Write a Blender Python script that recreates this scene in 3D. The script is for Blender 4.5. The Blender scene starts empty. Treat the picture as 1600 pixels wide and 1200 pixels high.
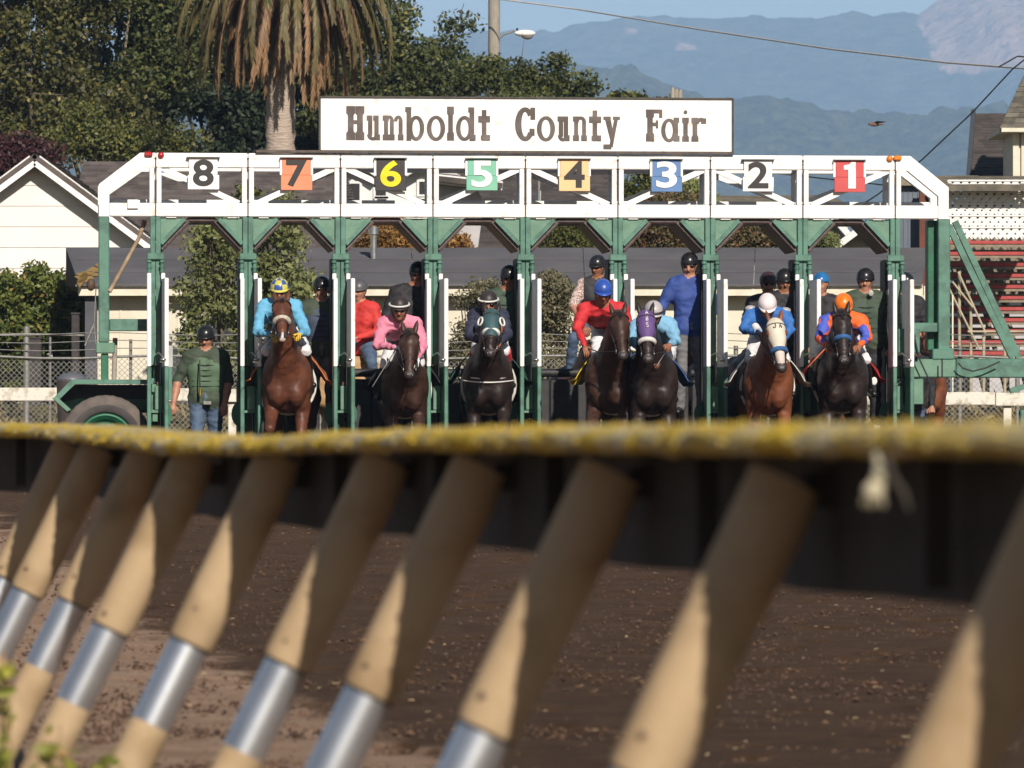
import bpy, math, random
import numpy as np
from mathutils import Vector, noise as mnoise

random.seed(7)
RNG = np.random.RandomState(11)
R = math.radians
scene = bpy.context.scene
COL = scene.collection

# ------------------------------------------------------------------ camera, light, exposure
F = 8888.9            # focal length in photo pixels (1600 wide)
HC = 0.75             # camera height
HOR = 655.0           # horizon row in the photo
cam_d = bpy.data.cameras.new('camera')
cam = bpy.data.objects.new('camera', cam_d)
COL.objects.link(cam)
cam.location = (0, 0, HC)
cam.rotation_euler = (R(90), 0, 0)
cam_d.sensor_width = 36
cam_d.lens = 200
cam_d.shift_y = (HOR - 600) / 1600.0
cam_d.clip_start = 0.5
cam_d.clip_end = 40000
cam_d.dof.use_dof = True
cam_d.dof.focus_distance = 62.5
cam_d.dof.aperture_fstop = 9.5
scene.camera = cam

SUN_EL, SUN_AZ = R(31), R(15)      # azimuth measured to the right of straight behind the camera
sun_pos = Vector((math.sin(SUN_AZ) * math.cos(SUN_EL), -math.cos(SUN_AZ) * math.cos(SUN_EL), math.sin(SUN_EL)))
sd = bpy.data.lights.new('sun', 'SUN')
sd.energy = 5.0
sd.angle = R(0.5)
sd.color = (1.0, 0.93, 0.82)
sun = bpy.data.objects.new('sun', sd)
COL.objects.link(sun)
sun.rotation_euler = sun_pos.to_track_quat('Z', 'Y').to_euler()

world = bpy.data.worlds.new('World')
scene.world = world
world.use_nodes = True
wn = world.node_tree
wn.nodes.clear()
wo = wn.nodes.new('ShaderNodeOutputWorld')
wb = wn.nodes.new('ShaderNodeBackground')
ws = wn.nodes.new('ShaderNodeTexSky')
ws.sky_type = 'NISHITA'
ws.sun_disc = False
ws.sun_elevation = SUN_EL
ws.sun_rotation = math.pi - SUN_AZ
ws.air_density = 1.0
ws.dust_density = 0.5
wb.inputs['Strength'].default_value = 0.052
wn.links.new(ws.outputs[0], wb.inputs[0])
wn.links.new(wb.outputs[0], wo.inputs[0])

scene.view_settings.view_transform = 'Standard'
scene.view_settings.look = 'None'
scene.view_settings.exposure = 0.12
scene.view_settings.gamma = 1
scene.view_settings.use_curve_mapping = False
scene.render.engine = 'CYCLES'
cy = scene.cycles
cy.use_denoising = True
cy.max_bounces = 6
cy.diffuse_bounces = 1
cy.glossy_bounces = 3
cy.transmission_bounces = 4
cy.transparent_max_bounces = 8
cy.volume_bounces = 1
cy.use_adaptive_sampling = True
cy.adaptive_threshold = 0.015


def at(px, py, Y):
    return Vector(((px - 800) * Y / F, Y, HC + (HOR - py) * Y / F))


# ------------------------------------------------------------------ materials
MATS = {}


def mat(name, col, rough=0.7, col2=None, scale=6.0, bump=0.0, bscale=None, metal=0.0, spec=0.5, island=0.0, detail=4.0, coat=0.0,
        stretch=None, sheen=0.0, lo=0.35, hi=0.65):
    if name in MATS:
        return MATS[name]
    m = bpy.data.materials.new(name)
    m.use_nodes = True
    nt = m.node_tree
    b = nt.nodes['Principled BSDF']
    b.inputs['Roughness'].default_value = rough
    b.inputs['Metallic'].default_value = metal
    b.inputs['Specular IOR Level'].default_value = spec
    if coat:
        b.inputs['Coat Weight'].default_value = coat
        b.inputs['Coat Roughness'].default_value = 0.25
    if sheen:
        b.inputs['Sheen Weight'].default_value = sheen
    col = tuple(col) + (1,)
    geo = nt.nodes.new('ShaderNodeNewGeometry')
    vec = geo.outputs['Position']
    if stretch:
        mp = nt.nodes.new('ShaderNodeMapping')
        mp.inputs['Scale'].default_value = stretch
        nt.links.new(vec, mp.inputs['Vector'])
        vec = mp.outputs[0]
    c2 = tuple(col2) + (1,) if col2 else tuple(c * 0.78 for c in col[:3]) + (1,)
    nz = nt.nodes.new('ShaderNodeTexNoise')
    nz.inputs['Scale'].default_value = scale
    nz.inputs['Detail'].default_value = detail
    nt.links.new(vec, nz.inputs['Vector'])
    rmp = nt.nodes.new('ShaderNodeMapRange')
    rmp.inputs['From Min'].default_value = lo
    rmp.inputs['From Max'].default_value = hi
    nt.links.new(nz.outputs['Fac'], rmp.inputs['Value'])
    mx = nt.nodes.new('ShaderNodeMix')
    mx.data_type = 'RGBA'
    mx.inputs[6].default_value = c2
    mx.inputs[7].default_value = col
    nt.links.new(rmp.outputs[0], mx.inputs[0])
    out = mx.outputs[2]
    if island:
        hs = nt.nodes.new('ShaderNodeMapRange')
        hs.inputs['To Min'].default_value = 1 - island
        hs.inputs['To Max'].default_value = 1 + island
        nt.links.new(geo.outputs['Random Per Island'], hs.inputs['Value'])
        ml = nt.nodes.new('ShaderNodeMix')
        ml.data_type = 'RGBA'
        ml.blend_type = 'MULTIPLY'
        ml.inputs[0].default_value = 1
        cmb = nt.nodes.new('ShaderNodeCombineColor')
        for i in range(3):
            nt.links.new(hs.outputs[0], cmb.inputs[i])
        nt.links.new(out, ml.inputs[6])
        nt.links.new(cmb.outputs[0], ml.inputs[7])
        out = ml.outputs[2]
    nt.links.new(out, b.inputs['Base Color'])
    if bump:
        bn = nt.nodes.new('ShaderNodeTexNoise')
        bn.inputs['Scale'].default_value = bscale or scale * 4
        bn.inputs['Detail'].default_value = 5
        nt.links.new(vec, bn.inputs['Vector'])
        bp = nt.nodes.new('ShaderNodeBump')
        bp.inputs['Strength'].default_value = 1.0
        bp.inputs['Distance'].default_value = bump
        nt.links.new(bn.outputs['Fac'], bp.inputs['Height'])
        nt.links.new(bp.outputs[0], b.inputs['Normal'])
    MATS[name] = m
    return m


def leafmat(name, c1, c2, trans=0.25, c3=None):
    """foliage: each leaf its own tone, some light through it"""
    if name in MATS:
        return MATS[name]
    m = bpy.data.materials.new(name)
    m.use_nodes = True
    nt = m.node_tree
    nt.nodes.clear()
    o = nt.nodes.new('ShaderNodeOutputMaterial')
    geo = nt.nodes.new('ShaderNodeNewGeometry')
    cr = nt.nodes.new('ShaderNodeValToRGB')
    cr.color_ramp.elements[0].color = tuple(c1) + (1,)
    cr.color_ramp.elements[1].color = tuple(c2) + (1,)
    if c3:
        e = cr.color_ramp.elements.new(0.93)
        e.color = tuple(c2) + (1,)
        cr.color_ramp.elements[-1].color = tuple(c3) + (1,)
    nt.links.new(geo.outputs['Random Per Island'], cr.inputs[0])
    nz = nt.nodes.new('ShaderNodeTexNoise')
    nz.inputs['Scale'].default_value = 0.9
    nt.links.new(geo.outputs['Position'], nz.inputs['Vector'])
    mr = nt.nodes.new('ShaderNodeMapRange')
    mr.inputs['From Min'].default_value = 0.3
    mr.inputs['From Max'].default_value = 0.7
    mr.inputs['To Min'].default_value = 0.65
    mr.inputs['To Max'].default_value = 1.35
    nt.links.new(nz.outputs['Fac'], mr.inputs['Value'])
    vm = nt.nodes.new('ShaderNodeVectorMath')
    vm.operation = 'SCALE'
    nt.links.new(cr.outputs[0], vm.inputs[0])
    nt.links.new(mr.outputs[0], vm.inputs['Scale'])
    d = nt.nodes.new('ShaderNodeBsdfPrincipled')
    d.inputs['Roughness'].default_value = 0.55
    d.inputs['Specular IOR Level'].default_value = 0.35
    t = nt.nodes.new('ShaderNodeBsdfTranslucent')
    nt.links.new(vm.outputs[0], d.inputs['Base Color'])
    nt.links.new(vm.outputs[0], t.inputs['Color'])
    mx = nt.nodes.new('ShaderNodeMixShader')
    mx.inputs[0].default_value = trans
    nt.links.new(d.outputs[0], mx.inputs[1])
    nt.links.new(t.outputs[0], mx.inputs[2])
    nt.links.new(mx.outputs[0], o.inputs[0])
    MATS[name] = m
    return m


WHITE = mat('white_paint', (.82, .80, .78), .55, (.62, .58, .53), 11, .0015, 60, detail=9, lo=.30, hi=.42)
WHITE2 = mat('aged_white_paint', (.66, .64, .58), .6, (.42, .40, .35), 7, .002, 50)
GREEN = mat('gate_green_paint', (.080, .190, .140), .5, (.050, .120, .088), 7, .002, 40, detail=9, lo=.38, hi=.56)
GREEN_L = mat('gate_green_panel', (.125, .235, .165), .5, (.09, .19, .13), 8, .002, 40)
GREEN_D = mat('gate_deep_green', (.012, .13, .065), .45, (.012, .085, .045), 5, .002, 30)
BLACK = mat('black_rubber', (.012, .011, .013), .6, (.022, .020, .021), 12, .003, 50)
PADBLUE = mat('door_pad', (.78, .78, .80), .7, (.66, .66, .69), 9, .003, 40)
BROWNPAD = mat('brown_vinyl_pad', (.095, .062, .055), .55, (.06, .04, .037), 9, .006, 25)
STEEL = mat('bright_steel', (.55, .55, .54), .3, (.4, .4, .4), 20, metal=.9)
RUST = mat('rusty_steel', (.10, .055, .035), .7, (.06, .035, .025), 30, .001)
DIRTMETAL = mat('dull_grey_metal', (.25, .25, .25), .5, (.18, .18, .19), 20, metal=.4)
SKIN = mat('skin', (.42, .20, .13), .55, (.36, .16, .10), 20)
SKIN_D = mat('tan_skin', (.30, .125, .07), .55, (.25, .10, .055), 20)
DARK = mat('dark_lens', (.006, .006, .007), .18, spec=.6)
BLACKG = mat('glossy_black_helmet', (.012, .012, .014), .28, (.02, .02, .022), 30)
BOOT = mat('black_leather', (.012, .011, .011), .35, bump=.001)


# ------------------------------------------------------------------ mesh building
OFF = {}


def finish(name, verts, faces, mats, mi=None, parent=None, smooth=False, off=None, loc=None):
    me = bpy.data.meshes.new(name)
    if off is None:
        off = OFF.get(parent.name, (0, 0, 0)) if parent else (0, 0, 0)
    v = np.asarray([tuple(p) for p in verts] if not isinstance(verts, np.ndarray) else verts, dtype=float).reshape(-1, 3) - np.array(off)
    me.from_pydata(v.tolist(), [], faces if isinstance(faces, list) else faces.tolist())
    for m in (mats if isinstance(mats, (list, tuple)) else [mats]):
        me.materials.append(m)
    if mi is not None:
        me.polygons.foreach_set('material_index', np.asarray(mi, dtype=np.int32))
    if smooth is True:
        me.polygons.foreach_set('use_smooth', np.ones(len(me.polygons), dtype=bool))
    elif isinstance(smooth, (list, np.ndarray)):
        me.polygons.foreach_set('use_smooth', np.asarray(smooth, dtype=bool))
    me.update()
    o = bpy.data.objects.new(name, me)
    COL.objects.link(o)
    if parent:
        o.parent = parent
        OFF[o.name] = OFF.get(parent.name, (0, 0, 0))
    if loc is not None:
        o.location = loc
    return o


def tag(o, label=None, cat=None, group=None, kind=None):
    if label:
        o['label'] = label
    if cat:
        o['category'] = cat
    if group:
        o['group'] = group
    if kind:
        o['kind'] = kind
    return o


def thing(name, label, cat, loc=(0, 0, 0), group=None, local=False, rz=0):
    o = bpy.data.objects.new(name, None)
    o.empty_display_size = .2
    COL.objects.link(o)
    o.location = loc
    o.rotation_euler = (0, 0, rz)
    OFF[o.name] = (0, 0, 0) if local else tuple(loc)
    tag(o, label, cat, group)
    return o


def basis(d):
    d = Vector(d).normalized()
    a = Vector((0, 0, 1)) if abs(d.z) < .95 else Vector((1, 0, 0))
    x = d.cross(a).normalized()
    return x, x.cross(d).normalized(), d


class MB:
    def __init__(s):
        s.v, s.f, s.m, s.s = [], [], [], []

    def add(s, vs, fs, m=0, sm=False):
        n = len(s.v)
        s.v += [tuple(p) for p in vs]
        for f in fs:
            s.f.append([i + n for i in f])
            s.m.append(m)
            s.s.append(sm)
        return s

    def box(s, a, b, m=0):
        x0, y0, z0 = (min(a[i], b[i]) for i in range(3))
        x1, y1, z1 = (max(a[i], b[i]) for i in range(3))
        v = [(x0, y0, z0), (x1, y0, z0), (x1, y1, z0), (x0, y1, z0), (x0, y0, z1), (x1, y0, z1), (x1, y1, z1), (x0, y1, z1)]
        return s.add(v, [(0, 3, 2, 1), (4, 5, 6, 7), (0, 1, 5, 4), (1, 2, 6, 5), (2, 3, 7, 6), (3, 0, 4, 7)], m)

    def bev(s, a, b, r=.008, m=0):
        """box whose four long vertical-view edges are chamfered (in x and y)"""
        x0, y0, z0 = (min(a[i], b[i]) for i in range(3))
        x1, y1, z1 = (max(a[i], b[i]) for i in range(3))
        r = min(r, (x1 - x0) * .4, (y1 - y0) * .4, (z1 - z0) * .4)
        vs = []
        for (zz, q) in ((z0, r), (z0 + r, 0), (z1 - r, 0), (z1, r)):
            xa, xb, ya, yb = x0 + q, x1 - q, y0 + q, y1 - q
            vs += [(xa + r, ya, zz), (xb - r, ya, zz), (xb, ya + r, zz), (xb, yb - r, zz), (xb - r, yb, zz), (xa + r, yb, zz), (xa, yb - r, zz), (xa, ya + r, zz)]
        fs = [tuple(range(7, -1, -1)), tuple(range(24, 32))]
        for k in range(3):
            for i in range(8):
                j = (i + 1) % 8
                fs.append((k * 8 + i, k * 8 + j, k * 8 + 8 + j, k * 8 + 8 + i))
        return s.add(vs, fs, m)

    def bar(s, a, b, w, h, m=0, up=None):
        """rectangular bar from a to b; w across, h along up"""
        a, b = Vector(a), Vector(b)
        d = (b - a).normalized()
        up = Vector(up) if up else Vector((0, 0, 1))
        if abs(d.dot(up)) > .98:
            up = Vector((0, 1, 0))
        x = d.cross(up).normalized() * (w / 2)
        y = x.cross(d).normalized() * (h / 2)
        v = [a - x - y, a + x - y, a + x + y, a - x + y, b - x - y, b + x - y, b + x + y, b - x + y]
        return s.add(v, [(0, 1, 2, 3), (7, 6, 5, 4), (0, 4, 5, 1), (1, 5, 6, 2), (2, 6, 7, 3), (3, 7, 4, 0)], m)

    def tube(s, pts, r, n=8, m=0, cap=True, sm=True, flat=1.0):
        pts = [Vector(p) for p in pts]
        rs = r if isinstance(r, (list, tuple)) else [r] * len(pts)
        vs, fs = [], []
        px = None
        for i, p in enumerate(pts):
            d = (pts[min(i + 1, len(pts) - 1)] - pts[max(i - 1, 0)])
            if px is None:
                x, y, d = basis(d)
            else:
                d = d.normalized()
                x = (px - d * px.dot(d)).normalized()
                y = x.cross(d)
            px = x
            for k in range(n):
                t = 2 * math.pi * k / n
                vs.append(p + x * math.cos(t) * rs[i] + y * math.sin(t) * rs[i] * flat)
        for i in range(len(pts) - 1):
            for k in range(n):
                k2 = (k + 1) % n
                fs.append((i * n + k, i * n + k2, (i + 1) * n + k2, (i + 1) * n + k))
        s.add(vs, fs, m, sm)
        if cap:
            nb = len(pts) - 1
            s.add([vs[k] for k in range(n)], [tuple(range(n))[::-1]], m)
            s.add([vs[nb * n + k] for k in range(n)], [tuple(range(n))], m)
        return s

    def ell(s, c, rad, B=None, m=0, nu=16, nv=10, v0=0.0, v1=1.0, mf=None):
        """ellipsoid; B = (x,y,z) basis vectors, z polar; v0..v1 part from the north pole"""
        c = Vector(c)
        B = B or (Vector((1, 0, 0)), Vector((0, 1, 0)), Vector((0, 0, 1)))
        vs, fs = [], []
        for j in range(nv + 1):
            ph = math.pi * (v0 + (v1 - v0) * j / nv)
            for i in range(nu):
                th = 2 * math.pi * i / nu
                vs.append(c + B[0] * rad[0] * math.sin(ph) * math.cos(th) + B[1] * rad[1] * math.sin(ph) * math.sin(th) + B[2] * rad[2] * math.cos(ph))
        n = len(s.v)
        s.v += [tuple(p) for p in vs]
        for j in range(nv):
            for i in range(nu):
                i2 = (i + 1) % nu
                s.f.append([n + j * nu + i, n + (j + 1) * nu + i, n + (j + 1) * nu + i2, n + j * nu + i2])
                s.m.append(mf(i / nu, j / nv) if mf else m)
                s.s.append(True)
        return s

    def prism(s, poly, y0, y1, m=0):
        """polygon in x,z extruded along y"""
        n = len(poly)
        v = [(p[0], y0, p[1]) for p in poly] + [(p[0], y1, p[1]) for p in poly]
        fs = [tuple(range(n)), tuple(range(2 * n - 1, n - 1, -1))]
        for i in range(n):
            j = (i + 1) % n
            fs.append((i, i + n, j + n, j))
        return s.add(v, fs, m)

    def build(s, name, mats, parent=None, off=None, loc=None):
        o = finish(name, s.v, s.f, mats, s.m, parent, s.s, off, loc)
        return o


def copy_at(o, loc, parent=None):
    c = o.copy()
    COL.objects.link(c)
    c.location = loc
    c.parent = parent or o.parent
    OFF[c.name] = OFF.get(o.name, (0, 0, 0))
    for ch in list(o.children):
        d = ch.copy()
        COL.objects.link(d)
        d.parent = c
    return c


# ------------------------------------------------------------------ signed-distance bodies
class Body:
    """smooth union of round cones and ellipsoids, meshed by surface nets: one continuous skin"""
    def __init__(s, voxel=.014, k=.025):
        s.p, s.h, s.k = [], voxel, k

    def cone(s, a, b, ra, rb, m=0, k=None):
        s.p.append(('c', np.array(tuple(a), float), np.array(tuple(b), float), ra, rb, m, k))
        return s

    def ell(s, c, rad, B=None, m=0, k=None):
        Bm = np.eye(3) if B is None else np.array([tuple(Vector(q).normalized()) for q in B])
        s.p.append(('e', np.array(tuple(c), float), Bm, np.array(rad, float), 0, m, k))
        return s

    @staticmethod
    def dist(q, P):
        if q[0] == 'c':
            a, b, ra, rb = q[1:5]
            ab = b - a
            L2 = max(ab @ ab, 1e-9)
            t = np.clip(((P - a) @ ab) / L2, 0, 1)
            dd = P - a - t[..., None] * ab
            return np.sqrt((dd * dd).sum(-1)) - (ra + (rb - ra) * t)
        c, Bm, r = q[1:4]
        L = (P - c) @ Bm.T
        k0 = np.sqrt(((L / r) ** 2).sum(-1))
        k1 = np.sqrt(((L / (r * r)) ** 2).sum(-1))
        return k0 * (k0 - 1) / np.maximum(k1, 1e-6)

    def mesh(s):
        h = s.h
        lo, hi = [], []
        for q in s.p:
            if q[0] == 'c':
                r = max(q[3], q[4])
                lo.append(np.minimum(q[1], q[2]) - r)
                hi.append(np.maximum(q[1], q[2]) + r)
            else:
                e = np.sqrt(((q[2] * q[3][:, None]) ** 2).sum(0))
                lo.append(q[1] - e)
                hi.append(q[1] + e)
        lo_, hi_ = np.min(lo, 0) - 3 * h, np.max(hi, 0) + 3 * h
        n = np.ceil((hi_ - lo_) / h).astype(int) + 1
        fld = np.full(n, 0.3)
        ax = [lo_[i] + h * np.arange(n[i]) for i in range(3)]
        for q, a, b in zip(s.p, lo, hi):
            k = q[6] if q[6] is not None else s.k
            mg = k + 2.5 * h
            i0 = np.maximum(((a - mg - lo_) / h).astype(int), 0)
            i1 = np.minimum(((b + mg - lo_) / h).astype(int) + 2, n)
            X = np.stack(np.meshgrid(ax[0][i0[0]:i1[0]], ax[1][i0[1]:i1[1]], ax[2][i0[2]:i1[2]], indexing='ij'), -1)
            d = s.dist(q, X)
            sl = (slice(i0[0], i1[0]), slice(i0[1], i1[1]), slice(i0[2], i1[2]))
            f = fld[sl]
            hh = np.maximum(k - np.abs(f - d), 0) / k
            fld[sl] = np.minimum(f, d) - hh * hh * k * .25
        # surface nets
        ins = fld < 0
        c = np.zeros(np.array(fld.shape) - 1, int)
        for dx in (0, 1):
            for dy in (0, 1):
                for dz in (0, 1):
                    c += ins[dx:dx + c.shape[0], dy:dy + c.shape[1], dz:dz + c.shape[2]]
        act = (c > 0) & (c < 8)
        idx = -np.ones(c.shape, int)
        A = np.argwhere(act)
        idx[act] = np.arange(len(A))
        acc = np.zeros((len(A), 3))
        cnt = np.zeros(len(A))
        corners = [(0, 0, 0), (1, 0, 0), (0, 1, 0), (1, 1, 0), (0, 0, 1), (1, 0, 1), (0, 1, 1), (1, 1, 1)]
        val = [fld[A[:, 0] + q[0], A[:, 1] + q[1], A[:, 2] + q[2]] for q in corners]
        for i in range(8):
            for j in range(i + 1, 8):
                e = np.array(corners[j]) - np.array(corners[i])
                if abs(e).sum() != 1:
                    continue
                va, vb = val[i], val[j]
                ok = (va < 0) != (vb < 0)
                t = np.where(ok, va / np.where(ok, va - vb, 1), 0)
                p = np.array(corners[i])[None] + t[:, None] * e[None]
                acc += np.where(ok[:, None], p, 0)
                cnt += ok
        V = lo_ + h * (A + acc / np.maximum(cnt, 1)[:, None])
        faces = []
        for axn in range(3):
            o1, o2 = (axn + 1) % 3, (axn + 2) % 3
            sl0 = [slice(None)] * 3
            sl1 = [slice(None)] * 3
            sl0[axn] = slice(0, -1)
            sl1[axn] = slice(1, None)
            a, b = ins[tuple(sl0)], ins[tuple(sl1)]
            E = np.argwhere(a != b)
            sgn = a[tuple(E.T)]
            ok = (E[:, o1] > 0) & (E[:, o2] > 0) & (E[:, o1] < idx.shape[o1]) & (E[:, o2] < idx.shape[o2])
            E, sgn = E[ok], sgn[ok]

            def g(d1, d2):
                q = E.copy()
                q[:, o1] -= d1
                q[:, o2] -= d2
                return idx[q[:, 0], q[:, 1], q[:, 2]]
            Q = np.stack([g(1, 1), g(0, 1), g(0, 0), g(1, 0)], 1)
            Q[~sgn] = Q[~sgn][:, ::-1]
            faces.append(Q)
        Fq = np.concatenate(faces)
        cen = V[Fq].mean(1)
        best = np.full(len(cen), 9.0)
        mid = np.zeros(len(cen), int)
        for q in s.p:
            d = s.dist(q, cen)
            w = d < best
            best[w] = d[w]
            mid[w] = q[5]
        return V, Fq, mid

    def build(s, name, mats, parent, extra=None, folds=None, amp=.007):
        V, Fq, mid = s.mesh()
        if folds:
            w = np.zeros(len(V))
            cz = np.isin(mid, list(folds))
            w[Fq[cz].ravel()] = 1
            w[Fq[~cz].ravel()] = 0
            fn = np.cross(V[Fq[:, 2]] - V[Fq[:, 0]], V[Fq[:, 3]] - V[Fq[:, 1]])
            N = np.zeros_like(V)
            for k in range(4):
                np.add.at(N, Fq[:, k], fn)
            N /= np.maximum(np.linalg.norm(N, axis=1), 1e-9)[:, None]
            for i in np.nonzero(w)[0]:
                p = V[i]
                d = 1 - abs(mnoise.noise(Vector((p[0] * 9, p[1] * 9, p[2] * 15)))) * 2.6
                d2 = mnoise.noise(Vector((p[0] * 24 + 5, p[1] * 20, p[2] * 26)))
                V[i] = p + N[i] * amp * (d * 1.1 + d2 * .7)
        v, f, mi = V.tolist(), Fq.tolist(), mid.tolist()
        if extra:
            n = len(v)
            v += [list(p) for p in extra.v]
            f += [[i + n for i in q] for q in extra.f]
            mi += extra.m
        return finish(name, np.array(v), f, mats, mi, parent, True)


# ------------------------------------------------------------------ leaves
def leaf_quads(C, size, n_per, spread, squash=.8, elong=1.5, seed=0, up=.25):
    """C: clump centres (N,3) -> rhombic leaves round them"""
    r = np.random.RandomState(seed)
    C = np.asarray(C, float)
    N = len(C) * n_per
    P = np.repeat(C, n_per, 0)
    g = r.normal(size=(N, 3))
    g /= np.linalg.norm(g, axis=1)[:, None]
    rad = spread * r.rand(N) ** .45
    P = P + g * rad[:, None] * np.array([1, 1, squash])
    a = r.normal(size=(N, 3))
    a[:, 2] += -up
    a /= np.linalg.norm(a, axis=1)[:, None]
    nn = r.normal(size=(N, 3)) + g * .8 + np.array([0, -.3, .6])
    b = np.cross(nn, a)
    b /= np.maximum(np.linalg.norm(b, axis=1), 1e-6)[:, None]
    s = size * (.6 + .8 * r.rand(N))[:, None]
    V = np.stack([P - a * s * elong * .5, P + b * s * .42 - a * s * .05, P + a * s * elong * .5, P - b * s * .42 - a * s * .05], 1).reshape(-1, 3)
    Fq = np.arange(N * 4).reshape(-1, 4)
    return V, Fq


def tree(name, label, cat, base, height, crown_boxes, leafm, barkm, leaf=.11, n_clump=140, n_per=80, spread=.45, trunk_r=.18, seed=1,
         group=None, limbs=9, crown_name='crown', light=None):
    """crown_boxes: list of (centre, radii) ellipsoids that the crown fills unevenly"""
    r = random.Random(seed)
    root = thing(name, label, cat, base, group)
    mb = MB()
    base = Vector(base)
    top = base + Vector((0, 0, height * .72))
    mid = base + Vector((r.uniform(-.1, .1), 0, height * .35))
    mb.tube([base - Vector((0, 0, .2)), mid, top], [trunk_r, trunk_r * .75, trunk_r * .25], 9)
    tips = []
    for i in range(limbs):
        c, rad = crown_boxes[i % len(crown_boxes)]
        th, u = r.uniform(0, 2 * math.pi), r.uniform(-.5, .9)
        tip = Vector(c) + Vector((math.cos(th) * rad[0] * .75, math.sin(th) * rad[1] * .75, u * rad[2]))
        t = r.uniform(.25, .9)
        st = base.lerp(top, t) if t > .5 else base.lerp(mid, t * 2)
        st = base + (top - base) * t
        m1 = st.lerp(tip, .5) + Vector((r.uniform(-.2, .2), r.uniform(-.2, .2), .15))
        rr = trunk_r * (.5 - .25 * t)
        mb.tube([st, m1, tip], [rr, rr * .6, rr * .15], 6)
        tips.append(tip)
        for j in range(3):
            tj = m1.lerp(tip, r.uniform(.1, .8))
            e = tj + Vector((r.uniform(-1, 1) * rad[0] * .35, r.uniform(-1, .4) * rad[1] * .35, r.uniform(-.2, 1) * rad[2] * .3))
            mb.tube([tj, e], [rr * .35, rr * .06], 5)
    mb.build('trunk', barkm, root)
    C = []
    nb = len(crown_boxes)
    vol = [rad[0] * rad[1] * rad[2] for c, rad in crown_boxes]
    for (c, rad), v in zip(crown_boxes, vol):
        for _ in range(max(3, int(n_clump * v / sum(vol)))):
            for tries in range(40):
                q = Vector((r.uniform(-1, 1), r.uniform(-1, 1), r.uniform(-1, 1)))
                if .35 < q.length < 1 and mnoise.noise(Vector((c[0] + q.x * rad[0], c[1] + q.y * rad[1], c[2] + q.z * rad[2])) * .9 + Vector((seed, 0, 0))) > -.22:
                    break
            C.append((c[0] + q.x * rad[0], c[1] + q.y * rad[1], c[2] + q.z * rad[2]))
    V, Fq = leaf_quads(C, leaf, n_per, spread, seed=seed)
    finish(crown_name, V, Fq, leafm, None, root)
    return root


# ------------------------------------------------------------------ THE GROUND
def vnoise(X, Y, cell, seed):
    r = np.random.RandomState(seed)
    G = r.rand(512, 512)
    x, y = X / cell, Y / cell
    xi, yi = np.floor(x).astype(int), np.floor(y).astype(int)
    fx, fy = x - xi, y - yi
    fx, fy = fx * fx * (3 - 2 * fx), fy * fy * (3 - 2 * fy)
    g = lambda a, b: G[a % 512, b % 512]
    return (g(xi, yi) * (1 - fx) * (1 - fy) + g(xi + 1, yi) * fx * (1 - fy) + g(xi, yi + 1) * (1 - fx) * fy + g(xi + 1, yi + 1) * fx * fy) - .5


def smooth(t):
    t = np.clip(t, 0, 1)
    return t * t * (3 - 2 * t)


def ground_z(Y):
    return -.35 + .35 * smooth((np.asarray(Y, float) - 24) / 30) + 0.95 * smooth((np.asarray(Y, float) - 70) / 7)


def gz(Y):
    return float(ground_z(Y))


xs = np.concatenate([-np.geomspace(9000, 6, 22), np.linspace(-5.5, 5.5, 200), np.geomspace(6, 9000, 22)])
ys = np.concatenate([[-60, -20, 0, 6, 10, 13], np.arange(15, 34, .06), np.arange(34, 64, .15), np.linspace(64.3, 80, 40), np.geomspace(82, 14000, 24)])
GX_, GY_ = np.meshgrid(xs, ys, indexing='ij')
Z = ground_z(GY_)
near = smooth((66 - GY_) / 4) * smooth((6 - np.abs(GX_)) / .5) * smooth((GY_ - 10) / 4)
lum = vnoise(GX_, GY_, .9, 1) * .035 + vnoise(GX_, GY_, .28, 2) * .012 + vnoise(GX_, GY_, .10, 3) * .006
pits = np.minimum(0, vnoise(GX_, GY_, .19, 5) + .24) * .24
Z = Z + (lum + pits) * near
nx, ny = len(xs), len(ys)
Vg = np.stack([GX_, GY_, Z], -1).reshape(-1, 3)
ii, jj = np.meshgrid(np.arange(nx - 1), np.arange(ny - 1), indexing='ij')
a0 = (ii * ny + jj).ravel()
Fg = np.stack([a0, a0 + ny, a0 + ny + 1, a0 + 1], 1)

gm = bpy.data.materials.new('track_dirt')
gm.use_nodes = True
nt = gm.node_tree
bs = nt.nodes['Principled BSDF']
bs.inputs['Roughness'].default_value = .95
bs.inputs['Specular IOR Level'].default_value = .2
geo = nt.nodes.new('ShaderNodeNewGeometry')
sep = nt.nodes.new('ShaderNodeSeparateXYZ')
nt.links.new(geo.outputs['Position'], sep.inputs[0])


def math_node(op, a, b=None, c=None):
    n = nt.nodes.new('ShaderNodeMath')
    n.operation = op
    for i, q in enumerate((a, b, c)):
        if q is None:
            continue
        if isinstance(q, (int, float)):
            n.inputs[i].default_value = q
        else:
            nt.links.new(q, n.inputs[i])
    return n.outputs[0]


def noise_node(scale, detail=5, vec=None, rough=.6):
    n = nt.nodes.new('ShaderNodeTexNoise')
    n.inputs['Scale'].default_value = scale
    n.inputs['Detail'].default_value = detail
    n.inputs['Roughness'].default_value = rough
    nt.links.new(vec or geo.outputs['Position'], n.inputs['Vector'])
    return n.outputs['Fac']


def mix_node(fac, a, b):
    n = nt.nodes.new('ShaderNodeMix')
    n.data_type = 'RGBA'
    if isinstance(fac, (int, float)):
        n.inputs[0].default_value = fac
    else:
        nt.links.new(fac, n.inputs[0])
    for i, q in ((6, a), (7, b)):
        if isinstance(q, tuple):
            n.inputs[i].default_value = q + (1,)
        else:
            nt.links.new(q, n.inputs[i])
    return n.outputs[2]


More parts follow.
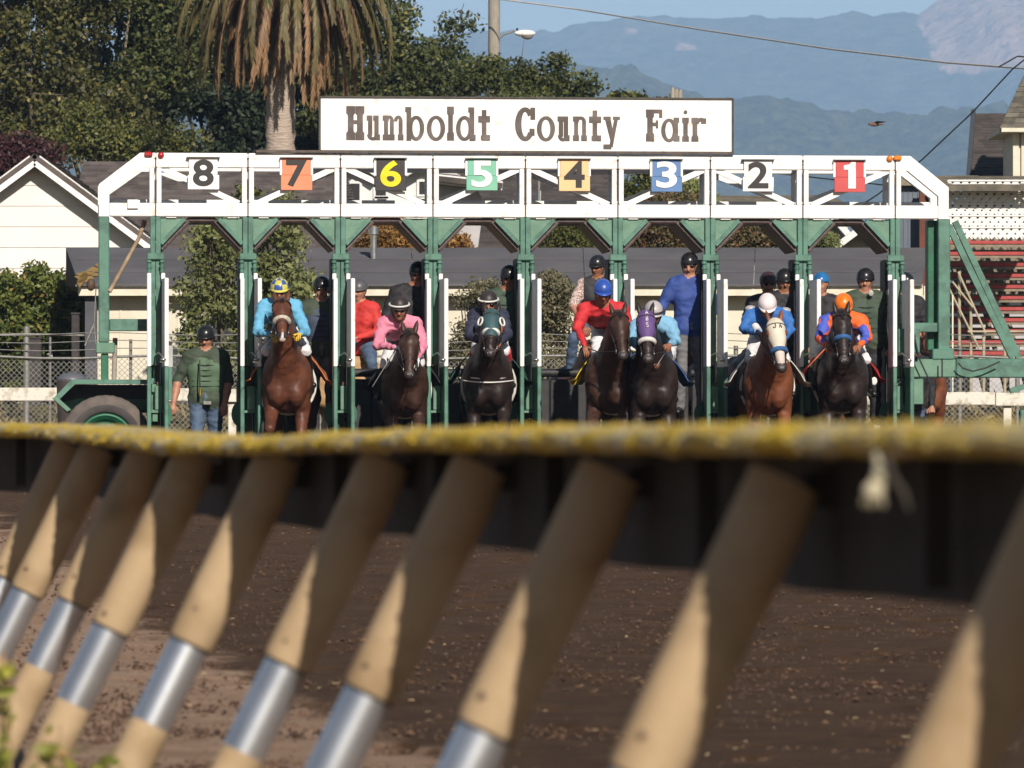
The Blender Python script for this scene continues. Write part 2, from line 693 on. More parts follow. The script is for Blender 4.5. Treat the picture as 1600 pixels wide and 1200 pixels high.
def ramp(v, lo, hi):
    n = nt.nodes.new('ShaderNodeMapRange')
    n.interpolation_type = 'SMOOTHSTEP'
    n.inputs['From Min'].default_value = lo
    n.inputs['From Max'].default_value = hi
    nt.links.new(v, n.inputs['Value'])
    return n.outputs[0]


# dry pale strip along the inside rail: X + .14*(Y-17.9) < -.2
q1 = math_node('MULTIPLY_ADD', sep.outputs[1], .14, -.14 * 17.9)
q2 = math_node('ADD', q1, sep.outputs[0])
q3 = math_node('MULTIPLY_ADD', noise_node(1.3), .9, -.45)
q4 = math_node('MULTIPLY_ADD', noise_node(9), .5, -.25)
q5 = math_node('ADD', math_node('ADD', q2, q3), q4)
dry = ramp(math_node('MULTIPLY', q5, -1), 0.12, 0.42)
damp = mix_node(ramp(noise_node(3.5, 8, None, .75), .3, .7), (.057, .029, .0130), (.130, .067, .032))
damp = mix_node(ramp(noise_node(70, 8, None, .85), .50, .68), damp, (.185, .105, .066))
pale = mix_node(ramp(noise_node(5, 8, None, .7), .3, .7), (.39, .24, .155), (.58, .39, .27))
fleck = ramp(noise_node(75, 2), .68, .74)
pale = mix_node(ramp(noise_node(48, 6, None, .8), .54, .68), pale, (.13, .08, .055))
base = mix_node(dry, damp, pale)
base = mix_node(fleck, base, (.22, .15, .09))
# dry grass bank behind the gate
bank = ramp(sep.outputs[1], 68.5, 70.5)
grass = mix_node(ramp(noise_node(7, 8, None, .75), .35, .65), (.20, .15, .065), (.10, .10, .035))
base = mix_node(bank, base, grass)
nt.links.new(base, bs.inputs['Base Color'])
bp = nt.nodes.new('ShaderNodeBump')
bp.inputs['Distance'].default_value = .03
nt.links.new(noise_node(34, 9, None, .85), bp.inputs['Height'])
nt.links.new(bp.outputs[0], bs.inputs['Normal'])
g = finish('ground', Vg, Fg, gm, smooth=True)
tag(g, kind='structure')

# clods of dirt and straw bits on the track
r = np.random.RandomState(3)
mb_v, mb_f = [], []
N = 30000
Yc = 17.5 + 40 * r.rand(N) ** 1.9
Xc = (r.rand(N) - .5) * 2 * (.09 * Yc + .4)
sz = .0035 + .006 * r.rand(N) ** 2 + .009 * r.rand(N) ** 18
octv = np.array([(1, 0, 0), (0, 1, 0), (-1, 0, 0), (0, -1, 0), (0, 0, .8), (0, 0, -.6)], float)
octf = np.array([(0, 1, 4), (1, 2, 4), (2, 3, 4), (3, 0, 4), (1, 0, 5), (2, 1, 5), (3, 2, 5), (0, 3, 5)])
Zc = ground_z(Yc)
V = (octv[None] * (.6 + .8 * r.rand(N, 6, 1)) * sz[:, None, None] * np.array([1.2, 1.2, 1.25])) + np.stack([Xc, Yc, Zc + sz * .2], 1)[:, None]
Fc = (octf[None] + 6 * np.arange(N)[:, None, None]).reshape(-1, 3)
CLOD = mat('dirt_clods', (.108, .059, .035), .95, (.055, .030, .018), 3, island=.45)
cl = finish('dirt_clods', V.reshape(-1, 3), Fc, CLOD)
tag(cl, 'loose clods and crumbs scattered over the brown track dirt', 'dirt clods', kind='stuff')
N = 500
Yc = 17.5 + 44 * r.rand(N) ** 1.5
Xc = (r.rand(N) - .5) * 2 * (.09 * Yc + .4)
th = r.rand(N) * math.pi
L = .006 + .014 * r.rand(N) ** 2
d = np.stack([np.cos(th), np.sin(th), .3 * (r.rand(N) - .3)], 1) * L[:, None]
w = np.stack([-np.sin(th), np.cos(th), .5 + 0 * th], 1) * .0022
c0 = np.stack([Xc, Yc, ground_z(Yc) + .012], 1)
V = np.stack([c0 - d - w, c0 + d - w, c0 + d + w, c0 - d + w], 1).reshape(-1, 3)
STRAW = mat('straw', (.50, .38, .22), .8, (.35, .25, .14), 3, island=.4)
st = finish('straw_bits', V, np.arange(N * 4).reshape(-1, 4), STRAW)
tag(st, 'pale straw bits scattered on the track dirt', 'straw', kind='stuff')

# ------------------------------------------------------------------ THE HILLS
def hill_material(name, c1, c2, sc, patch=None):
    global nt, geo
    m = bpy.data.materials.new(name)
    m.use_nodes = True
    nt = m.node_tree
    b = nt.nodes['Principled BSDF']
    b.inputs['Roughness'].default_value = 1
    b.inputs['Specular IOR Level'].default_value = 0
    geo = nt.nodes.new('ShaderNodeNewGeometry')
    base = mix_node(ramp(noise_node(sc, 8, None, .8), .35, .65), c1, c2)
    if patch:
        sp = nt.nodes.new('ShaderNodeSeparateXYZ')
        nt.links.new(geo.outputs['Position'], sp.inputs[0])
        for (x0, x1, z0, z1, colr, nsz) in patch:
            wob = math_node('MULTIPLY_ADD', noise_node(.012, 6, None, .6), nsz, -nsz / 2)
            xx = math_node('ADD', sp.outputs[0], wob)
            zz = math_node('ADD', sp.outputs[2], wob)
            w = 8
            f = math_node('MULTIPLY', ramp(xx, x0, x0 + w), math_node('SUBTRACT', 1, ramp(xx, x1, x1 + w)))
            f = math_node('MULTIPLY', f, ramp(zz, z0, z0 + w))
            f = math_node('MULTIPLY', f, math_node('SUBTRACT', 1, ramp(zz, z1, z1 + w)))
            f = math_node('MULTIPLY', f, ramp(noise_node(.05, 7, None, .8), .33, .55))
            base = mix_node(f, base, colr)
    nt.links.new(base, b.inputs['Base Color'])
    return m


def hill(name, Yr, prof, run, bump, cell, m, xpad=1.35, step=7.0):
    """prof: (px, py) ridge line in the view; built as a slope of depth run in front of the ridge"""
    half = 800 * Yr / F * xpad
    X = np.arange(-half, half, step)
    nrow = max(20, int(run / (step * 1.6)))
    T = np.linspace(0, 1, nrow)
    px = 800 + X * F / Yr
    ridge = HC + (HOR - np.interp(px, [p[0] for p in prof], [p[1] for p in prof])) * Yr / F
    XX, TT = np.meshgrid(X, T, indexing='ij')
    YY = Yr - run * (1 - TT)
    ZZ = ridge[:, None] * (TT ** .9)
    sp = vnoise(XX, YY, 260, 31) * .16 + vnoise(XX, YY, 110, 32) * .09
    ZZ = ZZ * (1 + sp * (1 - TT ** 3))
    bumps = vnoise(XX, YY * 1.0, cell, 33) + .6 * vnoise(XX, YY, cell * .5, 34) + .15 * vnoise(XX, YY, cell * 2.3, 35) + .5 * vnoise(XX, YY, cell * .33, 37)
    ZZ = ZZ + bumps * bump
    YY2 = YY + vnoise(XX, ZZ, cell * 3, 36) * cell * 2
    # a falling back slope
    Xb, Yb, Zb = XX[:, -1:], YY2[:, -1:] + run * .5, ZZ[:, -1:] * 0 - 5
    XX = np.concatenate([XX, Xb], 1)
    YY2 = np.concatenate([YY2, Yb], 1)
    ZZ = np.concatenate([ZZ, Zb], 1)
    V = np.stack([XX, YY2, ZZ], -1).reshape(-1, 3)
    n1, n2 = XX.shape
    ii, jj = np.meshgrid(np.arange(n1 - 1), np.arange(n2 - 1), indexing='ij')
    a = (ii * n2 + jj).ravel()
    o = finish(name, V, np.stack([a, a + n2, a + n2 + 1, a + 1], 1), m, smooth=False)
    tag(o, kind='structure')
    return o


YF = 9000.0
fx = lambda px: (px - 800) * YF / F
fz = lambda py: HC + (HOR - py) * YF / F
PATCH = (.36, .24, .19)
hm1 = hill_material('far_forest', (.008, .016, .010), (.075, .090, .052), .022,
                    [(fx(1430), fx(1585), fz(140), fz(-30), PATCH, 60), (fx(1440), fx(1640), fz(150), fz(95), PATCH, 60),
                     (fx(970), fx(988), fz(66), fz(56), PATCH, 25), (fx(1048), fx(1078), fz(98), fz(84), PATCH, 25)])
hill('far_hill', YF, [(-200, 60), (300, 70), (700, 55), (860, 48), (900, 38), (960, 30), (1060, 26), (1150, 28), (1250, 26), (1320, 20), (1380, 22), (1435, 22), (1480, -5), (1530, -40), (1700, -80), (2000, -90)],
     2300, 8, 26, hm1, step=8)
hm2 = hill_material('near_forest', (.005, .011, .005), (.070, .082, .040), .05)
hill('near_hill', 5200.0, [(-300, 175), (200, 170), (600, 120), (860, 92), (930, 108), (985, 100), (1010, 118), (1060, 142), (1120, 160), (1170, 150), (1230, 158), (1300, 172), (1360, 176), (1420, 182), (1470, 168), (1530, 166), (1600, 158), (1900, 120)],
     1100, 7.5, 14, hm2, step=4.6)

# haze: the air between here and the hills
hz = MB().box((-2600, -80, -3), (2600, 12500, 900))
hm = bpy.data.materials.new('haze')
hm.use_nodes = True
hm.node_tree.nodes.clear()
ho = hm.node_tree.nodes.new('ShaderNodeOutputMaterial')
pv = hm.node_tree.nodes.new('ShaderNodeVolumePrincipled')
pv.inputs['Color'].default_value = (.425, .645, 1.0, 1)
pv.inputs['Density'].default_value = .000115
pv.inputs['Anisotropy'].default_value = -.27
hm.node_tree.links.new(pv.outputs[0], ho.inputs['Volume'])
ho_ = hz.build('haze', hm)
tag(ho_, kind='stuff')

# ------------------------------------------------------------------ BACKGROUND BUILDINGS
CREAM = mat('cream_wall_paint', (.70, .64, .52), .7, (.62, .56, .45), 3, .002, 30)
CREAM2 = mat('cream_board', (.70, .64, .52), .7, (.60, .54, .43), 5, .002, 30)
OFFWHITE = mat('pale_siding', (.80, .75, .71), .7, (.74, .69, .65), 2, .002, 20)
SHADOWGAP = mat('dark_gap', (.06, .05, .045), .9)
ROOFGREY = mat('grey_roll_roofing', (.115, .108, .115), .85, (.088, .083, .09), 1.2, .004, 40)
ROOFTILE = mat('weathered_shingle', (.125, .100, .092), .9, (.085, .068, .064), 4, .004, 30, island=.28)
ROOFDARK = mat('dark_shingle', (.085, .068, .060), .9, (.055, .045, .042), 4, .004, 30, island=.3)
ROOFMOSS = mat('mossy_shingle', (.15, .13, .10), .9, (.085, .075, .06), 5, .004, 30, island=.3)
LICHEN = mat('orange_lichen', (.36, .21, .04), .9, (.20, .13, .05), 14, .003, 60)
GREYWALL = mat('blue_grey_wall', (.13, .15, .19), .7, (.10, .12, .155), 3)
WINDOW = mat('dark_window_glass', (.020, .022, .028), .12, spec=.7)
BARK = mat('bark', (.16, .125, .09), .95, (.09, .07, .05), 8, .01, 30)
BARKP = mat('pale_bark', (.26, .21, .13), .95, (.15, .12, .08), 8, .01, 30)
RUSTY = mat('red_brown_post', (.16, .045, .025), .8, (.09, .03, .02), 10, .003, 30)


def shingle_roof(name, a, b, c, d, course, tile, m, parent, seed=0, thick=.018):
    """a,b eave ends; d,c ridge ends (a under d). Overlapping courses of single shingles as real geometry."""
    a, b, c, d = map(Vector, (a, b, c, d))
    n = (b - a).cross(d - a).normalized()
    if n.z < 0:
        n = -n
    nr = max(2, int((d - a).length / course))
    r = random.Random(seed)
    mb = MB()
    for i in range(nr):
        l0, r0 = a.lerp(d, i / nr), b.lerp(c, i / nr)
        l1, r1 = a.lerp(d, (i + 1.15) / nr), b.lerp(c, (i + 1.15) / nr)
        L = (r0 - l0).length
        nt_ = max(1, int(L / tile))
        t = 0.0
        cuts = [0.0]
        off = r.uniform(.2, 1)
        for k in range(nt_):
            q = (k + off) / nt_
            if q < .995:
                cuts.append(q + r.uniform(-.1, .1) / nt_)
        cuts.append(1.0)
        for k in range(len(cuts) - 1):
            u0, u1 = cuts[k], cuts[k + 1]
            h = n * (thick * (1 + r.uniform(-.3, .5)))
            p = [l0.lerp(r0, u0), l0.lerp(r0, u1), l1.lerp(r1, u1), l1.lerp(r1, u0)]
            top = [p[0] + h, p[1] + h, p[2] + n * .003, p[3] + n * .003]
            mb.add(top + [p[0], p[1]], [(0, 1, 2, 3), (4, 5, 1, 0)])
    o = mb.build(name, m, parent)
    o['kind'] = 'stuff'
    # the deck below
    dk = MB().add([a, b, c, d, a - n * .08, b - n * .08, c - n * .08, d - n * .08],
                  [(0, 1, 2, 3), (7, 6, 5, 4), (0, 4, 5, 1), (1, 5, 6, 2), (2, 6, 7, 3), (3, 7, 4, 0)])
    dk.build('roof_deck', m, parent)
    return o


# ---- the long shed behind the gate
YS = 80.0
s0, s1 = at(128, 0, YS).x, at(1441, 0, YS).x
shed = thing('long_shed', 'long low cream board shed with a flat grey roof behind the whole starting gate', 'shed', (0, YS, gz(YS)))
zt = at(0, 460, YS).z
zb = gz(YS) - .1
bw = .405
n = int((s1 - s0) / bw)
proto = None
for i in range(n + 1):
    x0 = s0 + .12 + i * bw
    x1 = min(x0 + bw - .006, s1 - .05)
    if x1 - x0 < .1:
        continue
    mb = MB()
    mb.box((x0, YS + .30, zb), (x1, YS + .335, zt))
    mb.build('wall_board', CREAM, shed)
for i in range(0, n + 2):
    x0 = s0 + .12 + i * bw
    MB().box((x0 - .012, YS + .288, zb), (x0 + .008, YS + .30, zt)).build('batten', CREAM, shed)
MB().box((s0 + .1, YS + .34, zb), (s1, YS + 3.6, zt)).build('wall', CREAM, shed)
fy0, fy1 = at(0, 462, YS).z, at(0, 445, YS).z
MB().box((s0 - .05, YS - .03, fy0), (s1, YS + .01, fy1 - .03)).build('fascia', CREAM2, shed)
MB().box((s0 - .05, YS + .015, fy0 + .02), (s1, YS + .298, fy0 + .05)).build('soffit', CREAM2, shed)
MB().box((s0 - .08, YS - .07, fy1 - .028), (s1, YS + .01, fy1 + .005)).build('drip_edge', STEEL if False else WHITE2, shed)
zr0, zr1 = fy1 + .012, at(0, 387, 83).z
xl0, xl1 = at(124, 0, YS).x, at(103, 0, 83).x
roof = MB()
ncol = 5
for k in range(ncol):
    t0, t1 = k / ncol, (k + 1) / ncol
    a = Vector((xl0 + (s1 - xl0) * t0, YS - .10, zr0))
    b = Vector((xl0 + (s1 - xl0) * t1 - .01, YS - .10, zr0))
    c = Vector((xl1 + (s1 + .3 - xl1) * t1 - .01, 83, zr1))
    d = Vector((xl1 + (s1 + .3 - xl1) * t0, 83, zr1))
    dn = Vector((0, 0, -.03 - .004 * (k % 2)))
    roof.add([a, b, c, d, a + dn, b + dn, c + dn, d + dn], [(0, 1, 2, 3), (7, 6, 5, 4), (0, 4, 5, 1), (1, 5, 6, 2), (2, 6, 7, 3), (3, 7, 4, 0)])
roof.build('roof', ROOFGREY, shed)
# lap seams running along the roof
for t in (.32, .66):
    a = Vector((xl0 + (xl1 - xl0) * t + .1, YS - .1 + 3.1 * t, zr0 + (zr1 - zr0) * t + .006))
    b = Vector((s1 - .02, a.y, a.z))
    MB().bar(a, b, .05, .012).build('roof_lap', ROOFGREY, shed)
MB().add([(xl0, YS - .1, zr0 - .035), (xl1, 83, zr1 - .035), (xl1, 83, zr1 - .55), (xl0 + .25, 83, zr0 - .4),
          (xl0 + .05, YS - .1, zr0 - .035), (xl1 + .05, 83, zr1 - .035), (xl1 + .05, 83, zr1 - .55), (xl0 + .3, 83, zr0 - .4)],
         [(0, 1, 2, 3), (7, 6, 5, 4), (0, 4, 5, 1), (1, 5, 6, 2), (2, 6, 7, 3), (3, 7, 4, 0)]).build('gable_end', mat('old_brown_board', (.10, .06, .045), .9, (.06, .04, .03), 6), shed)
for (q, w, h) in ((136, .28, .18), (150, .2, .12), (143, .35, .1), (133, .12, .3), (158, .14, .08)):
    z = zr0 + .01 + (zr1 - zr0) * (q - 130) / 60
    p = at(q - 4, 0, YS + 3 * (q - 130) / 60)
    mb = MB()
    rr = random.Random(q)
    pts = [(p.x + math.cos(t * .7) * w * .5 * rr.uniform(.5, 1.2), p.y + math.sin(t * .7) * 1.2 * h * rr.uniform(.6, 1.2) * 2) for t in range(9)]
    sl = (zr1 - zr0) / 3.1
    zf = lambda y: zr0 + (y - (YS - .1)) * sl + .012
    mb.add([(x, y, zf(y)) for x, y in pts] + [(p.x, p.y, zf(p.y))], [(k, (k + 1) % 9, 9) for k in range(9)])
    mb.build('lichen_patch', LICHEN, shed)
# dark end post under the left eave
MB().box((at(132, 0, YS).x, YS + .1, gz(YS) - .1), (at(150, 0, YS).x, YS + .3, zt)).build('corner_post', mat('slate_grey_post', (.085, .085, .10), .8), shed)
vp = at(588, 362, 83.6)
vent = MB()
vent.tube([(vp.x, 82, zr1 - .35), (vp.x, 82, vp.z)], .045, 12)
vent.tube([(vp.x, 82, vp.z - .09), (vp.x, 82, vp.z + .02)], .075, 12)
vent.build('vent_pipe', STEEL, shed)

# ---- cream gabled house on the left
YH = 92.0
pk = at(57, 252, YH)
hl = thing('cream_house', 'pale cream house with a white gable and brown shingle roof at the left', 'house', (pk.x, YH, gz(YH)))
slope = 135 / 183.0
hw = 3.4
zbase = gz(YH) - .1
zeave = pk.z - hw * slope
bh = .335
z = zbase
while z < pk.z - .12:
    z1 = min(z + bh - .008, pk.z - .1)
    wx = lambda zz: min(hw - .25, (pk.z - .06 - zz) / slope)
    xa, xb = wx(z), wx(z1)
    MB().add([(pk.x - xa, YH, z), (pk.x + xa, YH, z), (pk.x + xb, YH + .012, z1), (pk.x - xb, YH + .012, z1),
              (pk.x - xa, YH + .03, z), (pk.x + xa, YH + .03, z), (pk.x + xb, YH + .03, z1), (pk.x - xb, YH + .03, z1)],
             [(0, 1, 2, 3), (0, 4, 5, 1), (1, 5, 6, 2), (2, 6, 7, 3), (3, 7, 4, 0)]).build('siding_board', OFFWHITE, hl)
    z += bh
wl = MB()
wl.add([(pk.x - hw + .2, YH + .031, zbase), (pk.x + hw - .2, YH + .031, zbase), (pk.x + hw - .2, YH + .031, zeave + .1), (pk.x, YH + .031, pk.z - .07), (pk.x - hw + .2, YH + .031, zeave + .1)], [(0, 1, 2, 3, 4)])
wl.box((pk.x + hw - .25, YH + .04, zbase), (pk.x + hw - .2, YH + 7, zeave))
wl.build('wall', OFFWHITE, hl)
for sx in (-1, 1):
    e = Vector((pk.x + sx * (hw + .15), YH - .33, pk.z - (hw + .15) * slope))
    p = Vector((pk.x, YH - .33, pk.z))
    rk = MB()
    rk.bar(e, p + Vector((sx * .03, 0, 0)), .05, .19, up=(0, 0, 1))
    rk.build('rake_board', WHITE, hl)
    MB().bar(e + Vector((0, .18, .05)), p + Vector((sx * .03, .18, .05)), .30, .03).build('eave_soffit', WHITE2, hl)
    # the gable's roof slope
    A = Vector((e.x, YH - .36, e.z + .11))
    Bq = Vector((e.x, YH + 7, e.z + .11))
    Cq = Vector((pk.x, YH + 7, pk.z + .11))
    D = Vector((pk.x, YH - .36, pk.z + .11))
    shingle_roof('shingles', Bq, A, D, Cq, .16, .32, ROOFTILE, hl, 3)
# main roof running right
YR = 99.5
A = Vector((pk.x + .2, 94.2, at(0, 402, 94.2).z))
Bq = Vector((at(500, 0, 94.2).x, 94.2, A.z))
D = Vector((pk.x + .2, YR, at(0, 253, YR).z))
Cq = Vector((at(530, 0, YR).x, YR, D.z - .02))
shingle_roof('shingles', A, Bq, Cq, D, .155, .34, ROOFTILE, hl, 5)
MB().box((A.x, 94.6, zbase), (Bq.x - .3, 94.7, A.z - .02)).build('side_wall', OFFWHITE, hl)
E = Vector((at(580, 0, 101).x, 101, at(0, 392, 101).z))
shingle_roof('shingles', Bq, E, Cq + Vector((.05, .02, 0)), Cq, .17, .34, ROOFTILE, hl, 6)
sw = thing('satellite_dish', 'small grey dish on the brown roof above the shed', 'dish', at(700, 385, 96)) if False else None

# ---- white house with dark windows seen through stall six
YW = 118.0
wh = thing('white_house', 'white two-gabled house with dark windows seen through the truss', 'house', (at(615, 0, YW).x, YW, gz(YW)))
P = lambda px, py, Y=YW: at(px, py, Y)


def wall_poly(pts, Y, th, m, name, parent):
    q = [at(px, py, Y) for px, py in pts]
    MB().prism([(p.x, p.z) for p in q], Y, Y + th, 0).build(name, m, parent)


WHT = mat('white_house_wall', (.72, .71, .70), .7, (.66, .65, .65), 3)
GRYW = mat('lilac_grey_siding', (.46, .43, .44), .7, (.40, .38, .39), 4)
wall_poly([(535, 400), (537, 268), (560, 258), (585, 272), (640, 272), (668, 258), (700, 280), (702, 400)], YW, .25, WHT, 'wall', wh)
for (x0, y0, x1, y1) in ((543, 287, 562, 315), (587, 293, 603, 306), (589, 311, 604, 316), (655, 284, 669, 304), (654, 311, 669, 317)):
    a, b = P(x0, y0), P(x1, y1)
    fr = MB()
    for (u0, v0, u1, v1) in ((a.x - .05, a.z + .05, b.x + .05, a.z), (a.x - .05, b.z, b.x + .05, b.z - .06), (a.x - .05, a.z, a.x, b.z), (b.x, a.z, b.x + .05, b.z)):
        fr.box((u0, YW - .05, v0), (u1, YW - .002, v1))
    w_ = fr.build('window', WHT, wh)
    MB().box((a.x + .001, YW - .02, b.z + .001), (b.x - .001, YW - .004, a.z - .001)).build('pane', WINDOW, w_)
for (l, pkx, rr_) in (((532, 273), (560, 256), (590, 276)), ((634, 275), (668, 255), (706, 284))):
    a, b, c = P(*l), P(*pkx), P(*rr_)
    for u, v in ((a, b), (b, c)):
        MB().bar(u + Vector((0, -.2, .03)), v + Vector((0, -.2, .03)), .5, .12).build('rake_board', WHT, wh)
    for u, v in ((a, b), (b, c)):
        q = [u + Vector((0, -.45, .1)), v + Vector((0, -.45, .1)), v + Vector((0, 5, .1)), u + Vector((0, 5, .1))]
        MB().add(q + [k - Vector((0, 0, .06)) for k in q], [(0, 1, 2, 3), (7, 6, 5, 4), (0, 4, 5, 1), (2, 6, 7, 3)]).build('roof', mat('pale_grey_roof', (.24, .23, .25), .85), wh)
MB().box((P(536, 0).x, YW - .04, P(0, 320).z - .05), (P(700, 0).x, YW - .002, P(0, 320).z)).build('trim_band', WHT, wh)

# ---- dark-roofed house in the middle
YD = 108.0
dh = thing('dark_roofed_house', 'house with a broad dark shingle roof behind stalls five and four', 'house', (at(830, 0, YD).x, YD, gz(YD)))
A, Bq = at(690, 392, 104), at(975, 392, 104)
Cq, D = at(965, 250, 112), at(742, 250, 112)
shingle_roof('shingles', A, Bq, Cq, D, .21, .4, ROOFDARK, dh, 9)
wall_poly([(672, 400), (672, 262), (690, 258), (742, 286), (756, 318), (745, 400)], 102.5, .2, GRYW, 'wall', dh)
a, b = at(684, 280, 102.3), at(785, 291, 102.3)
MB().bar(a, b, .5, .16).build('eave_board', WHT, dh)
q = [at(684, 276, 101.9), at(785, 288, 101.9), at(760, 252, 106), at(684, 250, 106)]
shingle_roof('shingles', q[0], q[1], q[2], q[3], .16, .34, ROOFDARK, dh, 12)
MB().box((at(836, 0, 103).x, 103, at(0, 330, 103).z), (at(845, 0, 103).x, 103.15, at(0, 298, 103).z)).build('chimney_board', WHT, dh)
MB().tube([at(842, 330, 102.8), at(842, 242, 102.8)], .03, 6).build('mast', DIRTMETAL, dh)
MB().box((at(700, 0, YD).x, 105, gz(YD)), (at(960, 0, YD).x, 111, at(0, 396, 104).z)).build('lower_wall', GRYW, dh)

# ---- white gable among bushes, stall three; low brown roofs beyond; cream gables stall one
g3 = thing('ivy_clad_house', 'white gable end overgrown by bushes seen behind the blue three', 'house', (at(1080, 0, 100).x, 100, gz(100)))
wall_poly([(1040, 400), (1040, 290), (1072, 262), (1106, 300), (1106, 400)], 100, .3, WHT, 'wall', g3)
for u, v in (((1032, 298), (1072, 258)), ((1072, 258), (1114, 306))):
    MB().bar(at(*u, 99.7), at(*v, 99.7), .6, .12).build('rake_board', WHT, g3)
lowr = thing('low_brown_house', 'low house with a flat brown roof beyond the stall two opening', 'house', (at(1210, 0, 125).x, 125, gz(125)))
shingle_roof('shingles', at(1095, 325, 122), at(1330, 325, 122), at(1300, 306, 130), at(1120, 306, 130), .3, .5, ROOFMOSS, lowr, 14)
MB().box((at(1100, 0, 123).x, 123, gz(123)), (at(1325, 0, 123).x, 129, at(0, 324, 123).z - .05)).build('wall', GRYW, lowr)
cg = thing('cream_gable_house', 'small white house with a steep gable seen through stall one', 'house', (at(1310, 0, 95).x, 95, gz(95)))
wall_poly([(1262, 400), (1262, 372), (1296, 338), (1330, 376), (1330, 400)], 95, .3, WHT, 'wall', cg)
wall_poly([(1296, 400), (1300, 392), (1346, 360), (1392, 392), (1392, 400)], 92, .3, CREAM2, 'front_gable', cg)
for u, v, yy in (((1256, 380), (1296, 335), 94.8), ((1296, 335), (1336, 380), 94.8), ((1290, 398), (1346, 356), 91.8), ((1346, 356), (1400, 396), 91.8)):
    MB().bar(at(*u, yy), at(*v, yy), .5, .10).build('rake_board', WHT, cg)
for u, v in (((1256, 380), (1296, 335)), ((1296, 335), (1336, 380))):
    a, b = at(*u, 95) + Vector((0, 0, .1)), at(*v, 95) + Vector((0, 0, .1))
    MB().add([a, b, b + Vector((0, 5, 0)), a + Vector((0, 5, 0))], [(0, 1, 2, 3)]).build('roof', ROOFTILE, cg)

# ---- tower house on the right
YT = 120.0
th = thing('tower_house', 'dark shingled house with a cream turret at the right edge', 'house', (at(1570, 0, YT).x, YT, gz(YT)))
shingle_roof('shingles', at(1512, 300, YT), at(1640, 300, YT), at(1640, 178, YT + 4), at(1521, 178, YT + 4), .16, .4, ROOFDARK, th, 21)
MB().bar(at(1512, 300, YT - .1), at(1521, 178, YT + 3.9), .10, .22).build('rake_board', mat('slate_trim', (.06, .065, .075), .7), th)
MB().box((at(1515, 0, YT).x, YT + .3, gz(YT)), (at(1640, 0, YT).x, YT + 5, at(0, 300, YT).z - .1)).build('wall', GRYW, th)
a, b = at(1584, 330, 117), at(1690, 207, 117)
MB().box((a.x, 117, a.z), (b.x, 119.5, b.z)).build('turret', CREAM2, th)
for xx in (1584, 1597):
    MB().box((at(xx, 0, 117).x - .02, 116.93, a.z), (at(xx, 0, 117).x + .10, 116.998, b.z)).build('turret_trim', CREAM2, th)
MB().box((at(1563, 0, 116.8).x, 116.5, at(0, 207, 116.8).z), (at(1700, 0, 116.8).x, 120, at(0, 201, 116.8).z)).build('cornice', CREAM2, th)
A, Bq, Cq, D = at(1562, 201, 116.6), at(1710, 201, 116.6), at(1660, 80, 118.4), at(1618, 80, 118.4)
shingle_roof('shingles', A, Bq, Cq, D, .17, .3, ROOFMOSS, th, 22)
A2, D2 = at(1562, 201, 120.2), at(1620, 80, 118.6)
shingle_roof('shingles', A2, A, D, D2, .17, .3, ROOFMOSS, th, 23)

# ------------------------------------------------------------------ grandstand
YG = 86.0
gs = thing('grandstand', 'red bleacher grandstand with white lattice panels under its roof at the right', 'grandstand', (at(1540, 0, YG).x, YG, gz(YG)))
REDP = mat('faded_red_paint', (.42, .055, .05), .7, (.30, .045, .045), 8)
TAN = mat('tan_weathered_board', (.27, .22, .16), .85, (.19, .155, .11), 8)
LATT = mat('white_lattice_paint', (.80, .78, .75), .6, (.72, .70, .67), 5)
xg0, xg1 = at(1424, 0, YG).x, at(1650, 0, YG).x
for k in range(11):
    y = YG + 0.75 * k
    zt_ = at(0, 549 - 17.3 * k, y).z
    x0, x1 = at(1424 + (3 if k > 7 else 0), 0, y).x, at(1650, 0, y).x
    MB().bev((x0, y, zt_ - .058), (x1, y + .28, zt_), .008).build('seat_plank', REDP, gs)
    MB().box((x0, y + .02, zt_ - .100), (x1, y + .05, zt_ - .060)).build('riser_board', TAN, gs)
    MB().box((x0, y + .34, zt_ - .17), (x1, y + .72, zt_ - .14)).build('foot_board', TAN, gs)
for k in range(9):
    x = xg0 + .2 + k * .33
    MB().bar((x, YG + .3, gz(YG)), (x, YG + 8.2, at(0, 390, YG + 8).z), .05, .12).build('stringer', TAN, gs)
    MB().box((x - .03, YG + 8.3, gz(YG)), (x + .03, YG + 8.4, at(0, 400, YG + 8).z)).build('back_post', TAN, gs)
# back lattice behind the top rows (tan) and white lattice panels above
def lattice(name, x0, x1, z0, z1, Y, pitch, w, m, parent, th=.012):
    mb = MB()
    H = z1 - z0
    n0 = int((x1 - x0) / pitch) + 1
    nh = int(H / pitch) + 2
    for s in (1, -1):
        yy = Y if s > 0 else Y + th + .001
        for i in range(-nh, n0 + nh):
            xs_ = x0 + i * pitch
            # line x = xs + s*(z-z0)
            p0, p1 = (xs_, z0), (xs_ + s * H, z1)
            t0, t1 = 0.0, 1.0
            dx = p1[0] - p0[0]
            lo_, hi_ = (x0 - p0[0]) / dx, (x1 - p0[0]) / dx
            if lo_ > hi_:
                lo_, hi_ = hi_, lo_
            t0, t1 = max(t0, lo_), min(t1, hi_)
            if t1 - t0 < .02:
                continue
            mb.bar((p0[0] + dx * t0, yy, z0 + H * t0), (p0[0] + dx * t1, yy, z0 + H * t1), th, w, up=(0, -1, 0)) if False else \
                mb.bar((p0[0] + dx * t0, yy, z0 + H * t0), (p0[0] + dx * t1, yy, z0 + H * t1), w, th, up=(0, 1, 0))
    return mb.build(name, m, parent)


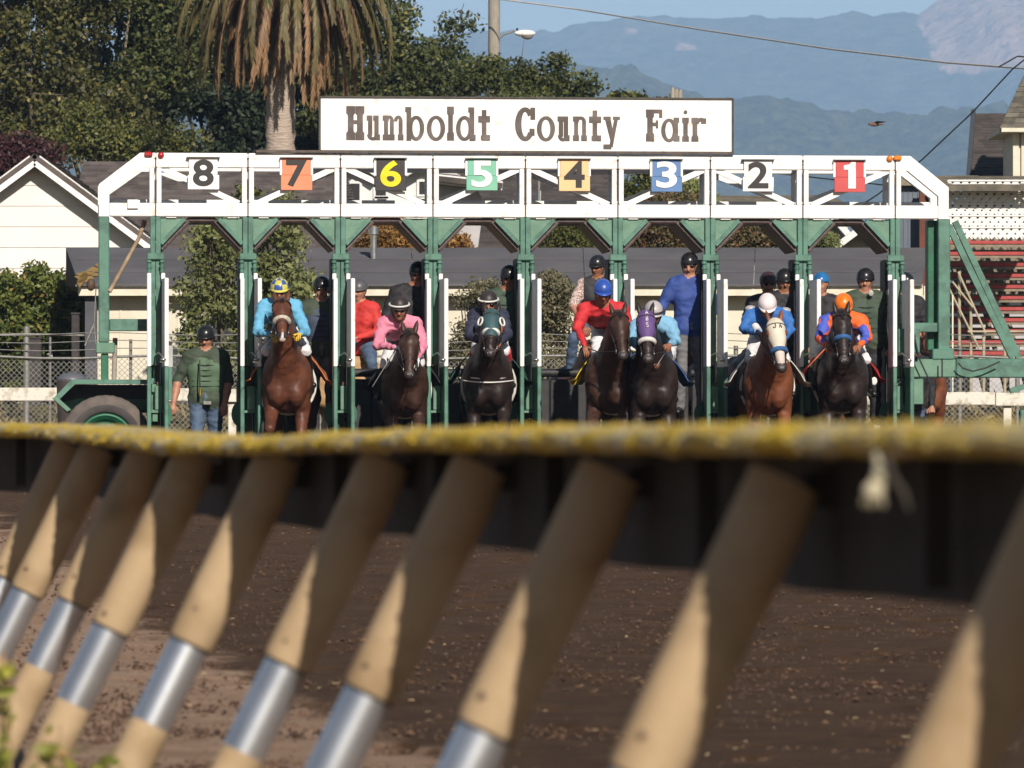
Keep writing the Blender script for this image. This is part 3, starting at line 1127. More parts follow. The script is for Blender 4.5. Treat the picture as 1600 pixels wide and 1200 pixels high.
for k in range(5):
    y0, y1 = 373 - 18.3 * k, 373 - 18.3 * (k + 1)
    Y = YG - 1.6
    a, b = at(1482, y0, Y), at(1650, y1, Y)
    lattice('lattice_panel', a.x, b.x, a.z + .012, b.z - .012, Y, .124, .062, LATT, gs)
    MB().box((a.x, Y - .02, b.z - .018), (b.x, Y + .03, b.z + .005)).build('panel_rail', LATT, gs)
    MB().box((a.x, Y + .05, b.z - .045), (b.x, Y + .07, b.z - .02)).build('panel_batten', TAN, gs)
a, b = at(1430, 460, YG + 8.5), at(1660, 372, YG + 8.5)
lattice('back_lattice', a.x, b.x, a.z, b.z, YG + 8.5, .15, .045, TAN, gs)
a, b = at(1470, 290, YG - 1.6), at(1660, 277, YG - 1.6)
A_, B_, C_, D_ = at(1452, 290, YG - 2), at(1660, 290, YG - 2), at(1660, 276, YG + 4), at(1462, 276, YG + 4)
shingle_roof('shingles', A_, B_, C_, D_, .3, .45, ROOFMOSS, gs, 31)
# hanging side wall and corner post with lamps
sx = at(1405, 0, 84.6).x
sw_ = MB()
q = [at(1398, 262, 84.6), at(1438, 270, 84.6), at(1438, 452, 84.6), at(1400, 376, 84.6)]
sw_.prism([(p.x, p.z) for p in q], 84.6, 84.68)
sw_.build('side_panel', GREYWALL, gs)
for k in range(5):
    px = 1404 + k * 7.5
    a, b = at(px, 268, 84.59), at(px, 388 + k * 12, 84.59)
    MB().box((a.x, 84.585, b.z), (a.x + .012, 84.599, a.z)).build('panel_batten', GREYWALL, gs)
MB().box((at(1396, 0, 84.5).x, 84.45, at(0, 290, 84.5).z), (at(1450, 0, 84.5).x, 84.55, at(0, 268, 84.5).z)).build('side_cornice', TAN, gs)
MB().box((at(1436, 0, 84.3).x, 84.2, gz(84)), (at(1446, 0, 84.3).x, 84.35, at(0, 292, 84.3).z)).build('corner_post', RUSTY, gs)
MB().box((at(1447, 0, 84.3).x, 84.3, at(0, 450, 84.3).z), (at(1454, 0, 84.3).x, 84.4, at(0, 292, 84.3).z)).build('inner_post', mat('shade_brown', (.10, .05, .035), .9), gs)
BULB = mat('pale_glass_bulb', (.75, .68, .52), .3)
for k in range(8):
    p = at(1448.5, 352 + 12.6 * k, 84.25)
    MB().ell(p, (.034, .03, .034), nu=10, nv=6).build('string_light', BULB, gs)
MB().box((at(1437, 0, 84.15).x, 84.12, at(0, 475, 84.15).z), (at(1442, 0, 84.15).x, 84.19, at(0, 447, 84.15).z)).build('notice_board', CREAM2, gs)
MB().box((at(1443.2, 0, 84.15).x, 84.12, at(0, 475, 84.15).z), (at(1447, 0, 84.15).x, 84.19, at(0, 447, 84.15).z)).build('notice_board', CREAM2, gs)
# hand rails
RAILM = mat('tan_pipe', (.42, .36, .25), .6, (.32, .27, .19), 8)
for (x, y0, y1) in ((1499, 424, 540), (1517, 478, 562), (1537, 518, 620), (1570, 518, 620)):
    p0, p1 = at(x, y0, 84.0), at(x, y1, 84.0)
    MB().tube([(p0.x, 84, gz(84)), (p0.x, 84, p0.z)], .024, 8).build('rail_post', RAILM, gs)
for (u, v) in (((1480, 445), (1530, 545)), ((1497, 425), (1540, 520)), ((1512, 518), (1640, 518)), ((1488, 440), (1520, 480))):
    MB().tube([at(*u, 83.9), at(*v, 83.9)], .018, 6).build('hand_rail', RAILM, gs)

# ------------------------------------------------------------------ fences behind the gate
WEATHER = mat('weathered_white_rail', (.66, .62, .54), .75, (.34, .29, .22), 9, .003, 40, lo=.32, hi=.5)
orl = thing('outer_track_rail', 'chalky white board rail of the outer track crossing behind the gate', 'rail', (0, 71.3, gz(71.3)))
for k in range(9):
    x0 = at(-60, 0, 71.3).x + k * 1.62
    zc = at(0, 616 + k * 1.0, 71.3).z
    MB().bev((x0, 71.27, zc - .082 + .004 * (k % 2)), (x0 + 1.61, 71.31, zc + .082), .006).build('plank', WEATHER, orl)
    MB().bev((x0 + .1, 71.32, gz(71.3) - .1), (x0 + .2, 71.42, zc + .05), .006).build('post', WEATHER, orl)
GALV = mat('galvanized_wire', (.30, .29, .27), .6, (.20, .19, .18), 20, metal=.5)
YC = 74.0
cf = thing('chain_link_fence', 'grey chain link fence with strands of wire in front of the cream shed', 'fence', (0, YC, gz(YC)))
fx0, fx1 = at(-190, 0, YC).x, at(1640, 0, YC).x
fz0, fz1 = gz(YC) - .05, at(0, 560, YC).z
mb = MB()
H = fz1 - fz0
pitch = .072
for s in (1, -1):
    for i in range(int((fx1 - fx0) / pitch) + 30):
        x = fx0 + (i - 15) * pitch
        xa, xb = (x, x + s * H) if s > 0 else (x, x - H)
        if not (fx0 < min(xa, xb) and max(xa, xb) < fx1):
            continue
        a, b = Vector((xa, YC + .004 * s, fz0)), Vector((xb, YC + .004 * s, fz1))
        d = (b - a).normalized()
        u = Vector((d.z, 0, -d.x)) * .0028
        w2 = Vector((0, .0045, 0))
        mb.add([a - u, a + u, a + w2, b - u, b + u, b + w2], [(0, 1, 4, 3), (1, 2, 5, 4), (2, 0, 3, 5)])
wm = mb.build('wire_mesh', GALV, cf)
wm['kind'] = 'stuff'
for py in (522, 534, 546, 558):
    pts = []
    for k in range(30):
        t = k / 29
        pts.append((fx0 + (fx1 - fx0) * t, YC - .03, at(0, py, YC).z + .02 * math.sin(k * 1.3 + py)))
    MB().tube(pts, .006 if py < 550 else .018, 5).build('wire' if py < 550 else 'top_rail', GALV, cf)
MB().tube([at(-40, 524, YC), at(40, 522, YC), at(132, 524, YC)], .016, 6).build('upper_rail', GALV, cf)
for px, y0, r_ in ((41, 510, .042), (78, 522, .018), (204, 530, .02), (340, 540, .03), (500, 540, .03), (640, 540, .03), (800, 540, .03), (960, 540, .03), (1150, 540, .03), (1300, 540, .03), (1500, 540, .03), (1590, 540, .03)):
    p = at(px, y0, YC)
    MB().tube([(p.x, YC + .03, gz(YC) - .1), (p.x, YC + .03, p.z)], r_, 8).build('post', GALV, cf)
dk = thing('grey_barrel', 'dark grey rounded drum standing behind the trailer fender', 'barrel', at(112, 640, 70.6))
p = at(112, 640, 70.6)
MB().ell((p.x, 70.6, at(0, 588, 70.6).z - .05), (.19, .19, .10), nu=18, nv=8).build('lid', mat('drum_grey', (.11, .115, .13), .45, (.11, .11, .13), 8), dk)
MB().tube([(p.x, 70.6, gz(70.6) - .05), (p.x, 70.6, at(0, 588, 70.6).z - .04)], [.15, .19], 18).build('drum', mat('drum_dark', (.07, .055, .05), .6, (.05, .04, .04), 8), dk)
for px, lab in ((54, 'dark weathered wooden post beside the tall galvanized fence post'), (118, 'thin black stake beside the shed corner at the left')):
    w_ = .09 if px < 100 else .05
    y0 = 530 if px < 100 else 492
    Yq = 76.5
    p = at(px, y0, Yq)
    o = thing('wooden_post' if px < 100 else 'black_stake', lab, 'post', (p.x, Yq, gz(Yq)))
    MB().bev((p.x - w_, Yq - .08, gz(Yq) - .1), (p.x + w_, Yq + .08, p.z), .01).build('shaft', mat('dark_post_wood', (.06, .05, .05), .9, (.035, .03, .03), 9, .004, 30), o)
    MB().bev((p.x - w_ - .01, Yq - .09, p.z + .001), (p.x + w_ + .01, Yq + .09, p.z + .03), .008).build('cap', mat('dark_post_wood', (.06, .05, .05)), o)

# ------------------------------------------------------------------ vegetation
LF_OLIVE = leafmat('olive_leaves', (.030, .038, .010), (.125, .118, .034), .25, (.24, .19, .06))
LF_GREEN = leafmat('green_leaves', (.026, .042, .013), (.120, .130, .040), .25, (.25, .21, .06))
LF_DARK = leafmat('dark_leaves', (.014, .024, .012), (.035, .048, .020), .15)
LF_HEDGE = leafmat('hedge_leaves', (.05, .075, .016), (.13, .145, .030), .2, (.24, .15, .04))
LF_PALE = leafmat('pale_leaves', (.13, .155, .050), (.25, .26, .10), .25)
LF_GREY = leafmat('grey_green_leaves', (.09, .085, .045), (.20, .175, .10), .2)
LF_ORANGE = leafmat('rust_leaves', (.16, .075, .02), (.36, .19, .05), .2, (.42, .30, .05))
LF_BERRY = leafmat('berry_leaves', (.075, .06, .03), (.17, .13, .055), .2, (.34, .05, .03))
LF_RED = leafmat('purple_leaves', (.035, .012, .014), (.07, .022, .024), .15)
LF_BRIGHT = leafmat('sunlit_leaves', (.045, .062, .015), (.145, .145, .038), .25, (.22, .18, .04))


def ctr(px, py, Y, rx, ry, rz=None):
    p = at(px, py, Y)
    return ((p.x, Y, p.z), (rx * Y / F, rx * Y / F * .7, ry * Y / F))


# big trees on the left
def big(name, label, base_px, Y, cl, leafm, seed, **kw):
    b = at(base_px, 655, Y)
    b = Vector((b.x, Y, gz(Y)))
    tops = max(c[0][2] + c[1][2] for c in cl)
    return tree(name, label, 'tree', b, tops - b.z, cl, leafm, kw.pop('bark', BARK), seed=seed, **kw)


big('broadleaf_tree', 'tall olive green tree filling the upper left corner above the cream house', 60, 118,
    [ctr(20, 60, 118, 150, 110), ctr(120, 190, 118, 130, 70), ctr(-40, 180, 118, 110, 70), ctr(60, -90, 118, 170, 110)], LF_OLIVE, 3, n_clump=330, n_per=150, leaf=.078, spread=.48, trunk_r=.22, limbs=14)
big('broadleaf_tree', 'olive green tree with bare pale limbs just left of the palm', 150, 121,
    [ctr(170, 40, 121, 110, 120), ctr(150, 150, 121, 100, 60), ctr(250, 60, 121, 90, 110), ctr(190, -100, 121, 150, 90)], LF_GREEN, 4, n_clump=300, n_per=145, leaf=.078, spread=.48, trunk_r=.2, limbs=16, bark=BARKP)
big('conifer_tree', 'very dark shadowy tree directly behind the palm trunk', 330, 126,
    [ctr(330, 190, 126, 120, 80), ctr(300, 90, 126, 90, 90), ctr(380, 60, 126, 120, 120), ctr(460, 180, 126, 80, 80)], LF_DARK, 5, n_clump=420, n_per=120, leaf=.085, spread=.5, limbs=10)
big('yellow_green_shrub', 'sunlit yellow green shrub over the brown roof ridge', 190, 112,
    [ctr(165, 218, 112, 28, 26), ctr(205, 224, 112, 30, 22), ctr(120, 200, 112, 34, 36), ctr(285, 216, 112, 26, 12), ctr(240, 232, 112, 50, 14), ctr(90, 232, 112, 30, 20)], LF_BRIGHT, 6, n_clump=120, n_per=110, leaf=.055, spread=.36, trunk_r=.06, limbs=6)
big('purple_leaf_tree', 'low dark purple tree behind the white gable peak', 20, 110,
    [ctr(-5, 255, 110, 50, 32), ctr(50, 245, 110, 50, 22)], LF_RED, 7, n_clump=110, n_per=90, leaf=.06, spread=.36, trunk_r=.06, limbs=6)
big('poplar_tree', 'leafy green tree between the palm and the utility pole', 600, 124,
    [ctr(560, 100, 124, 75, 75), ctr(620, 130, 124, 70, 55), ctr(590, 30, 124, 55, 55), ctr(690, 120, 124, 60, 55), ctr(715, 40, 124, 26, 45), ctr(640, 70, 124, 40, 60), ctr(520, 150, 124, 50, 60), ctr(600, 185, 124, 130, 45), ctr(500, 60, 124, 50, 60)], LF_GREEN, 8, n_clump=420, n_per=85, leaf=.075, spread=.38, trunk_r=.14, limbs=16)
big('poplar_tree', 'bushy green treetops rising just above the banner right of the pole', 810, 122,
    [ctr(760, 135, 122, 50, 42), ctr(810, 130, 122, 24, 45), ctr(872, 115, 122, 22, 52), ctr(860, 140, 122, 60, 26), ctr(915, 140, 122, 24, 20), ctr(825, 90, 122, 9, 40), ctr(830, 175, 122, 110, 30)], LF_GREEN, 9, n_clump=300, n_per=70, leaf=.068, spread=.28, trunk_r=.1, limbs=12)
big('young_tree', 'small yellowish bushes peeping over the banner near its right end', 1010, 122,
    [ctr(980, 158, 122, 30, 12), ctr(1035, 158, 122, 18, 10)], LF_BRIGHT, 10, n_clump=40, n_per=40, leaf=.08, spread=.2, trunk_r=.04, limbs=4)

# hedge on the left
hd = thing('hedge', 'trimmed green hedge standing between the left fence and the cream house', 'hedge', at(50, 655, 84) + Vector((0, 0, gz(84) - HC)))
C = []
for i in range(330):
    u, v, w = RNG.rand(3)
    px = -90 + 235 * u
    py = 428 + 195 * v + 7 * math.sin(px * .09)
    p = at(px, py, 84)
    C.append((p.x, 83.6 + 1.3 * w, p.z))
V, Fq = leaf_quads(C, .052, 150, .22, seed=12)
finish('foliage', V, Fq, LF_HEDGE, None, hd)
sm = MB()
for k in range(10):
    p = at(-80 + k * 23, 655, 84.2)
    sm.tube([(p.x, 84.2, gz(84) - .1), (p.x + .05, 84.2, gz(84) + .9)], .03, 6)
sm.build('stems', BARK, hd)
db = MB()


def shrub(name, label, px0, px1, py0, py1, Y, leafm, leaf, n, per, spread, seed, depth=.5, lean=None, group=None):
    base = Vector((at((px0 + px1) / 2, 0, Y).x, Y, gz(Y)))
    root = thing(name, label, 'shrub', base, group)
    r = random.Random(seed)
    cx, cyy, rx, ry = (px0 + px1) / 2, (py0 + py1) / 2, (px1 - px0) / 2, (py1 - py0) / 2
    C = []
    st = MB()
    stems = [(base.x + r.uniform(-.15, .15), r.uniform(-1, 1)) for _ in range(7)]
    topz = at(0, py0, Y).z
    for bx, dr in stems:
        tipx = at(cx + dr * rx * .7, 0, Y).x
        tz = gz(Y) + (topz - gz(Y)) * r.uniform(.7, 1.0)
        pts = [(bx, Y, gz(Y) - .1), ((bx + tipx) / 2, Y + r.uniform(-.1, .1), gz(Y) * .5 + tz * .5), (tipx, Y + r.uniform(-.2, .2), tz)]
        st.tube(pts, [.022, .015, .004], 5)
    st.build('stems', BARK, root)
    for i in range(n):
        for tries in range(40):
            u, v = r.uniform(-1, 1), r.uniform(-1, 1)
            if u * u + v * v < 1 and mnoise.noise(Vector((u * 2.1, v * 2.4, seed * 3.7))) > -.28:
                break
        p = at(cx + u * rx + (lean or 0) * v, cyy + v * ry, Y)
        C.append((p.x, Y + r.uniform(-depth, depth), max(p.z, gz(Y) + .05)))
    V, Fq = leaf_quads(C, leaf, per, spread, seed=seed)
    finish('foliage', V, Fq, leafm, None, root)
    return root


shrub('ivy_shrub', 'broad leaved pale green shrub against the shed behind the walking man', 288, 384, 345, 640, 77.3, LF_PALE, .052, 120, 62, .24, 41)
shrub('ivy_shrub', 'tall pale green shrub rising behind the jockey in the seventh stall', 398, 470, 300, 560, 77.6, LF_PALE, .052, 80, 60, .24, 42)
shrub('leafy_vine', 'thin yellow green vine tips in the truss under numbers eight and seven', 352, 410, 298, 330, 77.5, LF_BRIGHT, .06, 12, 30, .14, 43)
shrub('leafy_bush', 'sparse green bush beside the assistant in sunglasses', 455, 500, 425, 540, 77.6, LF_PALE, .055, 22, 22, .2, 44)
shrub('grey_green_bush', 'grey green bush against the shed behind the fifth stall', 702, 800, 428, 640, 77.3, LF_GREY, .036, 120, 105, .18, 45)
shrub('grey_green_bush', 'grey green bush just right of the divider between stalls five and four', 832, 896, 428, 640, 77.3, LF_GREY, .036, 115, 105, .17, 46)
shrub('small_weed', 'little weed growing by the cream wall behind the pink jockey', 560, 585, 468, 500, 77.8, LF_GREY, .04, 7, 16, .08, 47)
shrub('rust_bush', 'rust orange bush behind the shed roof under the black six', 545, 650, 352, 410, 90, LF_ORANGE, .035, 120, 120, .28, 48)
shrub('rust_bush', 'yellow brown bush above the shed roof at the left of stall five', 692, 730, 368, 400, 90, LF_ORANGE, .05, 30, 50, .18, 49)
shrub('green_bush', 'green bush above the shed roof in stall four', 838, 935, 345, 400, 91, LF_BRIGHT, .038, 75, 95, .28, 50)
shrub('climbing_bush', 'tall green bush against the gable behind the blue three', 976, 1022, 264, 330, 94, LF_BRIGHT, .055, 50, 42, .22, 51, lean=-12)
shrub('climbing_bush', 'green bush in front of the white gable right of the blue three', 1056, 1120, 280, 335, 94, LF_PALE, .05, 50, 42, .2, 52, lean=10)
shrub('berry_bush', 'brown green bush dotted with red berries above the shed roof', 984, 1100, 305, 405, 90.5, LF_BERRY, .036, 190, 110, .26, 53)
shrub('berry_bush', 'brown green bush over the shed roof in stall two', 1122, 1240, 340, 405, 90.5, LF_BERRY, .036, 130, 110, .26, 54)
shrub('green_bush', 'small green bush below the white gable in stall one', 1262, 1305, 366, 405, 90.5, LF_PALE, .045, 36, 45, .16, 55)
# dry weeds in front of the shed base
C = []
for i in range(520):
    px = RNG.uniform(-40, 1640)
    Y = RNG.uniform(68.5, 76)
    p = at(px, 0, Y)
    C.append((p.x, Y, gz(Y) + RNG.uniform(0, .16)))
V, Fq = leaf_quads(C, .045, 26, .13, elong=3.0, seed=60, up=1.5)
o = finish('dry_weeds', V, Fq, leafmat('dry_weed_leaves', (.16, .12, .055), (.34, .27, .14), .15))
tag(o, 'dry tan weeds along the bank behind the horses', 'weeds', kind='stuff')

# the palm
YP = 105.0
pc = at(447, -62, YP)
pb = Vector((at(433, 0, YP).x, YP, gz(YP)))
palm = thing('palm_tree', 'thick trunked date palm with a skirt of brown drooping fronds', 'palm tree', pb)
tr = MB()
pts, rs = [], []
r = random.Random(5)
for k in range(60):
    t = k / 59
    z = pb.z - .2 + (pc.z - pb.z + .1) * t
    pts.append((pb.x + (pc.x - pb.x) * t * .6, YP, z))
    w_ = (.27 if t < .8 else .30)
    rs.append(w_ * (1.04 if k % 2 else .95) + r.uniform(-.008, .008))
tr.tube(pts, rs, 20)
tr.build('trunk', mat('palm_trunk', (.44, .35, .29), .95, (.34, .27, .22), 9, .03, 9, stretch=(1, 1, 4)), palm)
FR_BROWN = leafmat('brown_fronds', (.10, .055, .026), (.29, .17, .085), .1)
FR_OLIVE = leafmat('olive_fronds', (.060, .052, .018), (.19, .145, .060), .15)
FR_GREEN = leafmat('green_fronds', (.06, .08, .02), (.15, .15, .045), .25)


def frond_mesh(name, length, reach, droop, m, seed, leaflet=.30):
    """frond leaves the crown along +x, arches over and hangs; returned at the origin"""
    r = random.Random(seed)
    N = 22
    pts = []
    for k in range(N):
        t = k / (N - 1)
        x = reach * (1 - (1 - t) ** 2.2)
        z = droop[0] * math.sin(min(1, t * 1.6) * math.pi) - droop[1] * t ** 1.6
        pts.append(Vector((x, 0, z)))
    mb = MB()
    mb.tube(pts, [.03 * (1 - .8 * k / (N - 1)) for k in range(N)], 4)
    for k in range(1, N - 1):
        for sub in range(7):
            t = sub / 7
            p = pts[k].lerp(pts[k + 1], t)
            d = (pts[k + 1] - pts[k]).normalized()
            tt = (k + t) / N
            L = leaflet * (1 - abs(tt - .45) * 1.1) * r.uniform(.8, 1.15)
            for s in (-1, 1):
                e = (Vector((0, s * (.6 + r.uniform(-.2, .2)), 0)) + d * .9 + Vector((r.uniform(-.15, .15), 0, -.8 + r.uniform(-.35, .35)))).normalized() * L
                w_ = d.cross(e).cross(e).normalized() * .0095
                mb.add([p - w_, p + w_, p + e * .6 + w_ * .9, p + e, p + e * .6 - w_ * .9], [(0, 1, 2, 3, 4)])
    o = mb.build(name, m)
    return o


protos = {}
for key, (Ln, reach, droop, m) in {
    'g': (3.2, 2.75, (.55, 1.0), FR_GREEN), 'g2': (3.2, 2.45, (.35, 1.7), FR_OLIVE),
    'o': (3.0, 2.05, (.2, 2.1), FR_OLIVE), 'o2': (3.0, 1.65, (.12, 2.35), FR_BROWN),
    'b': (2.6, 1.25, (.05, 2.4), FR_BROWN), 'b2': (2.6, .90, (0, 2.25), FR_BROWN), 'b3': (2.2, .55, (0, 2.0), FR_BROWN)}.items():
    protos[key] = [frond_mesh('frond', Ln, reach * q, (droop[0], droop[1] * q2), m, sum(map(ord, key)) % 100 + int(q * 10), .34) for q, q2 in ((1, 1), (.88, 1.08))]
used = set()
k = 0
for key, cnt, dz in (('g', 16, .25), ('g2', 20, .15), ('o', 24, .05), ('o2', 24, -.02), ('b', 24, -.08), ('b2', 20, -.12), ('b3', 12, -.2)):
    for i in range(cnt):
        pr = protos[key][i % 2]
        o = pr if id(pr) not in used else pr.copy()
        if id(pr) in used:
            COL.objects.link(o)
        used.add(id(pr))
        o.parent = palm
        ang = 2 * math.pi * (i + .37 * k) / cnt + r.uniform(-.12, .12)
        o.location = (pc.x - pb.x + .12 * math.cos(ang), .12 * math.sin(ang), pc.z - pb.z + dz)
        sc_ = r.uniform(.88, 1.08)
        o.scale = (sc_ * .86, sc_ * .86, sc_ * r.uniform(.88, 1.02))
        o.rotation_euler = (r.uniform(-.15, .15), r.uniform(-.1, .1), ang)
    k += 1

# utility pole, street lamp, wires, bird
YU = 140.0
up = thing('utility_pole', 'weathered wooden utility pole carrying a street lamp above the banner', 'utility pole', (at(772, 0, YU).x, YU, gz(YU)))
WOODP = mat('pole_wood', (.34, .30, .25), .9, (.24, .21, .18), 6, .006, 30, stretch=(6, 6, .5))
a = at(772, -90, YU)
MB().tube([(a.x, YU, gz(YU) - .2), (a.x, YU, a.z)], [.17, .14], 12).build('pole', WOODP, up)
MB().tube([at(779, 60, YU), at(787, 54, YU), at(804, 48, YU)], .028, 8).build('lamp_arm', DIRTMETAL, up)
lb = at(820, 52, YU)
lm = MB().ell((lb.x, YU, lb.z), (.27, .13, .085), nu=16, nv=8).build('lamp_head', WHITE, up)
MB().ell((lb.x + .06, YU, lb.z - .055), (.15, .10, .10), nu=14, nv=8, v0=.5).build('lamp_lens', mat('lamp_glass', (.25, .22, .22), .2), lm)
MB().tube([at(808, 44, YU), at(808, 48, YU)], .03, 6).build('photocell', DARK, lm)
MB().tube([at(777, 40, YU), at(779, 130, YU)], .012, 5).build('conduit', DIRTMETAL, up)


def wire(name, label, pts, rad, m):
    P_ = []
    for i in range(len(pts) - 1):
        for k in range(8):
            P_.append(Vector(pts[i]).lerp(Vector(pts[i + 1]), k / 8))
    P_.append(Vector(pts[-1]))
    o = thing(name, label, 'wire', P_[0])
    MB().tube(P_, rad, 5).build('strand', m, o)
    return o


LW = mat('pale_cable', (.60, .56, .52), .7)
BW = mat('black_cable', (.02, .02, .022), .6)
wire('overhead_cable', 'pale overhead cable sagging from the utility pole to the right edge', [at(776, -2, YU - 1), at(900, 14, 137), at(1100, 47, 128), at(1300, 77, 118), at(1480, 98, 110), at(1640, 110, 104)], .019, LW)
wire('service_drop', 'thin black wire dropping from the overhead cable towards the gate corner', [at(1612, 84, 104), at(1582, 108, 104.4), at(1520, 175, 106), at(1440, 250, 108), at(1370, 305, 110), at(1330, 330, 111)], .014, BW)
wire('black_wire', 'short black wire looping under the overhead cable at the right edge', [at(1560, 105, 104.6), at(1590, 88, 104.4), at(1640, 92, 104)], .014, BW)
wire('black_wire', 'level black wire crossing behind stalls two and one', [at(1190, 268, 116), at(1260, 276, 114), at(1390, 290, 112)], .014, BW)
bd = thing('flying_bird', 'small brown bird gliding with raised wing above the gate', 'bird', at(1367, 193, 95))
bb = Body(.006, .01)
c0 = at(1367, 194, 95)
bb.ell(c0, (.085, .04, .04), m=0)
bb.ell(c0 + Vector((-.085, -.01, .005)), (.03, .026, .026), m=0)
bb.cone(c0 + Vector((.07, 0, 0)), c0 + Vector((.14, .03, -.005)), .02, .012, m=0)
BIRD = mat('bird_brown', (.20, .12, .09), .8, (.10, .06, .05), 60)
bb.build('body', [BIRD], bd)
wg = MB()
for s in (-1, 1):
    q = [c0 + Vector((-.03, 0, .02)), c0 + Vector((.03, s * .10, .05)), c0 + Vector((.17, s * .22, .06 if s > 0 else .03)), c0 + Vector((.08, s * .06, .02))]
    wg.add(q + [p - Vector((0, 0, .006)) for p in q], [(0, 1, 2, 3), (7, 6, 5, 4), (0, 4, 5, 1), (1, 5, 6, 2), (2, 6, 7, 3), (3, 7, 4, 0)])
wg.build('wings', mat('bird_wing', (.05, .035, .03), .8), bd)
sp_ = thing('weathered_stump', 'pale broken pole top showing above the right end of the banner', 'post', at(1058, 150, 112))
for dx, y0 in ((-7, 136), (-1, 139), (5, 140)):
    MB().tube([Vector((at(1058 + dx, 240, 112).x, 112, gz(112) - .1)), at(1058 + dx, 240, 112), at(1058 + dx, y0 + 4, 112), at(1058 + dx + 1, y0, 112)], [.05, .05, .045, .02], 7).build('stub', WOODP, sp_)

# ------------------------------------------------------------------ THE STARTING GATE
PHI = R(5.2)
YG0 = 63.5
CP, SP = math.cos(PHI), math.sin(PHI)
gate = thing('starting_gate', 'green and white eight stall starting gate with a lettered banner on top', 'starting gate', (0, YG0, 0), local=True, rz=PHI)


def gp(px, py, v=0.0):
    k = (px - 800) / F
    u = (k * (YG0 + v * CP) + v * SP) / (CP - k * SP)
    Y = YG0 + u * SP + v * CP
    return Vector((u, v, HC + (HOR - py) * Y / F))


def gpoly(pts, v0, v1, name, m, bevel=False):
    q = [gp(x, y, v0) for x, y in pts]
    return MB().prism([(p.x, p.z) for p in q], v0, v1).build(name, m, gate)


ZC = lambda py: HC + (HOR - py) / 140.0       # height at the gate's middle
PC = [243 + 144.5 * i for i in range(9)]
UC = [gp(p, 400).x for p in PC]
zT, zTb = ZC(241), ZC(264)       # top beam
zB, zBb = ZC(319), ZC(340)       # lower beam
uL, uR = gp(163, 400).x, gp(1474, 400).x


def truss(v, front):
    w = .11
    dz = 0 if front else -.02
    e = [u for u in UC]
    for i in range(8):
        MB().bev((e[i] + .002, v, zTb + dz), (e[i + 1] - .002, v + w, zT + dz), .01).build('top_beam', WHITE, gate)
        if front:
            MB().bev((e[i] + .002, v, zBb), (e[i + 1] - .002, v + w, zB), .01).build('lower_beam', WHITE, gate)
        else:
            MB().bev((e[i] + .002, v, zBb + .14), (e[i + 1] - .002, v + w, zB + .06), .01).build('lower_beam', WHITE, gate)
    # ends
    for s in (-1, 1):
        u0 = e[0] if s < 0 else e[8]
        ue = uL if s < 0 else uR
        zs = ZC(293)
        mb = MB()
        mb.prism([(u0, zTb + dz - .002), (u0 + s * .14, zTb + dz - .002), (ue - s * .055, zs - .08), (ue - s * .055, zBb + .0), (ue + s * .06, zBb), (ue + s * .06, zs + .02), (u0 + s * .17, zT + dz), (u0, zT + dz)][::(1 if s < 0 else -1)], v, v + w)
        mb.build('end_beam', WHITE, gate)
        MB().bev((min(u0, ue) + (.0 if s > 0 else .056), v, zBb + (0 if front else .14)), (max(u0, ue) - (.0 if s < 0 else .056), v + w - .003, zB + (0 if front else .06)), .01).build('lower_beam', WHITE, gate)
    # uprights
    for u in e:
        if front:
            for s in (-1, 1):
                MB().bev((u + s * .012, v + .004, zB + .001), (u + s * .066, v + w - .004, zTb - .001), .006).build('upright', WHITE, gate)
        else:
            MB().bev((u - .045, v + .004, zB + .061), (u + .045, v + w - .004, zTb + dz - .001), .006).build('upright', WHITE, gate)
    # braces
    for i in range(8):
        a, b = e[i] + .07, e[i + 1] - .07
        top, bot = zTb + dz, zB + (0 if front else .05)
        if i % 2 == 0:
            p, q = (a, v + w / 2, top), (b - .03, v + w / 2, bot)
        else:
            p, q = (b, v + w / 2, top), (a + .03, v + w / 2, bot)
        MB().bar(p, q, w * .5, .062, up=(0, 0, 1)).build('brace', WHITE, gate)


truss(0.0, True)
truss(0.55, False)
for u in UC:
    MB().box((u - .03, .112, zTb + .03), (u + .03, .548, zTb + .08)).build('cross_tie', WHITE, gate)
    MB().box((u - .03, .112, zBb + .05), (u + .03, .548, zBb + .10)).build('cross_tie', WHITE, gate)

# dividers -----------------------------------------------------------------
zD0 = .35
ground_foot = .02


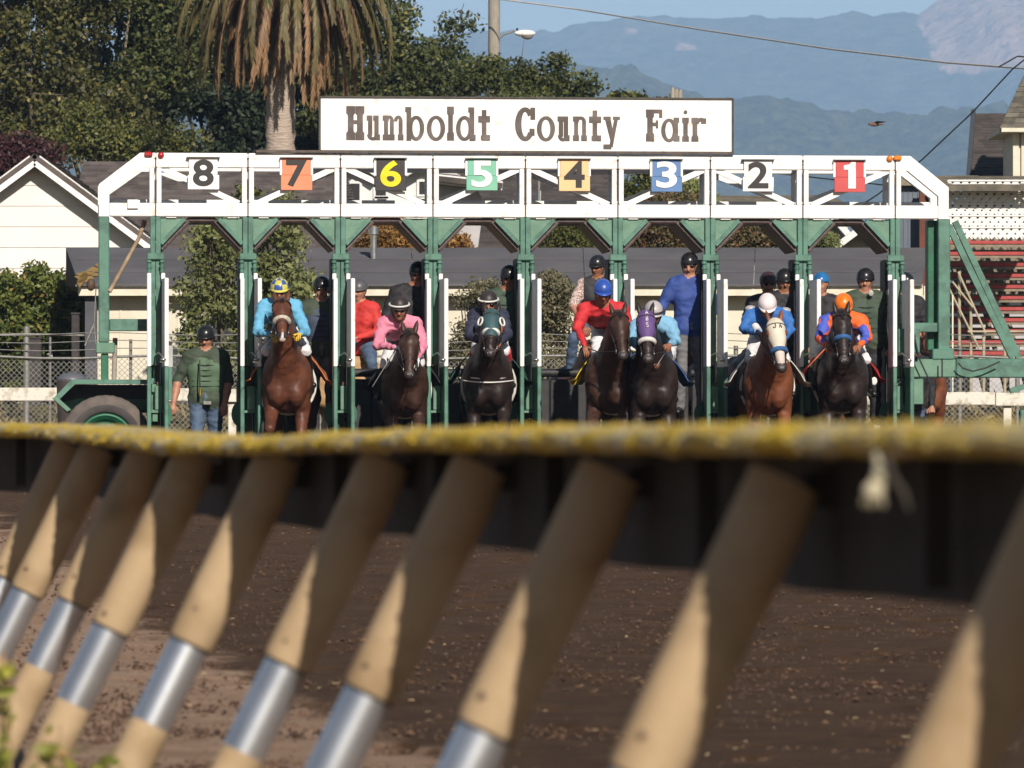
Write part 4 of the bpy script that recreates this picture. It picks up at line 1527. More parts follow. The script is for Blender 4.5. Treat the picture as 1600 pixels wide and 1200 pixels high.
def divider_parts(last=False, first=False):
    P_ = []
    mb = MB()
    mb.bev((-.058, .0, 1.35), (-.0025, .10, zBb - .002), .005)
    P_.append(('post', GREEN, mb))
    mb = MB()
    mb.bev((.0025, .0, 1.35), (.058, .10, zBb - .002), .005)
    P_.append(('post', GREEN, mb))
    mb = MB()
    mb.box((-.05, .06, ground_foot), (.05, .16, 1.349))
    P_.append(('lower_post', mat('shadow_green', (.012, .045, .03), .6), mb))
    # collar and hinge barrels
    mb = MB()
    zc1, zc0 = ZC(397), ZC(407)
    mb.bev((-.095, -.045, zc0), (.095, -.002, zc1), .008)
    mb.bev((-.10, -.055, ZC(413)), (-.045, -.004, zc0 - .002), .012)
    mb.bev((.045, -.055, ZC(413)), (.10, -.004, zc0 - .002), .012)
    P_.append(('hinge_bracket', GREEN, mb))
    for s in (-1, 1):
        mb = MB()
        mb.tube([(s * .072, -.035, ZC(413) - .001), (s * .072, -.035, ZC(427))], .024, 10)
        mb.tube([(s * .072, -.035, ZC(417)), (s * .072, -.035, ZC(420))], .033, 10)
        P_.append(('hinge_pin', GREEN, mb))
    # door leaves swung forward
    for s in (-1, 1):
        hu = -.072 if s < 0 else .083
        tu = -.084 if s < 0 else .108
        for (z0, z1, m0, m1, nm) in ((1.33, ZC(437), PADBLUE, WHITE, 'upper_door_leaf'), (.36, 1.328, GREEN, GREEN, 'lower_door_leaf')):
            mb = MB()
            L = -.50
            mb.bar((hu, -.04, (z0 + z1) / 2), (tu, L + .03, (z0 + z1) / 2), .030, z1 - z0, up=(0, 0, 1), m=0)
            mb.bev((tu - .023, L - .012, z0), (tu + .023, L + .034, z1), .008, m=1)
            P_.append((nm, [m0, m1], mb))
        mb = MB()
        mb.bev((hu - .022, -.072, ZC(438)), (hu + .022, -.01, ZC(428)), .006)
        P_.append(('hinge_knuckle', WHITE, mb))
    # latch
    mb = MB()
    mb.tube([(.0, -.02, ZC(556)), (.03, -.30, ZC(552)), (.07, -.50, ZC(560))], .011, 6)
    mb.ell((.07, -.52, ZC(563)), (.035, .03, .018), nu=10, nv=6)
    mb.box((.035, -.47, ZC(568)), (.10, -.46, ZC(565)))
    P_.append(('latch', STEEL, mb))
    mb = MB()
    mb.tube([(.03, -.15, ZC(568)), (.035, -.13, ZC(600))], .008, 5)
    mb.box((.01, -.16, ZC(602)), (.045, -.11, ZC(597)))
    P_.append(('latch_rod', RUST, mb))
    mb = MB()
    mb.bev((-.01, -.16, ZC(641)), (.075, -.06, ZC(603)), .008)
    mb.box((-.05, -.15, ZC(645)), (.095, -.09, ZC(641.4)))
    P_.append(('latch_box', GREEN_L, mb))
    mb = MB()
    for k in range(5):
        z = ZC(648) - k * .045
        mb.ell((.03, -.12, z), (.012, .012, .022), nu=6, nv=4)
    P_.append(('chain', RUST, mb))
    # gussets under the beam, each side
    for s in (-1, 1):
        if (s < 0 and first) or (s > 0 and last):
            continue
        zt_, za = zBb - .012, ZC(386)
        q = [(s * .060, zt_), (s * .060, za), (s * .335, zt_)]
        mb = MB().prism(q if s > 0 else q[::-1], .045, .055)
        P_.append(('gusset_plate', GREEN_L, mb))
        mb = MB()
        a = Vector((s * .062, .035, za + .03))
        b = Vector((s * .325, .035, zt_ - .01))
        mb.bar(a, b, .05, .045, up=(0, 0, 1))
        P_.append(('gusset_angle', GREEN, mb))
        # padding below the gusset
        mb = MB()
        a = Vector((s * .065, .46, za - .028))
        b = Vector((s * .365, .46, zt_ - .030))
        ax = (b - a).normalized()
        nn = Vector((0, 1, 0)).cross(ax)
        for (wy, hh) in ((.80, .034), (.77, .052), (.72, .062)):
            mb.bar(a, b, wy, hh, up=nn)
        P_.append(('arch_pad', BROWNPAD, mb))
    # padded stall side just behind the post, and its lower end board
    if not first:
        mb = MB()
        mb.bev((-.098, .12, .40), (-.062, .50, ZC(404)), .015)
        P_.append(('side_pad', BLACK, mb))
        mb = MB()
        mb.bev((-.060, .66, .78), (.01, .72, ZC(538)), .01)
        P_.append(('rear_edge_board', [mat('grey_green_board', (.38, .42, .36), .7, (.05, .17, .10), 2.2, lo=.42, hi=.5)], mb))
    if not last:
        mb = MB()
        mb.bev((.062, .12, .40), (.085, .62, ZC(440)), .01)
        P_.append(('side_pad', BLACK, mb))
    # curved green kick plate
    for s in ((-1,) if last else (1,) if first else (-1, 1)):
        mb = MB()
        pts = []
        for k in range(9):
            t = math.pi * k / 8
            pts.append((s * (.10 + .085 * math.sin(t)), ZC(647) - .135 * math.cos(t)))
        pts = [(s * .09, ZC(647) - .135)] + pts + [(s * .09, ZC(647) + .135)]
        mb.prism(pts if s > 0 else pts[::-1], -.02, .01)
        P_.append(('kick_plate', GREEN_D, mb))
    return P_


protos = {}
for i, u in enumerate(UC):
    key = 'f' if i == 0 else 'l' if i == 8 else 'm'
    if key not in protos:
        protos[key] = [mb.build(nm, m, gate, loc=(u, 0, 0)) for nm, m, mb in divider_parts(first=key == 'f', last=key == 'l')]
    else:
        for o in protos[key]:
            c = o.copy()
            COL.objects.link(c)
            c.location = (u, 0, 0)
            c.parent = gate
# top pads between gussets
for i in range(8):
    a, b = UC[i] + .36, UC[i + 1] - .36
    mb = MB()
    mb.bev((a - .01, .06, zBb - .062), (b + .01, .86, zBb - .003), .018)
    mb.build('arch_pad', BROWNPAD, gate)
# white scraps of old paint under the beam
for i in range(8):
    for (o_, w_) in ((.12, .11), (.80, .12), (.90, .03)):
        MB().box((UC[i] + o_, .02, zBb - .014), (UC[i] + o_ + w_, .044, zBb - .002)).build('paint_scrap', WHITE, gate)
# rear doors, black padded, closed in most stalls
for i in (1, 2, 3, 4, 5, 6):
    for s in (0, 1):
        u0 = UC[i] + .09 + s * .43
        MB().bev((u0 - .02, 2.30, .38), (u0 + .41, 2.36, ZC(590)), .015).build('rear_door', BLACK, gate)
    MB().tube([(UC[i] + .06, 2.28, ZC(580)), (UC[i + 1] - .06, 2.28, ZC(580))], .05, 10).build('rear_door_roll', BLACK, gate)
for i in range(1, 8):
    MB().bev((UC[i] - .03, 2.25, .02), (UC[i] + .03, 2.40, ZC(592)), .01).build('rear_post', BLACK, gate)
for i in range(1, 9):
    if True:
        MB().bev((UC[i] - .10, .70, .38), (UC[i] - .03, 2.20, .50), .01).build('standing_ledge', BLACK, gate)

# number panels --------------------------------------------------------------
ORANGE = mat('orange_panel', (.75, .25, .13), .6, (.68, .22, .11), 5)
MINT = mat('mint_panel', (.20, .48, .34), .6, (.17, .44, .31), 5)
PEACH = mat('peach_panel', (.82, .52, .26), .6, (.76, .48, .24), 5)
BLUEP = mat('blue_panel', (.10, .20, .42), .6, (.085, .18, .38), 5)
REDPN = mat('red_panel', (.56, .070, .070), .6, (.50, .06, .06), 5)
BLKPN = mat('black_panel', (.020, .014, .014), .5, (.03, .022, .022), 5)
YEL = mat('yellow_digit', (.80, .66, .0), .6)
DIGBLK = mat('black_digit', (.018, .013, .013), .5)


def text_mesh(ch, size, off, ext):
    cu = bpy.data.curves.new('digit', 'FONT')
    cu.body = ch
    cu.size = size
    cu.align_x = 'CENTER'
    cu.offset = off
    cu.extrude = ext
    cu.resolution_u = 6
    ob = bpy.data.objects.new('tmp', cu)
    COL.objects.link(ob)
    bpy.context.view_layer.update()
    me = bpy.data.meshes.new_from_object(ob.evaluated_get(bpy.context.evaluated_depsgraph_get()))
    bpy.data.objects.remove(ob)
    return me


PXN = [317.5, 463, 610, 752.5, 897, 1041, 1184, 1327]
cols = {8: (WHITE, DIGBLK), 7: (ORANGE, DIGBLK), 6: (BLKPN, YEL), 5: (MINT, WHITE), 4: (PEACH, DIGBLK), 3: (BLUEP, WHITE), 2: (WHITE, DIGBLK), 1: (REDPN, WHITE)}
for i, px in enumerate(PXN):
    d = 8 - i
    m0, m1 = cols[d]
    uc = gp(px, 270).x
    zt_, zb_ = ZC(248.5), ZC(299)
    pn = MB()
    ragged = .004 * ((d * 7) % 3)
    pn.bev((uc - .158, -.035, zt_ - .19), (uc + .158, -.016, zt_), .004)
    pn.bev((uc - .172, -.034, zb_ + ragged), (uc + .176, -.015, zt_ - .191), .004)
    pn = pn.build('number_panel', m0, gate)
    if d not in (8, 2):
        for s in (-1, 1):
            MB().box((uc + s * .160, -.030, zt_ - .188), (uc + s * .184, -.006, zt_ - .002)).build('panel_edge', WHITE, pn)
    MB().box((uc - .185, -.075, zt_ + .002), (uc + .185, -.003, zt_ + .010)).build('panel_hood', mat('hood_metal', (.30, .30, .30), .5), pn)
    if d in (6, 5, 3):
        MB().box((uc - .10, -.03, zt_ + .011), (uc + .16, .05, zt_ + .022)).build('hood_flap', WHITE, pn)
    if d == 1:
        t1 = MB()
        w1 = [(.0, 0), (.085, 0), (.085, .3), (.035, .3), (.012, .275), (-.05, .262), (-.05, .215), (.0, .215)]
        t1.add([(x, y, .003) for x, y in w1] + [(x, y, -.003) for x, y in w1],
               [tuple(range(8)), tuple(range(15, 7, -1))] + [(k, k + 8, (k + 1) % 8 + 8, (k + 1) % 8) for k in range(8)])
        me = bpy.data.meshes.new('digit')
        me.from_pydata(t1.v, [], t1.f)
    else:
        me = text_mesh(str(d), .41, .0105, .003)
    me.name = 'digit'
    me.materials.append(m1)
    dg = bpy.data.objects.new('digit', me)
    COL.objects.link(dg)
    dg.parent = pn
    xs_ = [v.co.x for v in me.vertices]
    ys_ = [v.co.y for v in me.vertices]
    cx_, cy_ = (min(xs_) + max(xs_)) / 2, (min(ys_) + max(ys_)) / 2
    sy = .295 / (max(ys_) - min(ys_))
    wd = {1: .135}.get(d, .232)
    sx_ = wd / (max(xs_) - min(xs_))
    dg.rotation_euler = (R(90), 0, 0)
    dg.scale = (sx_, sy, 1)
    dg.location = (uc + .0 - cx_ * sx_, -.0395, (zt_ + zb_) / 2 - cy_ * sy + .012)

# marker lights
REDL = mat('red_marker_lens', (.45, .012, .02), .3, spec=.6)
AMBL = mat('amber_marker_lens', (.85, .22, .01), .3, spec=.6)
for (px, py, m, rnd) in ((232, 241, REDL, 0), (251.5, 242.5, REDL, 1), (1390, 248, AMBL, 1), (1402, 247, AMBL, 0)):
    p = gp(px, py)
    mb = MB()
    if rnd:
        mb.ell((p.x, -.012, p.z), (.036, .03, .036), nu=16, nv=10)
    else:
        mb.bev((p.x - .045, -.04, p.z - .026), (p.x + .045, -.003, p.z + .026), .012)
    mb.build('marker_light', m, gate)

# banner ----------------------------------------------------------------------
bl, br = gp(501, 195), gp(1143, 195)
zb1, zb0 = ZC(154.5), ZC(236)
banner = MB().bev((bl.x, -.02, zb0), (br.x, .03, zb1 - .0), .004).build('banner_board', WHITE, gate)
TRIMD = mat('dark_trim', (.085, .075, .065), .8, (.05, .045, .04), 9)
MB().box((bl.x - .02, -.035, zb1 + .001), (br.x + .02, .045, zb1 + .022)).build('board_trim', TRIMD, banner)
MB().box((bl.x - .022, -.035, zb0), (bl.x - .001, .045, zb1)).build('board_trim', TRIMD, banner)
MB().box((br.x + .001, -.035, zb0), (br.x + .022, .045, zb1)).build('board_trim', TRIMD, banner)
x0 = gp(400, 240).x
MB().box((x0, -.045, zT + .006), (br.x + .02, .06, zT + .034)).build('banner_shelf', mat('brown_shelf', (.12, .09, .075), .8, (.07, .055, .05), 12), banner)
LET = mat('lettering_paint', (.085, .065, .058), .7, (.16, .13, .12), 5, lo=.30, hi=.6)
kk = [0]


def LU(px):
    return gp(px, 195).x


def LZ(py):
    return ZC(py)


def lpoly(mb, pts):
    kk[0] += 1
    e = .0003 * (kk[0] % 9)
    q = [(LU(x), LZ(y)) for x, y in pts]
    area = sum(q[i][0] * q[(i + 1) % len(q)][1] - q[(i + 1) % len(q)][0] * q[i][1] for i in range(len(q)))
    if area < 0:
        q = q[::-1]
    mb.prism(q, -.026 - e, -.0195)


def rect(mb, a, b, c, d):
    lpoly(mb, [(a, b), (c, b), (c, d), (a, d)])


def arc(mb, cx_, cy_, rx, ry, tx, ty, a0, a1, n=14):
    for k in range(n):
        t0, t1 = R(a0 + (a1 - a0) * k / n), R(a0 + (a1 - a0) * (k + 1.02) / n)
        f = lambda t, rx_, ry_: (cx_ + rx_ * math.cos(t), cy_ - ry_ * math.sin(t))
        lpoly(mb, [f(t0, rx, ry), f(t1, rx, ry), f(t1, rx - tx, ry - ty), f(t0, rx - tx, ry - ty)])


BL_, XH, AS = 220.0, 181.5, 167.0


def stem(mb, x, w, top, bot=BL_, slab=1.6, sl_top=True, sl_bot=True, h=11):
    rect(mb, x, top, x + w, bot)
    if sl_top:
        lpoly(mb, [(x - slab, top), (x, top + .2), (x, top + h + 3), (x - slab, top + h)])
        lpoly(mb, [(x + w, top + .2), (x + w + slab, top), (x + w + slab, top + h), (x + w, top + h + 3)])
    if sl_bot:
        lpoly(mb, [(x - slab, bot - h), (x, bot - h - 3), (x, bot), (x - slab, bot)])
        lpoly(mb, [(x + w, bot - h - 3), (x + w + slab, bot - h), (x + w + slab, bot), (x + w, bot)])


def glyph(ch, a, b):
    mb = MB()
    w = b - a
    if ch == 'H':
        stem(mb, a + 2.2, 9.2, AS, slab=2.4)
        stem(mb, b - 11.4, 9.2, AS, slab=2.4)
        rect(mb, a + 11, 189, b - 11, 195)
    elif ch == 'u':
        rect(mb, a + 1.8, XH, a + 8.6, BL_ - 7)
        rect(mb, a - .2, XH, a + 1.9, XH + 8)
        arc(mb, (a + b) / 2 - .8, BL_ - 9, w / 2 - 1.2, 9.4, 6.2, 5, 180, 360)
        rect(mb, b - 8.8, XH, b - 2, BL_)
        rect(mb, b - 10.6, XH, b - 8.7, XH + 8)
        rect(mb, b - 2.1, BL_ - 9, b + .2, BL_)
    elif ch in 'mn':
        rect(mb, a + 1.8, XH, a + 8.2, BL_)
        rect(mb, a - .2, XH, a + 1.9, XH + 8)
        rect(mb, a - .2, BL_ - 9, a + 1.9, BL_)
        rect(mb, a + 8.1, BL_ - 9, a + 9.4, BL_)
        cnt = 2 if ch == 'm' else 1
        seg = (b - 1.6 - (a + 3.4)) / cnt
        for i in range(cnt):
            l_ = a + 3.4 + seg * i
            arc(mb, l_ + seg / 2, XH + 9, seg / 2, 9.2, 5.6, 5, 0, 180)
            rect(mb, l_ + seg - 6.2, XH + 8, l_ + seg, BL_)
            rect(mb, l_ + seg - 7.6, BL_ - 9, l_ + seg - 6.1, BL_)
            rect(mb, l_ + seg - .1, BL_ - 9, l_ + seg + 1.4, BL_)
    elif ch in 'bd':
        s = 1 if ch == 'b' else -1
        x = a + 2 if s > 0 else b - 9.6
        rect(mb, x, AS + 1, x + 7.4, BL_ + .5)
        if s > 0:
            rect(mb, a, AS + 1, a + 2.1, AS + 9)
        else:
            rect(mb, x - 2, AS + 1, x + .1, AS + 9)
            rect(mb, b - 2.3, BL_ - 9, b, BL_)
        cx_ = (a + b) / 2 + s * 2.0
        arc(mb, cx_, 201, w / 2 - 2.2, 19.6, 7, 5.4, 0, 360, 24)
    elif ch == 'o':
        arc(mb, (a + b) / 2, 201, w / 2, 19.8, 7.4, 5.2, 0, 360, 24)
    elif ch == 'l':
        stem(mb, a + 1.6, w - 3.2, AS, slab=1.8)
    elif ch == 't':
        stem(mb, a + 5.6, 7.2, AS + 5, sl_top=False, sl_bot=False)
        rect(mb, a, XH, a + 5.7, XH + 10)
        rect(mb, a + 12.7, XH, b, XH + 10)
        rect(mb, a + 12.7, BL_ - 9, b, BL_)
        rect(mb, a + 4, BL_ - 8, a + 5.7, BL_ - 1)
    elif ch == 'C':
        arc(mb, a + w / 2, 194, w / 2, 26.5, 10, 7, 38, 322, 24)
        rect(mb, b - 7.5, AS + 1, b, AS + 20)
        rect(mb, b - 9, BL_ - 19, b - 1, BL_ - 8)
    elif ch == 'y':
        lpoly(mb, [(a + 1, XH), (a + 10, XH), (a + 16.5, BL_ - 5), (a + 12, BL_ + 5)])
        lpoly(mb, [(b - 8, XH), (b - 2, XH), (a + 14, BL_ + 10), (a + 9, BL_ + 6)])
        rect(mb, a - .5, XH, a + 11, XH + 5)
        rect(mb, b - 10.5, XH, b + .3, XH + 5)
        rect(mb, a - .5, BL_ + 5, a + 12, BL_ + 12.5)
    elif ch == 'F':
        stem(mb, a + 2, 8.6, AS + 3, slab=2)
        rect(mb, a + 10.5, AS + 3, b, AS + 9)
        rect(mb, b - 5, AS + 9, b, AS + 16)
        rect(mb, a + 10.5, 190.5, b - 9, 196)
        rect(mb, b - 10, 187, b - 6.5, 199.5)
    elif ch == 'a':
        arc(mb, a + 12.6, 202.5, 12.4, 18.6, 6.6, 5, 0, 360, 24)
        rect(mb, b - 9.4, XH + 1, b - 2.4, BL_)
        rect(mb, b - 2.5, BL_ - 9, b, BL_)
        rect(mb, b - 2.5, XH + 1, b - .6, XH + 9)
    elif ch == 'i':
        stem(mb, a + 1.8, w - 3.6, XH + 1, slab=1.8, h=7)
        arc(mb, (a + b) / 2, 174, 3.1, 3.1, 3.09, 3.09, 0, 360, 10)
    elif ch == 'r':
        stem(mb, a + 1.8, 7.4, XH + 1, slab=1.8, h=7)
        arc(mb, a + 15, XH + 11, 8, 10, 4.5, 6, 40, 180)
        rect(mb, a + 15, XH + 2, b, XH + 10.5)
    mb.build('letter', LET, banner)


for ch, a, b in [('H', 541, 569), ('u', 573, 593.5), ('m', 598, 630.5), ('b', 633, 663), ('o', 666.5, 695.5), ('l', 698.5, 709), ('d', 712, 743), ('t', 747, 765.5),
                 ('C', 804.5, 836), ('o', 838.5, 867), ('u', 871, 889.5), ('n', 895, 917), ('t', 920, 939), ('y', 943, 968), ('F', 1009, 1034.5), ('a', 1032.5, 1061.5), ('i', 1065.5, 1076), ('r', 1080, 1103)]:
    glyph(ch, a, b)

# left end frame ----------------------------------------------------------------
ga = lambda px, py, v=0.0: gp(px, py, v)
a, b = ga(154, 339), ga(171, 535)
MB().bev((a.x, 0, b.z), (b.x, .14, zBb - .002), .01).build('end_post', GREEN, gate)
MB().bev((a.x - .03, -.02, ga(0, 552).z), (b.x + .06, .16, ga(0, 535).z), .01).build('end_clamp', GREEN_L, gate)
a2 = ga(158, 0)
MB().bev((a2.x, .02, ga(0, 594).z), (b.x - .01, .12, ga(0, 552).z - .002), .008).build('end_post_foot', GREEN_D, gate)
MB().bev((b.x + .002, .02, ga(0, 517).z), (UC[0] - .062, .12, ga(0, 498).z), .008).build('end_rail', GREEN, gate)
MB().tube([ga(226, 345, .25), ga(217, 372, .2), ga(171, 456, .0)], [.028, .022, .024], 8).build('wooden_prop', mat('prop_wood', (.36, .26, .17), .85, (.20, .14, .09), 10), gate)
MB().tube([ga(180, 528, .3), ga(178, 600, .3)], .028, 7).build('tie_stake', mat('weathered_grey_wood', (.36, .31, .26), .9, (.25, .21, .18), 10), gate)
a, b = ga(199, 312), ga(216, 326)
MB().bev((a.x, -.03, b.z), (b.x, -.003, a.z), .004).build('brace_bracket', WHITE, gate)
# cable hanging by the end post
MB().tube([ga(150, 450), ga(147, 505), ga(150, 540)], .007, 5).build('cable', GALV, gate)
MB().tube([ga(147, 506), ga(141, 520), ga(133, 540)], .014, 5).build('cable_sheath', GALV, gate)
MB().ell(ga(142, 445), (.05, .04, .07), nu=8, nv=6).build('pulley', RUST, gate)

# fender and wheel
FD = MB()
pts = [(112, 593), (240, 593), (240, 600), (117, 600), (90, 627), (84, 622)]
q = [gp(x, y, -.12) for x, y in pts]
FD.prism([(p.x, p.z) for p in q][::-1], -.12, .42)
fe = FD.build('fender', GREEN, gate)
q = [gp(x, y, .2) for x, y in [(88, 626), (118, 601), (238, 601), (238, 645), (104, 645)]]
MB().prism([(p.x, p.z) for p in q][::-1], .40, .42).build('fender_liner', BLACK, fe)
q = [gp(x, y, .2) for x, y in [(100, 628), (125, 622), (236, 624), (236, 640), (104, 642)]]
MB().prism([(p.x, p.z) for p in q][::-1], .36, .39).build('fender_rib', GREEN_D, fe)
q = [gp(x, y, -.12) for x, y in [(82, 622), (88, 619), (111, 640), (105, 643)]]
MB().prism([(p.x, p.z) for p in q][::-1], -.13, .40).build('fender_flap', GREEN_L, fe)
wc = gp(165, 690, -.02)
Rw = .51
whl = MB()
prof = [(.30, -.02), (.315, -.055), (.33, -.075), (.40, -.088), (.455, -.078), (.49, -.055), (.505, -.03), (.51, 0), (.51, .12), (.49, .17), (.45, .19), (.30, .17)]
N = 72
vs, fs = [], []
for k in range(N):
    t = 2 * math.pi * k / N
    for (rr, vv) in prof:
        bump_ = .006 if (k % 2 and rr > .48) else 0
        vs.append((wc.x + math.cos(t) * (rr - bump_), wc.y + vv, Rw + math.sin(t) * (rr - bump_)))
n_ = len(prof)
for k in range(N):
    k2 = (k + 1) % N
    for j in range(n_ - 1):
        fs.append((k * n_ + j, k2 * n_ + j, k2 * n_ + j + 1, k * n_ + j + 1))
for q_ in range(len(fs)):
    whl.add([], [], 0)
whl.add(vs, fs, 0, True)
whl.m = [1 if (k_ % (n_ - 1)) < 3 else 0 for k_ in range(len(fs))]
TYRE = mat('dusty_tyre', (.145, .115, .10), .9, (.085, .072, .066), 6, .004, 40)
wheel = whl.build('wheel', [TYRE, mat('sidewall', (.075, .066, .064), .85, (.05, .045, .045), 8, .002, 50)], gate)
rim = MB()
prof2 = [(.31, -.03), (.295, -.06), (.275, -.058), (.27, -.045), (.25, -.04), (.235, -.0), (.20, .03), (.16, -.0), (.13, -.02), (.10, -.05), (.0, -.055)]
vs, fs = [], []
for k in range(40):
    t = 2 * math.pi * k / 40
    for (rr, vv) in prof2:
        vs.append((wc.x + math.cos(t) * rr, wc.y + vv, Rw + math.sin(t) * rr))
n_ = len(prof2)
for k in range(40):
    k2 = (k + 1) % 40
    for j in range(n_ - 1):
        fs.append((k * n_ + j, k2 * n_ + j, k2 * n_ + j + 1, k * n_ + j + 1))
rim.add(vs, fs, 0, True)
rim.build('rim', GREEN_D, wheel)
for k in range(6):
    t = math.pi * k / 3 + .5
    MB().tube([(wc.x + .18 * math.cos(t), wc.y - .03, Rw + .18 * math.sin(t)), (wc.x + .18 * math.cos(t), wc.y + .02, Rw + .18 * math.sin(t))], .016, 6).build('lug_nut', RUST, wheel)
# jack hardware beside the wheel, and the left door edge of stall eight
for (x0, y0, x1, y1, m, nm) in ((237, 600, 250, 613, GREEN_L, 'jack_head'), (238, 640, 247, 659, GREEN_L, 'jack_foot'), (240, 613, 252, 640, BLACK, 'jack_tube'), (236, 591, 244, 660, GREEN, 'jack_post')):
    a, b = gp(x0, y0, -.1), gp(x1, y1, -.1)
    dv = .0 if nm != 'jack_post' else .05
    MB().bev((a.x, -.12 + dv, b.z), (b.x, -.03 + dv, a.z), .006).build(nm, m, gate)
a, b = gp(258, 540, -.3), gp(270, 574, -.3)
MB().bev((a.x, -.33, b.z), (b.x, -.29, a.z), .005).build('clear_shield', mat('smoky_plastic', (.42, .44, .42), .4), gate)
a, b = gp(258, 574, -.3), gp(269, 625, -.3)
MB().bev((a.x, -.33, b.z), (b.x, -.29, a.z), .005).build('shield_panel', GREEN, gate)

# right end frame -----------------------------------------------------------------
a, b = ga(1466, 343), ga(1485, 548)
MB().bev((a.x, 0, b.z), (b.x, .14, zBb - .002), .01).build('end_post', GREEN, gate)
c = ga(1453, 0)
MB().bev((c.x, .16, b.z), (a.x + .03, .34, zBb - .01), .01).build('end_post_web', GREEN_D, gate)
MB().bev((UC[8] + .062, .02, ga(0, 517).z), (a.x - .002, .12, ga(0, 502).z), .008).build('end_rail', GREEN, gate)
a, b = ga(1457, 545, -.05), ga(1491, 562, -.05)
MB().bev((a.x, -.06, b.z + .002), (b.x, .20, a.z), .01).build('end_foot_plate', GREEN, gate)
a, b = ga(1399, 561, -.05), ga(1700, 590, -.05)
mid = ga(1494, 0, -.05).x
MB().bev((a.x, -.05, b.z), (mid - .003, .14, a.z), .012).build('draw_beam', GREEN_L, gate)
MB().bev((mid, -.055, b.z - .003), (b.x, .145, a.z + .004), .012).build('draw_beam', GREEN, gate)
a, b = ga(1402, 514, -.10), ga(1436, 552, -.10)
cb = MB().bev((a.x, -.16, b.z), (b.x, -.02, a.z), .008).build('control_box', GREEN, gate)
MB().box((a.x - .01, -.17, b.z - .022), (b.x + .01, -.01, b.z - .003)).build('box_base', RUST, cb)
MB().ell((a.x + .18, -.165, a.z - .075), (.02, .015, .022), nu=10, nv=6).build('box_lock', STEEL, cb)
a, b = ga(1399, 592, -.10), ga(1442, 632, -.10)
MB().bev((a.x, -.14, b.z), (b.x, .05, a.z), .008).build('battery_box', GREEN_L, gate)
for (p, q_, w_) in (((1492, 346), (1592, 559), .068), ((1482, 352), (1582, 559), .068)):
    dv = .05
    MB().bar(ga(*p, dv), ga(*q_, dv), .07, w_, up=(1, 0, .5)).build('stay_brace', GREEN, gate)
MB().bar(ga(1578, 611, 0), ga(1640, 592, 0), .06, .06).build('drawbar_strut', GREEN, gate)
MB().bev((ga(1594, 0).x, -.02, ga(0, 670).z), (ga(1612, 0).x, .1, ga(0, 640).z), .01).build('stand_leg', GREEN, gate)
for pts in (((1497, 567), (1504, 575), (1520, 580), (1540, 575), (1562, 565)), ((1428, 522), (1436, 560), (1450, 590), (1462, 640)), ((1410, 552), (1411, 590), (1412, 632)), ((1422, 552), (1424, 580), (1423, 620)), ((1404, 600), (1420, 585), (1418, 570), (1404, 572)), ((1472, 560), (1472, 590))):
    P_ = [gp(x, y, -.19) for x, y in pts]
    sm_ = []
    for i in range(len(P_) - 1):
        for k in range(4):
            sm_.append(P_[i].lerp(P_[i + 1], k / 4))
    sm_.append(P_[-1])
    MB().tube(sm_, .009, 5).build('hanging_cable', BW, gate)
for u in UC:
    mb = MB()
    mb.tube([(u, -.006, zBb + .02), (u, -.006, zT - .05)], .006, 5)
    for z in (zBb + .16, zTb - .02, zT - .06):
        mb.ell((u, -.010, z), (.012, .008, .012), nu=6, nv=4)
    mb.build('seam_bolts', RUST, gate)

# ------------------------------------------------------------------ THE NEAR TRACK RAIL
PR = [(-3.10, 23.3), (-2.80, 22.1), (-2.51, 20.9), (-2.03, 18.9), (-1.557, 17.5), (-1.372, 16.1), (-1.171, 15.18), (-.936, 13.28), (-.702, 12.4), (-.449, 11.34), (-.255, 10.15), (-.041, 8.93), (.176, 7.72), (.455, 6.5), (.70, 5.35), (.95, 4.2)]
rail = thing('near_track_rail', 'lichen covered plank rail on leaning tan posts curving across the foreground', 'rail', (-.4, 12, gz(12)))
POST = mat('tan_post_paint', (.42, .30, .18), .72, (.30, .205, .115), 6, .002, 26, spec=.18, detail=9, lo=.30, hi=.50)
SLEEVE = mat('galvanized_sleeve', (.62, .63, .66), .33, (.50, .51, .54), 8, metal=.85)
DRK = mat('post_bore', (.03, .025, .02), .8)
zs_ = HC - .49
for i, (x, y) in enumerate(PR):
    # leaning direction: perpendicular to the rail, towards the track
    x0, y0 = PR[max(i - 1, 0)]
    x1, y1 = PR[min(i + 1, len(PR) - 1)]
    t = Vector((x1 - x0, y1 - y0, 0)).normalized()
    perp = Vector((-t.y, t.x, 0))
    if perp.x < 0:
        perp = -perp
    ax = (perp * .50 + Vector((0, 0, 1)))
    P0 = Vector((x, y, zs_))
    rr = random.Random(i)
    jit = perp * rr.uniform(-.006, .006)
    bz = gz(y) - .12
    top = P0 + ax * (.405) + jit
    sl = P0 + ax * (-.175)
    bot = P0 + ax * (bz - zs_)
    mb = MB()
    mb.tube([P0, P0 + ax * .012, P0 + ax * .2, top], [.0475, .0515, .0520, .0535], 32)
    mb.tube([bot, sl], [.0480, .0465], 32)
    o = mb.build('post', POST, rail)
    mb = MB()
    mb.tube([sl - ax * .02, P0 + ax * .02], .0440, 32)
    mb.build('sleeve', SLEEVE, o)
    mb = MB()
    mb.tube([P0 - ax * .004, P0 + ax * .0005], .0480, 32)
    mb.build('collar_joint', DRK, o)
    bo = P0 + ax * (.05 + rr.uniform(-.02, .03)) - perp * rr.uniform(.022, .036) + Vector((0, -.040, 0))
    MB().ell(bo, (.006, .005, .006), nu=8, nv=6).build('bolt', RUST, o)
LICH = bpy.data.materials.new('lichen_plank')
LICH.use_nodes = True
nt = LICH.node_tree
b_ = nt.nodes['Principled BSDF']
b_.inputs['Roughness'].default_value = .95
b_.inputs['Specular IOR Level'].default_value = .15
geo = nt.nodes.new('ShaderNodeNewGeometry')
